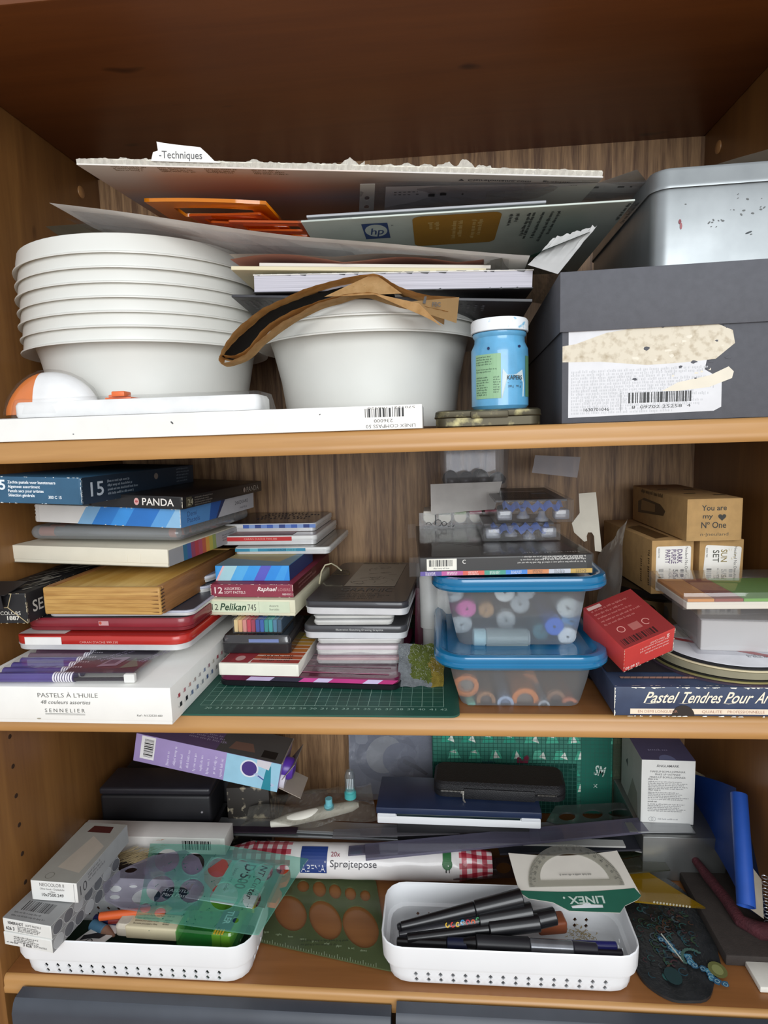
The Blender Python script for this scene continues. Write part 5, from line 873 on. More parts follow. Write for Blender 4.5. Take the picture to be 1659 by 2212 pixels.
sticker(o, F, 3, 0); pr = Pr(); G = f['left']; pr.fine(rotF(G, .125, .008, PI / 2), 0, 0, .04, 2, .02, '#5a4226', xh=.003, seed=2); G = f['top']; pr.poly(G, [(.008, .01), (.026, .02), (.026, .10), (.008, .09)], '#6b4e2a'); pr.build('pen_drawing', o)
o, f = kraft('kraft box with a sun printed sticker, lower right of the three', .7235, .130, .3600, .0440, .15, .0575, None); sticker(o, f['front'], 6, 1)
o, f = kraft('kraft box printed with a heart, topmost on the two stickered boxes', .7050, .118, .4183, .0545, .16, .0435, None, .02); F = f['front']; pr = Pr(); T_ = '#34312b'
pr.text(F, 'You are', .0265, .0315, .0054, T_, w=.0245, al='c', bold=1); pr.text(F, 'my', .0155, .0235, .0046, T_, w=.010, bold=1); pr.text(F, 'Nº One', .0265, .0135, .0062, T_, w=.0245, al='c', bold=1); pr.text(F, 'n·|neuland', .0275, .0055, .0032, '#5d513e', w=.0275, al='c')
hr = [(.0345 + .0042 * (16 * math.sin(t) ** 3) / 17, .0245 + .0042 * (13 * math.cos(t) - 5 * math.cos(2 * t) - 2 * math.cos(3 * t) - math.cos(4 * t)) / 17) for t in (2 * PI * k / 28 for k in range(28))]; pr.poly(F, hr, T_)
G = f['left']; pr.poly(G, [(.02, .012), (.10, .018), (.105, .024), (.09, .030), (.04, .032), (.02, .026)], '#4d3a22'); pr.poly(G, [(.03, .016), (.075, .019), (.075, .028), (.032, .029)], '#8a6a40'); pr.fine(G, .03, .038, .07, 1, .01, '#4d3a22', xh=.003, seed=1); G = f['top']
for u, v in ((.008, .10), (.018, .05), (.034, .09), (.040, .03)): pr.rect(G, u, v, u + .012, v + .004, '#2a1c0e')
pr.build('printed_heart', o)
# ================================================================ bottom shelf
def perim(w, d, r, pitch, n=4):
    """points round a rounded rectangle with flags: True where a straight cell of the given pitch starts"""
    P = []
    def seg(x0, y0, x1, y1):
        L = math.hypot(x1 - x0, y1 - y0); k = max(1, int(L / pitch)); e = (L - k * pitch) / 2 / L
        P.append((x0, y0, False))
        for i in range(k): t = e + i * pitch / L; P.append((x0 + (x1 - x0) * t, y0 + (y1 - y0) * t, True))
        t = 1 - e; P.append((x0 + (x1 - x0) * t, y0 + (y1 - y0) * t, False))
    def arc(cx, cy, a):
        for i in range(0, n): P.append((cx + r * math.cos(a + PI / 2 * i / n), cy + r * math.sin(a + PI / 2 * i / n), False))
    seg(r, 0, w - r, 0); arc(w - r, r, -PI / 2); seg(w, r, w, d - r); arc(w - r, d - r, 0); seg(w - r, d, r, d); arc(r, d - r, PI / 2); seg(0, d - r, 0, r); arc(r, r, PI)
    return P
def basket(label, x, y, z, rz=0):
    w, d, h, r = .248, .087, .047, .021; o = thing('plastic_basket', label, 'basket', (x, y, z), (0, 0, rz), group='small white perforated baskets on the bottom shelf')
    b = B(); P = perim(w, d, r, .0126); cx, cy = w / 2, d / 2
    def off(p, k): # inset toward centre by k
        return (min(max(p[0], 0), w), p[1]) if False else (cx + (p[0] - cx) * (1 - k / (w / 2)), cy + (p[1] - cy) * (1 - k / (d / 2)))
    lv = [(.0068, .0040), (.0060, .0105), (.0054, .0170), (.0050, .0215)]
    n = len(P); ring = {}
    def vert(i, k, z_):
        key = (i % n, round(z_, 5), round(k, 5))
        if key not in ring: q = off(P[i % n], k); ring[key] = b.verts.new((q[0], q[1], z_))
        return ring[key]
    for (k0, z0), (k1, z1) in zip(lv, lv[1:]):
        hole = (z0, z1) in ((.0045, .0105), (.0105, .0155)) or True
        row = 0 if z0 == .0040 else 1 if z0 == .0105 else 2
        for i in range(n):
            j = i + 1; a, c, e, f = vert(i, k0, z0), vert(j, k0, z0), vert(j, k1, z1), vert(i, k1, z1)
            if (a.co - c.co).length < 1e-6: continue
            if P[i][2] and row < 2:
                m = (a.co + c.co + e.co + f.co) / 4; ux = (c.co - a.co).normalized() * .0023; uz = V((0, 0, .0026)); D = [b.verts.new(m - uz), b.verts.new(m + ux), b.verts.new(m + uz), b.verts.new(m - ux)]
                for t in ((a, c, D[0]), (c, D[1], D[0]), (c, e, D[1]), (e, D[2], D[1]), (e, f, D[2]), (f, D[3], D[2]), (f, a, D[3]), (a, D[0], D[3])): b.faces.new(t)
            else: b.faces.new((a, c, e, f))
    # step, band and rim above; rounded foot and floor below
    for (k0, z0), (k1, z1) in (((.0050, .0215), (.0014, .0228)), ((.0014, .0228), (.0006, .0255)), ((.0006, .0255), (0, h - .001)), ((0, h - .001), (.0008, h)), ((.0068, .0040), (.0090, .0012)), ((.0090, .0012), (.0125, .0003))):
        for i in range(n):
            a, c, e, f = vert(i, k0, z0), vert(i + 1, k0, z0), vert(i + 1, k1, z1), vert(i, k1, z1)
            if (a.co - c.co).length > 1e-6: b.faces.new((a, c, e, f))
    b.faces.new([v_ for v_ in (vert(i, .0125, .0003) for i in range(n))])
    bmesh.ops.remove_doubles(b, verts=b.verts, dist=1e-6); bmesh.ops.recalc_face_normals(b, faces=b.faces); bmesh.ops.solidify(b, geom=b.faces[:], thickness=.0013); part('basket_body', b, PLASTIC_W, o, True); return o
basket('white perforated basket holding erasers and pencils at the left', .0135, -.003, .0003)
basket('white perforated basket holding black pens at the right', .388, .006, .0003, .0)
def fbox(name, lab, cat, x, y, z, w, d, h, mat, rz=0, bev=.0008, **k): return solo(name, box(B(), 0, 0, 0, w, d, h, bev), mat, lab, cat, (x, y, z), (0, 0, rz), smooth=True, **k)
GRC = M('#cfcfcb', .6, .08, 60)
for k, (z, lab) in enumerate(((.0483, 'grey and white soft pastel box, lower of two on the left basket'), (.0625, 'grey and white soft pastel box with a barcode top on the left basket'))):
    o = carton('pastel_box', lab, 'box', mat_of((.0165, -.0105 + .001 * k, z), (0, 0, -.14)), .0560, .10, .0138, M('#dededa', .6, .03), bev=.0005); f = faces(.056, .10, .0138); F = f['front']; pr = Pr(); D = '#3a3a3c'
    if k: pr.text(F, 'REMBRANDT', .006, .0085, .0030, D, w=.018, bold=1); pr.text(F, 'SOFT PASTELS', .0265, .0088, .0021, D, w=.018); pr.text(F, '626 3', .003, .0022, .0034, D, w=.010, bold=2); pr.fine(F, .0175, .0065, .028, 4, .0016, D, xh=.0008, seed=2, ragged=.2); pr.rect(F, .0170, .0005, .0172, .0078, D)
    else: pr.fine(F, .012, .0100, .030, 4, .0018, D, xh=.0009, seed=3, ragged=.2); pr.text(F, '3 626', .022, .0018, .0030, D, w=.010, bold=2); pr.text(F, 'SOFT PASTELS', .0345, .0025, .0018, D, w=.015); pr.fine(F, .003, .0030, .016, 1, .002, D, xh=.001, seed=9)
    G = f['right']; pr.rect(G, 0, 0, .10, .0138, '#8a8b8c')
    for i in range(7): pr.ell(G, .008 + i * .0145, .0065, .0062, .0066, '#63656a' if (i + k) % 3 else '#a9abad', 18); pr.ring(G, .008 + i * .0145, .0065, .0064, .0068, '#c9cacb', 18)
    if k:
        G = f['top']; pr.rect(G, 0, 0, .056, .10, '#8f9090'); pr.bars(G, .010, .012, .034, .012, c='#3a3a3c', n=28, seed=5); pr.fine(G, .006, .008, .042, 2, .004, D, xh=.0012, seed=6); pr.text(G, '626.3', .010, .030, .004, D, w=.012); pr.fine(G, .022, .040, .028, 3, .0045, D, seed=7)
    pr.build('printed_label', o)
o = carton('crayon_box', 'white and grey wax crayon box, topmost on the grey pastel boxes', 'box', mat_of((.0320, .0135, .0775), (0, 0, -.05)), .0510, .092, .0215, M('#e3e2de', .6, .03), bev=.0006); f = faces(.051, .092, .0215); F = f['front']; pr = Pr(); D = '#4c4a48'
pr.text(F, 'NEOCOLOR II', .0235, .0160, .0036, '#6f6c6a', w=.027, al='c'); pr.text(F, 'Olive foncé - Dunkeloliv', .0235, .0122, .0021, '#6f6c6a', w=.027, al='c'); pr.text(F, 'Olivo', .0235, .0093, .0018, '#6f6c6a', w=.006, al='c'); pr.text(F, '10x7500.249', .0235, .0050, .0034, D, w=.024, al='c', bold=1); pr.rect(F, .0475, .001, .0478, .0205, '#77757a')
G = f['right']; pr.rect(G, 0, 0, .092, .0215, '#a5a6a6'); pr.text(G, '10', .004, .005, .0100, '#4c4c4e', w=.011); pr.fine(G, .018, .017, .03, 3, .0035, '#5c5c5e', seed=2); G = f['top']; pr.rect(G, 0, 0, .051, .092, '#9b9a92'); pr.poly(G, [(.016, .02), (.044, .014), (.046, .055), (.024, .07)], '#b3aa9c'); pr.poly(G, [(.012, .076), (.040, .076), (.038, .087), (.014, .087)], '#4a1f1c'); pr.ring(G, .016, .008, .004, .0046, '#6c6a60', 14); pr.build('printed_label', o)
def fslab(name, lab, cat, z, pts_px, th, mat, zs=None, holes=(), group=None):
    """flat piece whose outline is measured on the plane z, optional list of z per corner through a tilt plane"""
    W3 = [at(px, py, z=z) for px, py in pts_px]; O = sum(W3, V()) / len(W3); O.z = z
    H3 = [[(at(px, py, z=z) - O).to_2d() for px, py in h_] for h_ in holes]
    b = plate([(p - O).to_2d() for p in W3], H3, th); return solo(name, b, mat, lab, cat, O, group=group), O
def ellpx(cx, cy, rx, ry, rot=0, n=26): return ell(cx, cy, rx, ry, n, rot)
# olive ellipse template on the shelf
OLV = clear('#a9b590', .75, .25, .12, '#6c7a56')
o, O = fslab('ellipse_template', 'olive green transparent ellipse template flat on the shelf between the baskets', 'template', .0022, [(470, 2012), (560, 1960), (600, 1900), (640, 1888), (800, 1896), (812, 1905), (846, 2098), (830, 2095), (470, 2014)], .0014, OLV,
    holes=[ellpx(628, 1973, 33, 41, -.5), ellpx(703, 1988, 32, 46, -.5), ellpx(779, 2003, 36, 49, -.5), ellpx(690, 1921, 14, 18, -.3), ellpx(724, 1926, 13, 17, -.3), ellpx(757, 1931, 12, 15, -.3), ellpx(789, 1935, 11, 13, -.3), ellpx(655, 1915, 13, 13, 0)])
pr = Pr(); F = lambda u, v, l: at(u, v, z=.0031 + l * .1) - O
for k in range(46): pr.rect(F, 560 + k * 5.6, 2034 + k * 1.25 - (6 if k % 5 else 10), 560.9 + k * 5.6, 2034 + k * 1.25 - 1, '#a9b59a')
for k in range(9): pr.fine(F, 570 + k * 26, 2012 + k * 5, 16, 1, 4, '#8f9b7c', xh=3.0, seed=k)
pr.fine(F, 650, 2030, 110, 2, -9, '#39422c', xh=3, seed=3); pr.build('printed_scale', o)
b = None
solo('white_holder', box(B(), 0, 0, 0, .05, .03, .006, .001), M('#e3e0d6', .6), 'white plastic corner of a holder at the right edge of the bottom shelf', 'holder', (at(1641, 2143, z=.0003).x, .022, .0004), smooth=True)
# black oval paint palette
def blob(cx, cy, rx, ry, rot, seed, amp=.08, n=60): return [(x + amp * rx * mnoise.noise(V((x * 40, y * 40, seed))), y + amp * ry * mnoise.noise(V((x * 40, y * 40, seed + 5)))) for x, y in ell(cx, cy, rx, ry, n, rot)]
pal = solo('paint_palette', plate(blob(.003, 0, .047, .083, -.25, 1.5), [ell(.012, -.030, .008, .010, 18)][:0], .003), M('#1d2021', .35, .4, 45, bump=.5, col2='#2e3032'), 'black oval paint palette crusted with dried teal and blue paint', 'paint palette', (.6835, .0865, .0022)); pr = Pr(); F = lambda u, v, l: V((u, v, .0017 + l)); rnd = random.Random(9)
for _ in range(190):
    a, q = rnd.uniform(0, 6.28), rnd.uniform(.1, .82); u, v = .040 * q * math.cos(a) + .25 * .08 * q * math.sin(a), .078 * q * math.sin(a); r = rnd.uniform(.0012, .0055); c = rnd.choice(('#2f5a58', '#4a2e34', '#2c4048', '#50382e', '#344a36', '#4a565c', '#234a58', '#11181a'))
    pr.ring(F, u, v, r * rnd.uniform(.55, .9), r, c, 12, rnd.uniform(0, 3), rnd.uniform(3.5, 6.3))
for k in range(16): t = k / 15; u, v = -.008 + .040 * t, -.012 - .050 * t; u += .003 * math.sin(k * 1.3); pr.poly(F, [(u + .0042 * math.cos(a) * rnd.uniform(.6, 1.1), v + .0042 * math.sin(a) * rnd.uniform(.6, 1.1)) for a in (q * PI / 4 for q in range(8))], rnd.choice(('#2f5f80', '#3f7f9a', '#27506c'))); pr.ring(F, u, v, .0016, .0022, '#9ab8bc', 10)
for k in range(10): u, v = -.006 + .001 * k, -.005 - .0035 * k; pr.poly(F, [(u, v), (u + .0013, v + .001), (u + .0022, v - .003), (u + .0008, v - .0035)], '#c9cfc4')
for k in range(12): t = k / 11 * 2.6; u, v = .016 + .011 * math.cos(t + .8), -.036 + .013 * math.sin(t + .8); pr.ell(F, u, v, .0022, .0014, '#47685f', 8, t)
pr.ell(F, .0335, -.046, .0085, .0095, '#6a6d3e', 18); pr.ell(F, .0335, -.046, .005, .006, '#8a8f5a', 14); pr.ell(F, -.012, -.055, .008, .010, '#1f3a3c', 14); pr.build('dried_paint', pal)
# dark portfolio with maroon tie, set squares
fbox('portfolio', 'dark brown fabric portfolio lying flat against the right wall', 'portfolio', .7290, .050, .0004, .0655, .222, .012, M('#332c28', .8, .12, 120, bump=.3), 0, .002)
b = B(); P = [at(1408, 1785, z=.045), at(1432, 1795, z=.044), at(1458, 1812, z=.040), at(1492, 1845, z=.030), at(1530, 1895, z=.022), at(1570, 1945, z=.018), at(1600, 1990, z=.018), at(1640, 2010, z=.018), at(1690, 2015, z=.018)]
O = P[2].copy(); tube(b, [p - O for p in P], [.0065, .0085, .0080, .0038, .0060, .0062, .0066, .0085, .0085], 12); solo('velvet_tie', b, M('#451820', .85, .3, 90, bump=.8), 'maroon velvet tie lying across the dark portfolio', 'ribbon', O, smooth=True)
YEL = clear('#e0c04a', .7, .5, .08, '#b08c20')
tri = fslab('set_square', 'amber transparent set square triangle beside the black palette', 'set square', .019, [(1350, 1876), (1398, 1884), (1524, 1962), (1372, 1948), (1345, 1930)], .002, YEL)
pr = Pr(); F = lambda u, v, l: at(u, v, z=.0202 + l * .1) - tri[1]
for k in range(12): pr.ell(F, 1413 + k * 7, 1949 + k * .9, 2.4, 2.6, '#e8e2c4', 8)
pr.build('metal_studs', tri[0])
sqm = clear('#4a5a40', .35, .3, .15, '#39422f')
fslab('set_square', 'dark olive set square with a triangular hole beside the maroon tie', 'set square', .030, [(1250, 1850), (1340, 1805), (1400, 1798), (1462, 1832), (1330, 1856)], .002, sqm, holes=[[(1352, 1830), (1392, 1812), (1428, 1818), (1410, 1836), (1365, 1843)]])
fslab('ruler', 'clear plastic ruler end with a row of white marks over the amber set square', 'ruler', .024, [(1320, 1862), (1425, 1845), (1448, 1880), (1345, 1888)], .0016, clear('#7d7f6f', .35, .4, .1, '#6d6f60'))
b = plate(ell(0, 0, .017, .010, 24), [ell(0, 0, .0155, .0086, 24)], .001); solo('clear_ring', b, clear('#cfcfcf', .3, .8, .05), 'thin clear plastic ring on the dark olive set square', 'ring', at(1392, 1828, z=.034), (0, 0, .4))
# blue binder leaning at the right wall
S_t, S_b, T_, Bq = at(1600, 1716, y=.130), at(1621, 1964, y=.052), at(1498, 1672, y=.235), at(1497, 1768, y=.245); O = (S_t + S_b + T_ + Bq) / 4; BL = M('#1f4fa8', .45, .06, 60, coat=.15)
bd = thing('ring_binder', 'bright blue plastic folder leaning open against the right wall', 'folder', O); b = B(); Gd = []
for j in range(9):
    v = j / 8; row = []
    for i in range(11):
        u = i / 10; a, c = T_ * (1 - u) + (at(1590, 1702, y=.135)) * u, Bq * (1 - u) + at(1607, 1955, y=.055) * u; p = a * (1 - v) + c * v; row.append(b.verts.new(p + V((.004 * math.sin(PI * u), 0, 0))))
    Gd.append(row)
fs = [b.faces.new((Gd[j][i], Gd[j][i + 1], Gd[j + 1][i + 1], Gd[j + 1][i])) for j in range(8) for i in range(10)]; bmesh.ops.solidify(b, geom=fs, thickness=.0014); part('front_cover', b, BL, bd, True, world=True)
b = B(); c0, c1 = at(1596, 1716, y=.132), at(1612, 1958, y=.056); dv = (c1 - c0).normalized(); q = dv.to_track_quat('Z', 'Y').to_matrix().to_4x4(); L = (c1 - c0).length; lathe(b, [(.0085, 0), (.0085, L), (.0073, L), (.0073, 0), (.0085, 0)], 24, mtx=Matrix.Translation(c0) @ q); part('rolled_spine', b, BL, bd, True, world=True)
b = B(); vs = [b.verts.new(p) for p in (at(1600, 1840, y=.095), at(1645, 1900, y=.085), at(1650, 1985, y=.060), at(1618, 1962, y=.060))]; bmesh.ops.solidify(b, geom=[b.faces.new(vs)], thickness=.006); part('page_block', b, M('#c9c1b0', .8, .06), bd, world=True)
nb = thing('spiral_notebook', 'dark blue spiral notebook behind the bright blue folder', 'notebook', at(1650, 1900, y=.10)); b = B(); vs = [b.verts.new(p) for p in (at(1605, 1775, y=.15), at(1672, 1860, y=.14), at(1690, 2010, y=.10), at(1612, 1962, y=.10))]; bmesh.ops.solidify(b, geom=[b.faces.new(vs)], thickness=.003); part('cover', b, M('#1f2b4a', .5), nb, world=True)
for k in range(9): b = B(); c = at(1652 + k * .9, 1895 + k * 14, y=.082); lathe(b, [(.0028, -.0005), (.0034, 0), (.0028, .0005), (.0026, 0), (.0028, -.0005)], 12, mtx=Matrix.Translation(c) @ Matrix.Rotation(.5, 4, 'Z')); part('spiral_ring', b, M('#c9ccd2', .3, metal=.8), nb, True, world=True)
sheet('photo_card', 'photo card with dark and pale areas sticking up behind the blue folder', 'card', [at(1502, 1695, y=.25), at(1545, 1706, y=.25), at(1535, 1682, y=.262), at(1502, 1665, y=.262)], M('#c2b595', .6, .1, 30, col2='#2f3a58', thr=(.40, .5)), th=.001, nx=3, ny=3)
# cotton bud box and grey case beneath
fbox('metal_case', 'flat brushed grey metal case under the white cotton bud box', 'case', .6860, .165, .0004, .0950, .12, .0560, M('#8a8c8b', .3, .06, 30, metal=.8), 0, .001)
o = carton('cotton_bud_box', 'white cotton bud box with a purple top and grey text', 'box', mat_of((.6910, .190, .0570), (0, 0, -.03)), .0615, .085, .0820, M('#e4e4e0', .6, .03)); f = faces(.0615, .085, .082); F = f['front']; pr = Pr(); D = '#5a5a5c'
pr.text(F, 'ÄNGLAMARK', .030, .0735, .0030, D, w=.026, al='c', bold=1)
for k, s in enumerate(('MAKEUP BOMULLSPINNAR', 'MAKE UP VATPINDE', 'MAKE-UP BOMULLSPINNER')): pr.text(F, s, .030, .0665 - k * .0036, .0024, D, w=(.040, .029, .041)[k], al='c')
for k, (v, n) in enumerate(((.0540, 6), (.0400, 6), (.0250, 6))): pr.fine(F, .008, v + .003, .015, 1, .003, D, xh=.0013, seed=k); pr.fine(F, .008, v, .047, n - 1, .0022, '#77777a', xh=.0010, seed=k + 5)
pr.ring(F, .012, .006, .0024, .0028, '#9a9a9c', 14); pr.ring(F, .015, .006, .0024, .0028, '#9a9a9c', 14); pr.fine(F, .02, .0055, .025, 1, .003, '#9a9a9c', seed=3); G = f['top']; pr.rect(G, 0, 0, .0615, .085, '#5d5a7c'); pr.poly(G, [(.030 + .0095 * math.cos(a), .0005 + .012 * math.sin(a)) for a in (PI * k / 14 for k in range(15))], '#7f86b0'); pr.fine(G, .014, .022, .034, 1, .004, '#a09cc0', xh=.003, seed=2)
G = f['left']; pr.rect(G, 0, 0, .085, .082, '#b4bab4'); pr.poly(G, [(.03, .0), (.075, .0), (.07, .03), (.05, .038)], '#8b8d82'); pr.poly(G, [(.02, .045), (.028, .052), (.03, .04)], '#3c3c3e'); pr.build('printed_text', o)
# clear bag with grey discs and green mesh bag behind
sheet('plastic_bag', 'clear plastic bag with round grey shapes against the back panel', 'plastic bag', [(.316, .296, .012), (.452, .296, .012), (.452, .308, .128), (.318, .308, .130)], clear('#dcdfe6', .5, .6, .1, '#c6cad4', bump=.5), th=.0006, wob=.006)
pr = Pr(); dg = thing('shape_sheet', 'grey printed sheet of round shapes inside the clear bag', 'sheet', (.316, .312, .010)); b = B(); box(b, 0, 0, 0, .134, .0008, .112); part('backing', b, M('#9296a6', .6), dg); F = lambda u, v, l: V((u, -l, v))
pr.ell(F, .055, .060, .045, .040, '#777b8e', 36, .3); pr.ell(F, .052, .062, .026, .030, '#c2c2c0', 30, -.5); pr.ell(F, .075, .055, .026, .026, '#8c90a2', 30); pr.ell(F, .084, .048, .014, .013, '#6f7387', 24); pr.poly(F, [(.08, .056), (.10, .046), (.115, .034), (.112, .031), (.094, .042), (.078, .050)], '#3f4356'); pr.poly(F, rrect(.010, .078, .028, .108, .006, 3), '#b9bcc4'); pr.build('printed_shapes', dg)
mb = thing('mesh_bag', 'green mesh bag with white and mint triangle pattern at the back', 'mesh bag', (.438, .285, .0010)); b = B(); bw, bh = .275, .122
box(b, 0, .004, 0, bw, .018, bh, .003); part('bag_body', b, M('#2f7a68', .6, .12, 30), mb, True)
pr = Pr(); F = lambda u, v, l: V((u, .0038 - l, v)); rnd = random.Random(5)
for r in range(4):
    for k in range(9):
        u = .012 + k * .029 + (r % 2) * .010; v = .104 - r * .024; c = rnd.choice(('#49b394', '#62c4a6', '#2f9a80')); q = rnd.choice((0, 1, 2)); A_ = [(u, v), (u + .018, v + .001), (u + .012, v + .014), (u + .004, v + .013)]
        pr.poly(F, [(min(x, bw - .001), y) for x, y in A_], c); pr.poly(F, [(min(x, bw - .001), y) for x, y in ([(u + .005, v + .001), (u + .014, v + .002), (u + .008, v + .013)], [(u + .016, v + .012), (u + .020, v), (u + .010, v + .004)], [(u + .002, v + .010), (u + .012, v + .008), (u + .010, v + .013)])[q]], '#dfe6dc')
pr.rect(F, .205, .002, .245, bh - .002, '#136555'); pr.text(rotF(F, .222, .060, -.25), 'SM', 0, 0, .014, '#d3e2da', w=.014, bold=2, rot=0); pr.text(F, 'x', .222, .040, .008, '#d3e2da'); pr.text(F, 'hobby', .070, .073, .005, '#123c50', w=.018, bold=1)
pr.ell(F, .122, .075, .004, .009, '#7a2440', 14, .3); pr.ell(F, .130, .079, .004, .008, '#8a2a48', 14, -.3); pr.rect(F, .118, .060, .134, .068, '#5f2038'); pr.rect(F, 0, 0, .20, .075, clear('#3c6f66', .55, .1, .4, '#2c5c54')) 
for k in range(46): pr.rect(F, .001 + k * .006, 0, .0016 + k * .006, bh, '#255f52')
for k in range(20): pr.rect(F, 0, .001 + k * .006, bw, .0016 + k * .006, '#255f52')
pr.build('printed_mesh', mb)
b = B(); box(b, bw - .028, .0, 0, bw + .002, .003, bh - .002, .001); part('side_strip', b, clear('#8f9a84', .45, .3, .2, '#7d8672'), mb)
# navy and white box with zip case
fbox('plastic_case', 'flat black plastic case hidden under the navy and white box', 'case', .395, .170, .0400, .160, .07, .0245, BLACK)
mt = axes((.3712, .166, .0650), (.196, -.004, .0)); nw = thing('palette_box', 'navy topped white plastic paint box under the black zip case', 'paint box', mt); b = B(); box(b, 0, 0, 0, .196, .066, .0125, .0012); part('white_base', b, PLASTIC_W, nw, True); b = B(); box(b, -.001, -.001, .0127, .197, .067, .0215, .0014); part('navy_lid', b, M('#27334f', .35, .1, 40), nw, True)
b = B(); box(b, .024, -.0014, .0108, .172, .0005, .0142, .0005); part('dark_gap', b, M('#0f2226', .4), nw); b = B(); box(b, .001, -.0016, .0098, .023, .0, .0140, .0006); part('catch', b, M('#dfe2e6', .4), nw); b = B(); box(b, .173, -.0016, .0098, .195, .0, .0140, .0006); part('catch', b, M('#dfe2e6', .4), nw)
zc = thing('zip_case', 'black leather zip pen case with a silver zip on the navy box', 'pencil case', axes((.4395, .186, .0870), (.162, -.010, .001))); LTH = M('#18181b', .5, .15, 150, bump=.5)
b = B(); rrl(b, .162, .052, .014, [(.004, 0), (.001, .002), (.0005, .0085), (.0018, .0092), (.0018, .0108), (.0005, .0115), (.001, .018), (.004, .0205)], 6); part('case_body', b, LTH, zc, True)
b = B(); box(b, .038, -.0012, .001, .124, .001, .0145, .0010); part('front_band', b, LTH, zc, True)
b = B()
for k in range(18): box(b, .010 + k * .0016, -.0004, .0092, .0110 + k * .0016, .0014, .0110)
for k in range(14): box(b, .127 + k * .0016, -.0004, .0092, .1280 + k * .0016, .0014, .0110)
part('zip_teeth', b, M('#b9b6ae', .3, metal=.9), zc, kind='stuff')
b = B(); box(b, .034, -.003, .0085, .039, .0, .0120, .0005); box(b, .0365, -.0042, .0010, .0385, -.0030, .0095, .0004); tube(b, [(.0375, -.0036, .002), (.040, -.005, -.002), (.042, -.005, -.0045)], .0012, 6); part('zip_pull', b, M('#b9b6ae', .3, metal=.9), zc, True, kind='stuff')
# rulers lying across
ALU = M('#a9abad', .3, .06, 60, metal=.8, stretch=(.1, 1, 1)); 
def strip(name, lab, A, Bp, za, zb, wd, th, mat, cat='ruler'):
    a, c = at(*A, z=za), at(*Bp, z=zb); mt = axes(a, c - a); return solo(name, box(B(), 0, 0, 0, (c - a).length, wd, th, .0003, 1), mat, lab, cat, mt)
strip('metal_ruler', 'long aluminium ruler with a raised edge behind the white roll', (208, 1795), (1366, 1836), .0400, .0330, .030, .0022, ALU)
r_ = strip('metal_ruler', 'second aluminium ruler just behind the first, ending left of the navy box', (222, 1782), (1150, 1822), .0440, .0370, .020, .0040, ALU)
strip('ruler', 'dark purple slatted ruler lying on the aluminium rulers', (258, 1795), (640, 1802), .0475, .0450, .012, .0014, M('#2a1c2b', .4), 'ruler')
strip('ruler', 'broad dark plastic ruler under the protractor card top', (1080, 1848), (1400, 1838), .0330, .0340, .03, .0020, M('#34343c', .4), 'ruler')
strip('metal_ruler', 'thin steel ruler with a scale right of the maroon tie head', (1360, 1799), (1503, 1801), .0575, .0575, .018, .0012, ALU)
strip('ruler', 'white edged ruler ending above the protractor card', (1130, 1827), (1352, 1832), .0420, .0420, .012, .0020, M('#b9bab6', .5), 'ruler')
strip('ruler', 'smoky transparent long ruler slanting up to the right under the navy box', (790, 1860), (1402, 1800), .0480, .0560, .026, .0030, clear('#a5a3b6', .8, .5, .1, '#77758a'))
strip('ruler', 'short smoky transparent ruler end beside the slanting ruler', (752, 1850), (860, 1842), .0450, .0480, .016, .0020, clear('#9a98ac', .8, .5, .1, '#66647a'))
strip('ruler', 'smoky clear scale ruler passing in front of the navy box', (718, 1812), (1375, 1790), .0480, .0520, .016, .0014, clear('#b5b3ba', .6, .5, .1, '#86848a'))
fslab('tray', 'round ended clear smoky template with oval openings right of the navy box', 'template', .052, [(1180, 1775), (1200, 1742), (1340, 1735), (1390, 1750), (1400, 1772), (1385, 1788), (1240, 1795)], .002, clear('#8c9290', .5, .6, .08, '#5b605e'), holes=[ellpx(1225, 1765, 18, 9), ellpx(1280, 1760, 22, 10), ellpx(1340, 1757, 26, 9)])[0].name = 'curve_template'
# roll of piping bags
ro = thing('piping_bag_roll', 'roll of piping bags in white wrap with red gingham ends', 'roll', axes((.190, .150, .0245), (.330, .004, 0))); RR = .0195; LR = .318
def rr_(u): return RR * (1.0 if .03 < u < LR - .045 else (.72 + .28 * u / .03 if u <= .03 else 1.0 - .30 * (u - (LR - .045)) / .045))
def FR_(u, a, l=0): r = rr_(u) + l + .0009 * math.sin(a * 5 + u * 160) * (1 if u < .03 or u > LR - .045 else .15); return V((u, -r * math.cos(a), r * math.sin(a)))
b = B(); nu, na = 106, 40; rows = [[b.verts.new(FR_(LR * i / nu, 2 * PI * k / na)) for k in range(na)] for i in range(nu + 1)]
for i in range(nu):
    u = LR * (i + .5) / nu
    for k in range(na):
        f_ = b.faces.new((rows[i][k], rows[i][(k + 1) % na], rows[i + 1][(k + 1) % na], rows[i + 1][k])); g = (i // 2 % 2) + (k // 2 % 2)
        f_.material_index = (1 if u < .078 or u > LR - .040 else 0) and (1, 2, 3)[g]
b.faces.new(rows[0][::-1]).material_index = 3; b.faces.new(rows[-1]).material_index = 3
part('wrapper', b, [M('#e8e4e2', .35, .03, coat=.4), M('#e6d9d8', .4, .02, coat=.3), M('#c05a66', .4, .05, coat=.3), M('#9a1f30', .4, .05, coat=.3)], ro, True)
pr = Pr(); F = lambda u, v, l: FR_(u, .62 + v / RR, l + .0004)
pr.rect(F, .091, -.0130, .122, .0155, '#1f3a7c', 1)
for q in range(6): pass
pr2 = Pr(); 
def curved(pr, u0, v0, u1, v1, c, n=8):
    pr.l += .00001; i = pr.mi(c)
    for k in range(n): a_, b_ = v0 + (v1 - v0) * k / n, v0 + (v1 - v0) * (k + 1) / n; pr.bm.faces.new([pr.bm.verts.new(F(u, v, pr.l)) for u, v in ((u0, a_), (u1, a_), (u1, b_), (u0, b_))]).material_index = i
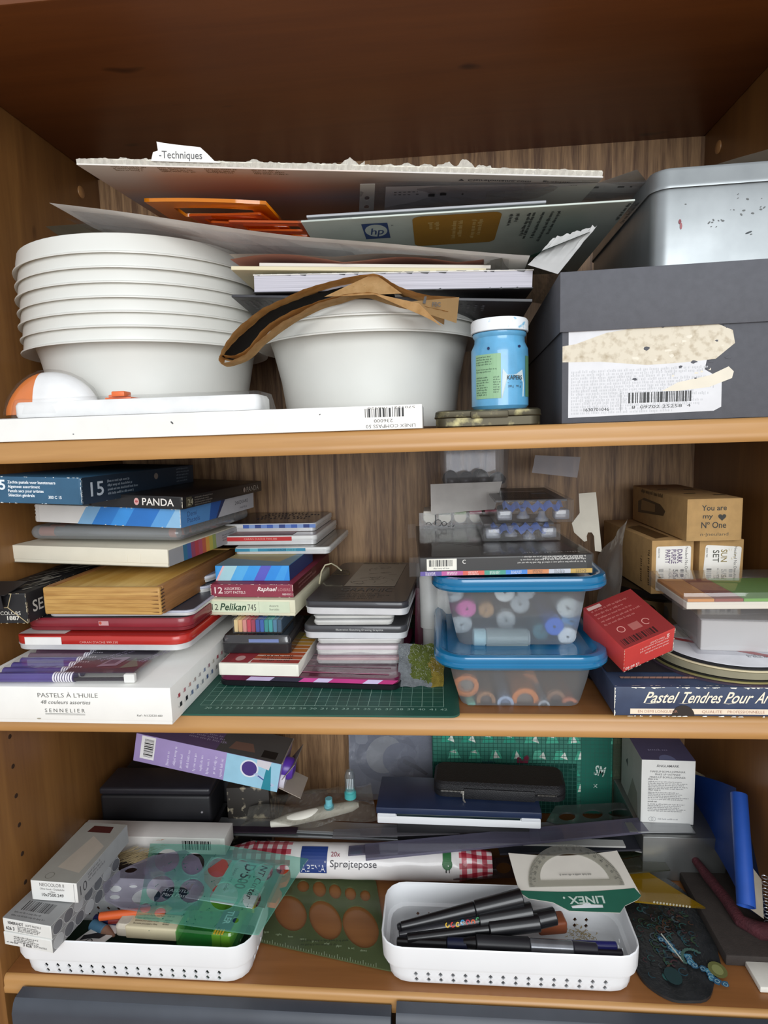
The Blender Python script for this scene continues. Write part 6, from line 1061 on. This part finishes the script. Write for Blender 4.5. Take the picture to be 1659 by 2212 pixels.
curved(pr2, .0905, -.0135, .1225, .0160, '#1f3a7c'); pr2.l = .0004
pr2.text(F, 'ABENA', .0918, -.0118, .0078, '#e9e9ee', w=.029); pr2.text(F, '20x', .127, .0045, .0050, '#8a3648', w=.011); pr2.text(F, 'Sprøjtepose', .1265, -.0062, .0072, '#33333b', w=.0555); pr2.text(F, '®', .1195, -.002, .002, '#e9e9ee')
curved(pr2, LR - .058, -.002, LR - .048, .012, '#2f6b3c'); pr2.ell(F, LR - .053, -.001, .006, .006, '#2f6b3c', 14); pr2.rect(F, LR - .055, -.010, -.0008 + LR - .053, -.006, '#2c2c2c'); pr2.rect(F, LR - .051, -.010, LR - .0502, -.006, '#2c2c2c'); pr.bm.free(); pr2.build('printed_wrapper', ro)
fbox('wooden_block', 'reddish wooden tray side behind the crayon box', 'tray', .055, .130, .0004, .13, .012, .030, M('#6b2c1c', .5, .15, 20), 0)
# long white box and brush hair, clutter at left
mt = axes((.0015, .134, .0400), (.188, .001, 0)); o = carton('cutter_box', 'long narrow white cardboard box with orange stains behind the left basket', 'box', mt, .188, .03, .0215, M('#e6e2dc', .6, .04)); F = faces(.188, .03, .0215)['front']; pr = Pr(); pr.bars(F, .135, .006, .036, .0115, n=30, seed=4); rnd = random.Random(3)
for _ in range(16): u = rnd.uniform(.088, .112); v = rnd.uniform(.004, .018); pr.poly(F, [(u, v), (u + rnd.uniform(.002, .007), v + rnd.uniform(.001, .003)), (u + .001, v + .0008)], '#c9875f')
pr.build('stained_print', o)
fbox('plastic_case', 'black glossy case with an orange stripe under the long white box', 'case', .055, .100, .0304, .14, .045, .0090, M('#2a1a1a', .3, .2), 0)
b = B(); rnd = random.Random(2); O = at(265, 1862, z=.048)
for _ in range(170):
    p = V((rnd.uniform(-.016, .02), rnd.uniform(-.006, .012), rnd.uniform(0, .004))); q = p + V((rnd.uniform(.010, .02), rnd.uniform(.004, .010), rnd.uniform(0, .004))); n_ = V((0, .0003, .0002)); b.faces.new([b.verts.new(x) for x in (p, p + n_, q + n_, q)])
solo('brush_hair', b, M('#b9a67c', .8), 'pale brush bristles showing between the crayon box and the template', 'brush', O, kind='stuff')
# black glasses case, purple box, bag with electric toothbrush
gc = thing('glasses_case', 'black hinged hard case at the left under the purple box', 'case', axes((.0135, .172, .0500), (.145, .003, 0))); b = B(); box(b, 0, 0, 0, .145, .05, .040, .004, 3); part('case_body', b, M('#151519', .5, .1, 80), gc, True); b = B(); box(b, -.0005, -.0005, .0405, .1455, .0505, .0500, .0035, 3); part('case_lid', b, M('#232228', .4, .1, 80), gc, True)
b = B(); lathe(b, [(.0001, .001), (.0012, .0008), (.0016, 0)], 14, mtx=Matrix.Translation((.133, 0, .018)) @ Matrix.Rotation(PI / 2, 4, 'X')); part('snap_button', b, M('#d9d9dc', .3, metal=.8), gc, True)
fbox('marker_box', 'black box stacked behind the hinged glasses case', 'box', .020, .2300, .0004, .20, .085, .0950, BLACK, 0)
fbox('plastic_case', 'dark case supporting the hinged glasses case', 'case', .0120, .1740, .0004, .150, .050, .0490, BLACK, 0)
mt, w = mbox((287, 1643), (598, 1711), .160); pb = thing('device_box', 'purple and light blue box lying tilted, with a picture of a round brush', 'box', mt); hh, dd = .037, .062; b = B(); box(b, 0, 0, 0, w, dd, hh, .0008); part('box_body', b, M('#a693c6', .5, .04), pb, True)
f = faces(w, dd, hh); F = f['front']; pr = Pr(); ux = w * .63; pr.rect(F, ux, 0, w, hh, '#9fcfe6'); pr.rect(F, .008, .006, .026, hh - .001, '#e8e6e6'); pr.bars(rotF(F, .024, .009, PI / 2), 0, 0, .024, .012, n=26, seed=3)
for k in range(9): pr.fine(rotF(F, .045 + k * .0085, .004 + (k % 2) * .002, PI / 2), 0, 0, .026, 1, .01, '#d9d0ea', xh=.0022, seed=k, ragged=.3)
pr.ell(F, ux + .030, hh * .62, .0115, .0115, '#e3e6f0', 28); pr.ell(F, ux + .030, hh * .62, .0095, .0095, '#4a3580', 28); pr.poly(F, [(ux + .036, hh * .46), (ux + .040, hh * .52), (ux + .064, hh * .22), (ux + .061, hh * .14)], '#b9c8e4'); pr.poly(F, [(ux + .041, hh * .42), (ux + .0425, hh * .45), (ux + .060, hh * .2), (ux + .059, hh * .17)], '#3f5fa0'); pr.poly(F, [(w - .020, .0), (w - .008, 0), (w - .012, hh * .85), (w - .017, hh * .85)], '#2b8a9c'); pr.poly(F, [(w - .030, hh * .78), (w - .014, hh * .7), (w - .012, hh), (w - .030, hh)], '#d9d4dc')
G = f['top']; pr.rect(G, 0, 0, w, dd, '#6f5a80'); pr.rect(G, w * .55, 0, w, dd, '#5c5a58'); pr.poly(G, [(w * .62, .01), (w * .8, .012), (w * .76, .03), (w * .64, .028)], '#8a6a5c'); pr.rect(G, w * .85, .006, w * .95, .022, '#22201f'); pr.fine(G, .06, .03, .05, 3, .006, '#a99bb8', xh=.003, seed=5); pr.build('printed_box', pb)
b = B(); lathe(b, [(.0001, 0), (.013, 0), (.0135, .003), (.0135, .012), (.011, .016), (.0001, .018)], 26, mtx=Matrix.Translation((w - .003, .025, hh * .5)) @ Matrix.Rotation(PI / 2, 4, 'Y')); part('purple_head', b, M('#5a35a0', .3), pb, True); b = B(); lathe(b, [(.0001, 0), (.0120, 0), (.0125, .010), (.0001, .010)], 20, mtx=Matrix.Translation((w - .004, .02, hh * .2)) @ Matrix.Rotation(PI / 2, 4, 'Y')); part('white_head', b, M('#d9d6e0', .3), pb, True)
b = B(); box(b, w, .002, hh - .001, w + .001, dd, hh + .001); part('end_flap', b, M('#a59a8e', .7), pb); b = B(); box(b, 0, 0, 0, .030, .045, .0008, mtx=Matrix.Translation((w, .008, 0)) @ Matrix.Rotation(.25, 4, 'Y')); part('end_flap', b, M('#a59a8e', .7), pb); b = B(); box(b, 0, 0, 0, .0008, .05, .026, mtx=Matrix.Translation((w + .002, .008, .012)) @ Matrix.Rotation(.5, 4, 'Y')); part('side_flap', b, M('#8f867c', .7), pb)
fbox('game_box', 'black box printed with pale lettering under the purple box', 'box', .172, .195, .0004, .055, .07, .0880, M('#2a2622', .5, .2, 60, col2='#a79c86', thr=(.55, .62)), .1)
tbx = thing('toothbrush', 'white electric toothbrush with teal rings in a clear bag', 'toothbrush', at(590, 1778, y=.175)); a, c = at(585, 1780, y=.175), at(775, 1738, y=.195)
b = B(); tube(b, [a, a.lerp(c, .2), a.lerp(c, .6), a.lerp(c, .92), c], [.004, .0075, .008, .0065, .003], 16); part('handle', b, M('#dcd8cc', .4), tbx, True, world=True)
b = B(); p = at(757, 1722, y=.190); lathe(b, [(.0001, 0), (.0075, 0), (.0075, .007), (.006, .008), (.0055, .011), (.0001, .011)], 18, mtx=Matrix.Translation(p)); part('teal_collar', b, M('#4aa9a8', .4), tbx, True, world=True)
b = B(); lathe(b, [(.0065, .010), (.0065, .030), (.004, .036), (.0001, .037)], 18, mtx=Matrix.Translation(p)); part('clear_cap', b, clear('#d9e6e8', .1, .8, .05), tbx, True, world=True)
for k in range(4): b = B(); tube(b, [p + V((-.0035 + .0023 * k, 0, .009)), p + V((-.0035 + .0023 * k, .001, .024))], .0008, 6); part('white_bristle', b, M('#e6eaee', .4), tbx, world=True)
b = B(); p = at(711, 1745, y=.186); lathe(b, [(.0001, 0), (.0062, 0), (.0062, .004), (.0045, .005), (.0045, .013), (.0001, .013)], 18, mtx=Matrix.Translation(p)); part('teal_button', b, M('#6fb9c4', .4), tbx, True, world=True)
sheet('plastic_bag', 'crumpled clear bag wrapped loosely round the electric toothbrush', 'plastic bag', [at(520, 1785, y=.165), at(815, 1772, y=.165), at(800, 1690, y=.23), at(560, 1725, y=.22)], clear('#e0dfda', .22, .9, .08, '#c2bfb4', bump=1.2), th=.0004, wob=.012, nx=30, ny=16, fn=lambda u, v: V((0, 0, .010 * math.sin(PI * u) * math.sin(PI * v))))
# left basket contents
pen('pencil', 'orange pencil lying in the left basket under the templates', at(215, 1980, z=.042), at(372, 1962, z=.046), [(0, .92, .0042, .0042, M('#d9602c', .4), 'barrel'), (.92, 1, .0042, .001, M('#c9a06c', .6), 'tip')], 'pencil')
pen('pencil', 'dark red pencil beside the orange pencil in the left basket', at(235, 1988, z=.036), at(410, 1985, z=.036), [(0, .95, .0035, .0035, M('#7a2622', .4), 'barrel'), (.95, 1, .0035, .001, M('#c9a06c', .6), 'tip')], 'pencil')
pen('pencil', 'blue pencil with a blunt brown tip at the left end of the left basket', at(200, 1998, z=.030), at(248, 2022, z=.030), [(0, .55, .0058, .0058, M('#4f7a96', .5), 'barrel'), (.55, 1, .0058, .0015, M('#8a6450', .7), 'tip')], 'pencil')
pen('marker_pen', 'navy blue marker beside the cream eraser in the left basket', at(205, 1985, z=.030), at(262, 1995, z=.030), [(0, 1, .005, .005, M('#1f1f4a', .4), 'barrel')], 'marker')
mt = axes(at(247, 2026, z=.0300), at(384, 2036, z=.0300) - at(247, 2026, z=.0300)); w = (at(384, 2036, z=.03) - at(247, 2026, z=.03)).length; er = thing('eraser', 'cream electric eraser block with a printed sleeve in the left basket', 'eraser', mt); b = B(); box(b, .012, 0, 0, w, .020, .014, .002, 3); part('printed_sleeve', b, M('#dccfae', .6, .04), er, True); b = B(); rrl(b, .018, .0205, .006, [(.003, 0), (.0, .003), (0, .011), (.003, .0143)]); part('rubber_end', b, M('#cfc5b4', .7, .12, 90), er, True); pr = Pr(); F = lambda u, v, l: V((u, v, .0141 + l))
for k, s in enumerate(('Radierer für Papier und Folie', 'Eraser for paper and film', 'Gomme pour papier et film', 'Borracha para papel e filme')): pr.text(F, s, .0195, .0150 - k * .0037, .0020, '#57503f', w=(.029, .025, .026, .026)[k])
pr.text(F, '526 61', .051, .0150, .0022, '#57503f', w=.008); pr.fine(F, .051, .010, .009, 3, .0026, '#57503f', seed=3); pr.build('printed_text', er)
# big green highlighter container
GG = clear('#8fdc96', .35, .7, .06, '#3fb450'); hl = thing('marker_case', 'green transparent case with yellow markers at the right of the left basket', 'marker case', axes((.176, .016, .0240), (.068, -.004, 0))); b = B(); rrl(b, .066, .058, .008, [(.003, 0), (.0, .003), (0, .018), (.003, .022)]); part('green_shell', b, GG, hl, True)
for k, (x, c) in enumerate(((.040, '#d9b52c'), (.050, '#e3bf2f'))): b = B(); box(b, x, .002, .003, x + .010, .056, .020, .002); part('yellow_marker', b, M(c, .4), hl, True)
b = B(); box(b, .043, .006, .0222, .060, .030, .0235, .0005); part('white_label', b, M('#1d3552', .4), hl); pr = Pr(); pr.text(rotF(lambda u, v, l: V((u, v, .0236 + l)), .0485, .029, -PI / 2), 'TLER', 0, 0, .007, '#c9dae6', w=.017, bold=2); pr.build('label_text', hl)
for k in range(4): b = B(); box(b, .044 + k * .0028, .0, .0225, .0455 + k * .0028, .012, .0232); part('yellow_rib', b, M('#e0b02c', .4), hl)
o = fbox('eraser', 'dark navy boxed eraser with white lettering in the left basket', 'eraser', .140, .052, .040, .050, .016, .012, M('#22303f', .5), -.06); pr = Pr(); F = lambda u, v, l: V((u, v, .0121 + l)); pr.text(F, 'STAEDTLER', .006, .0090, .0040, '#c9d3da', w=.034, bold=1); pr.text(F, 'Mars Plastic', .008, .0025, .0045, '#e3e9ec', w=.032); pr.build('printed_text', o)
o = fbox('sketch_card', 'white card with a black ink sketch at the left of the left basket', 'card', .070, .012, .030, .028, .040, .0012, WHITE, -.5); pr = Pr(); F = lambda u, v, l: V((u, v, .0013 + l)); pr.poly(F, [(.004, .006), (.012, .014), (.02, .018), (.022, .026), (.014, .024), (.008, .018), (.002, .012)], '#26262a'); pr.ring(F, .014, .010, .003, .0038, '#26262a', 10, 0, 4); pr.build('ink_drawing', o)
fbox('eraser', 'teal and white eraser sleeve beside the green case in the left basket', 'eraser', .158, .036, .032, .022, .012, .011, M('#7fb0a8', .5, .1, 60), -.1)
fbox('plastic_case', 'yellow lidded pale case behind the green case in the left basket', 'case', .172, .060, .030, .075, .016, .020, M('#b7b04a', .5, .1, 30), 0)
fbox('sponge', 'dark green felt lining at the bottom of the left basket', 'felt', .034, .014, .0030, .206, .052, .006, M('#16301c', .9), 0)
# templates overlying
TEAL = clear('#c4ebe0', .36, .3, .08, '#86d0bd')
zt = .078
o, O = fslab('circle_template', 'teal transparent circle template spread over the left basket and white box', 'template', zt, [(322, 1804), (480, 1822), (668, 1872), (655, 1888), (560, 2032), (545, 2030), (290, 1968), (300, 1940)], .0012, TEAL,
    holes=[ellpx(359, 1845, 27, 27), ellpx(416, 1858, 25, 26), ellpx(471, 1872, 23, 23), ellpx(521, 1882, 21, 23), ellpx(571, 1893, 20, 20), ellpx(345, 1908, 31, 31), ellpx(413, 1919, 28, 28), ellpx(484, 1938, 31, 32), ellpx(545, 1950, 20, 24), ellpx(312, 1948, 12, 12), ellpx(345, 1962, 13, 12), ellpx(510, 1995, 7, 7), ellpx(612, 1890, 14, 12)])
bpy.context.view_layer.update(); o.rotation_euler = (.0, -.10, 0)
pr = Pr(); rnd = random.Random(7); F = lambda u, v, l: at(u, v, z=zt + .0009 + l * .1) - O
for _ in range(70):
    u, v = rnd.uniform(315, 560), rnd.uniform(1812, 2010); q = rnd.uniform(.6, 1.6); c = '#1f6a5a'; pr.ell(F, u, v, q, q, c, 6); a = rnd.uniform(0, 6.28); pr.poly(F, [(u, v), (u + 7 * math.cos(a), v + 7 * math.sin(a)), (u + 7 * math.cos(a) + .8, v + 7 * math.sin(a) + .8)], c)
pr.build('printed_marks', o)
SMK = clear('#d4d1de', .40, .6, .07, '#aaa6b6')
cs = [(222, 1912), (262, 1880), (330, 1850), (400, 1838), (430, 1855), (440, 1880), (442, 1912), (425, 1945), (390, 1968), (330, 1972), (262, 1962), (228, 1945)]
fslab('french_curve', 'smoky transparent curve template with oval openings over the left basket', 'template', .0705, cs, .0022, SMK, holes=[ellpx(250, 1920, 13, 9), ellpx(248, 1938, 12, 7), ellpx(288, 1915, 10, 5), ellpx(316, 1937, 32, 19, -.2), ellpx(378, 1930, 30, 17, -.1), ellpx(283, 1880, 14, 7, -.2)])
# cutter card
mt = axes(at(455, 1862, z=.060), at(592, 1866, z=.052) - at(455, 1862, z=.060)); mt = axes((.186, .102, .062), (.070, -.006, -.004)); ct = thing('cutter_pack', 'carded cutter with a teal label and orange end piece beside the left basket', 'cutter', mt)
b = B(); box(b, 0, -.062, 0, .074, 0, .0012, .0004, 1); part('backing_card', b, M('#b9c2c2', .5), ct); pr = Pr(); F = lambda u, v, l: V((u, v, .00125 + l)); pr.rect(F, .026, -.0605, .0735, -.001, '#8fcfbf'); pr.rect(F, .058, -.061, .0735, -.046, '#d6dbdb'); pr.poly(F, [(.0, -.03), (.014, -.002), (.026, -.002), (.026, -.05)], '#d9472c')
T = -PI / 2; pr.text(F, 'D·500', .044, -.004, .012, '#26302f', w=.036, rot=T, bold=1); pr.text(F, 'NT Cutter', .062, -.003, .0075, '#26302f', w=.048, rot=T, shear=.25, bold=1); pr.text(F, 'Stainless Craft Cutter', .0345, -.012, .0034, '#4c6660', w=.034, rot=T); pr.build('printed_card', ct)
b = plate([(0, 0), (.010, .002), (.013, -.004), (.012, -.016), (.006, -.020), (.008, -.027), (.013, -.032), (.011, -.047), (.002, -.047), (-.001, -.040), (.002, -.02)], [ell(.0065, -.0085, .002, .002, 10)], .006, mtx=Matrix.Translation((.084, -.004, -.002))); part('orange_slider', b, M('#e2512a', .35), ct)
b = B(); box(b, .076, -.058, -.0005, .086, -.004, .0012, .0004, 1); part('dark_red_window', b, clear('#8a2a20', .3, .4, .1, '#7a2016'), ct); b = B(); box(b, .004, -.058, .0012, .090, -.002, .0065, .001); part('clear_blister', b, clear('#f0f0f0', .05, .5, .06, bump=.3), ct)
# right basket pens
BP = M('#141417', .35, .1, coat=.3); NV = M('#1c2340', .4); Z0 = .030
def bpen(lab, A, za, Bp, zb, segs, cat='pen'): return pen('felt_pen', lab, at(*A, z=za), at(*Bp, z=zb), segs, cat)
bpen('thick black brush pen resting highest across the right basket', (858, 2003), .040, (1128, 1938), .062, [(0, .03, .003, .004, BP, 'end'), (.03, .62, .0045, .0068, BP, 'barrel'), (.62, 1, .0075, .0085, BP, 'cap')])
o = bpen('black pen with red, yellow and blue lettering in the right basket', (862, 2018), .034, (1150, 1968), .052, [(0, .60, .0042, .0055, M('#1a1a22', .35, coat=.3), 'barrel'), (.60, 1, .0082, .0086, BP, 'cap')])
pr = Pr(); rnd = random.Random(1); L_ = .17
for k, c in enumerate(('#c9a02c', '#c9a02c', '#b9334a', '#4a9aa6', '#3f6fae', '#b9334a', '#c9552c')): 
    F = lambda u, v, l: V((-(.0055 + l) * 0, 0, 0))
    pass
pr.bm.free()
for lab, A, za, Bp, zb, segs in (('black pen with a navy band lying lowest along the front of the right basket', (858, 2034), .030, (1010, 2040), .036, [(0, .72, .0045, .005, BP, 'barrel'), (.72, 1, .0058, .0058, NV, 'navy_band')]),
    ('black marker with a wide cap in the middle of the right basket', (880, 2028), .034, (1165, 1992), .046, [(0, .62, .0050, .0055, BP, 'barrel'), (.62, 1, .0082, .0084, BP, 'cap')]),
    ('black marker cap end leaning at the right of the pen bundle', (1080, 2005), .040, (1200, 1978), .048, [(0, .5, .006, .0078, BP, 'barrel'), (.5, 1, .0086, .0082, BP, 'cap')]),
    ('silver grey paint pen with a black cap along the front rim of the right basket', (1000, 2036), .038, (1290, 2052), .034, [(0, .10, .0040, .006, BP, 'tip_cap'), (.10, .50, .0075, .0078, M('#26262a', .4), 'cap'), (.50, .82, .0070, .0070, M('#8f9196', .25, .15, 60, metal=.6), 'barrel'), (.82, 1, .0066, .006, M('#33313a', .4), 'end')]),
    ('dark blue pen at the right end of the right basket', (1225, 2040), .026, (1332, 2044), .026, [(0, 1, .0042, .0042, M('#2b2c7a', .3), 'barrel')]),
    ('black pen with a teal ring on the floor of the right basket', (858, 2040), .018, (1080, 2062), .020, [(0, .40, .004, .0045, BP, 'barrel'), (.40, .47, .005, .005, M('#5aa8a4', .4), 'teal_ring'), (.47, 1, .0045, .0045, BP, 'cap')]),
    ('second black pen on the floor of the right basket', (900, 2052), .014, (1150, 2060), .014, [(0, 1, .0045, .0045, BP, 'barrel')]),
    ('slim dark purple pen beside the silver grey paint pen', (1180, 2050), .022, (1345, 2060), .022, [(0, 1, .004, .004, M('#2a2630', .4), 'barrel')])):
    bpen(lab, A, za, Bp, zb, segs)
b = B(); box(b, 0, 0, 0, .030, .018, .014, .003, 3); solo('pencil_sharpener', b, M('#8a4a2c', .5, .12, 40), 'orange brown rubber sharpener beside the pens in the right basket', 'sharpener', at(1165, 2025, z=.022), (0, 0, .15), smooth=True)
b = B(); rnd = random.Random(4)
for _ in range(60):
    c = V((rnd.gauss(0, .008), rnd.gauss(0, .006), rnd.uniform(0, .004))); a = rnd.uniform(0, 6.28); tube(b, [c, c + V((.0022 * math.cos(a), .0022 * math.sin(a), .0008)), c + V((.0035 * math.cos(a + .6), .0035 * math.sin(a + .6), 0))], .0003, 4, cap=False)
solo('metal_shavings', b, M('#b9a26a', .35, metal=.7), 'small heap of brass clips and shavings at the right of the right basket', 'clips', at(1255, 2025, z=.010), kind='stuff')
# letters along the colourful pen
q = bpy.data.objects.get('felt_pen.001')
if q:
    pr = Pr(); cc = ('#d9b02c', '#c9352c', '#d9b02c', '#3f8fc0', '#b9334a', '#c9552c', '#4a9a66', '#c9c4bc', '#c9c4bc')
    view = (q.matrix_world.inverted() @ CAM_P).normalized(); ang = math.atan2(view.y, view.x)
    def FP(u, v, l, r=.0053): a = ang + v / r; return V(((r + l) * math.cos(a), (r + l) * math.sin(a), u))
    for k, c in enumerate(cc): pr.ring(lambda u, v, l: FP(u, v, l + .0003), .050 + k * .0052, .0006 * (k % 3 - 1), .0011, .0022, c, 10, .5 * k, .5 * k + 4.6)
    pr.text(lambda u, v, l: FP(u, v, l + .0003), 'Twin', .060, -.0012, .0026, '#d9d4cc', w=.008); pr.build('coloured_lettering', q)
# protractor card
Pq = [at(1098, 1843, z=.078), at(1335, 1838, z=.078)]; A0 = at(1098, 1843, z=.078); A1 = at(1328, 1838, z=.078); A2 = at(1372, 1945, z=.062); A3 = at(1110, 1928, z=.062)
xv = (A1 - A0).normalized(); wv = (A1 - A0).length; yv = ((A3 + A2) / 2 - (A0 + A1) / 2); hv = yv.length; mt = axes(A0, xv, xv.cross(-yv.normalized()) if xv.cross(-yv.normalized()).z > 0 else -xv.cross(-yv.normalized()))
pc = thing('protractor_card', 'white and green card holding a clear protractor on the right basket', 'protractor', mt)
w2 = wv * 1.02; n = 14
top = [(w2 * k / n, -.0045 * math.sin(PI * k / n)) for k in range(n + 1)]; out = [(x, y) for x, y in top] + [(w2 + .004, -hv * .55), (w2 + .008, -hv - .001), (w2 + .003, -hv * 1.10), (w2 * .90, -hv * 1.22), (w2 * .84, -hv * 1.36), (w2 * .42, -hv * 1.30), (w2 * .30, -hv * 1.12), (w2 * .10, -hv * 1.03), (0.004, -hv * .92), (.002, -hv * .5)]
G = .80; white = [p for p in out if p[1] > -hv * G] ; hang = [(w2 * .58 + a, -hv * 1.20 + b_) for a, b_ in ((-.016, .000), (-.004, .0012), (-.001, .003), (.003, .003), (.005, .0012), (.016, .0005), (.016, -.0025), (-.015, -.0025))]
b = plate(out, [hang], .0010); part('card', b, M('#cdc8be', .6, .03), pc); pr = Pr(); F = lambda u, v, l: V((u, v, .0006 + l)); gr = '#1f5a48'
cut = -hv * .86; gp = [(.004, -hv * .90)] + [(w2 * k / 10 + .004, cut - .0025 * math.sin(PI * k / 10)) for k in range(0, 11)] + [(w2 + .008, -hv - .001), (w2 + .003, -hv * 1.10), (w2 * .90, -hv * 1.22), (w2 * .84, -hv * 1.36), (w2 * .42, -hv * 1.30), (w2 * .30, -hv * 1.12), (w2 * .10, -hv * 1.03)]
b2_ = plate(gp, [hang], .0004, mtx=Matrix.Translation((0, 0, .0007))); part('green_band', b2_, M(gr, .5), pc, label='dark green printed band')
R = rotF(F, w2 * .74, -hv * 1.02, PI); pr.l = .0008; pr.text(R, 'LINEX', 0, 0, .0072, '#b4c4ba', w=.036, bold=2); pr.ell(R, .040, .001, .0012, .0012, '#b4c4ba', 10); pr.build('lettering', pc)
cu, cv, Ro, Ri = w2 * .54, -hv * .80, .0490, .036; arc = [(cu + Ro * math.cos(a), cv + Ro * .92 * math.sin(a)) for a in (PI * k / 36 for k in range(37))]; inn = [(cu + Ri * math.cos(a), cv + .006 + Ri * .80 * math.sin(a)) for a in (PI * k / 30 for k in range(31))]
pm = clear('#e6e6e0', .22, .6, .08, '#bcbcb4'); b = plate(arc, [inn], .0016, mtx=Matrix.Translation((0, 0, .0018))); pt = part('protractor', b, pm, pc); pr = Pr(); F = lambda u, v, l: V((u, v, .0028 + l * .2))
for k in range(91):
    a = PI * k / 90; r1 = Ro * .985; r0 = r1 - (.0045 if k % 5 == 0 else .0026); c_, s_ = math.cos(a), math.sin(a); nx_, ny_ = -s_ * .00016, c_ * .00016
    pr.poly(F, [(cu + r0 * c_ - nx_, cv + r0 * s_ * .92 - ny_), (cu + r1 * c_ - nx_, cv + r1 * s_ * .92 - ny_), (cu + r1 * c_ + nx_, cv + r1 * s_ * .92 + ny_), (cu + r0 * c_ + nx_, cv + r0 * s_ * .92 + ny_)], '#4a4a46')
for k in range(1, 18): a = PI * k / 18; pr.text(F, str(k * 10), cu + Ro * .85 * math.cos(a), cv + Ro * .78 * math.sin(a), .0022, '#4a4a46', al='c', rot=a - PI / 2)
pr.fine(rotF(F, cu + .018, cv + .012, PI), 0, 0, .036, 1, .003, '#5a5a56', seed=3); pr.build('degree_scale', pt)
# clear template with round holes between the baskets' tops and roll
fslab('circle_template', 'smoky clear template with round holes in front of the gingham roll end', 'template', .018, [(960, 1868), (1110, 1850), (1130, 1880), (1112, 1895), (980, 1900)], .0016, clear('#9c8f92', .16, .5, .07, '#847a7c'), holes=[ellpx(1010, 1880, 14, 12), ellpx(1047, 1879, 17, 13), ellpx(1088, 1875, 16, 13)])
pl = ['pen']
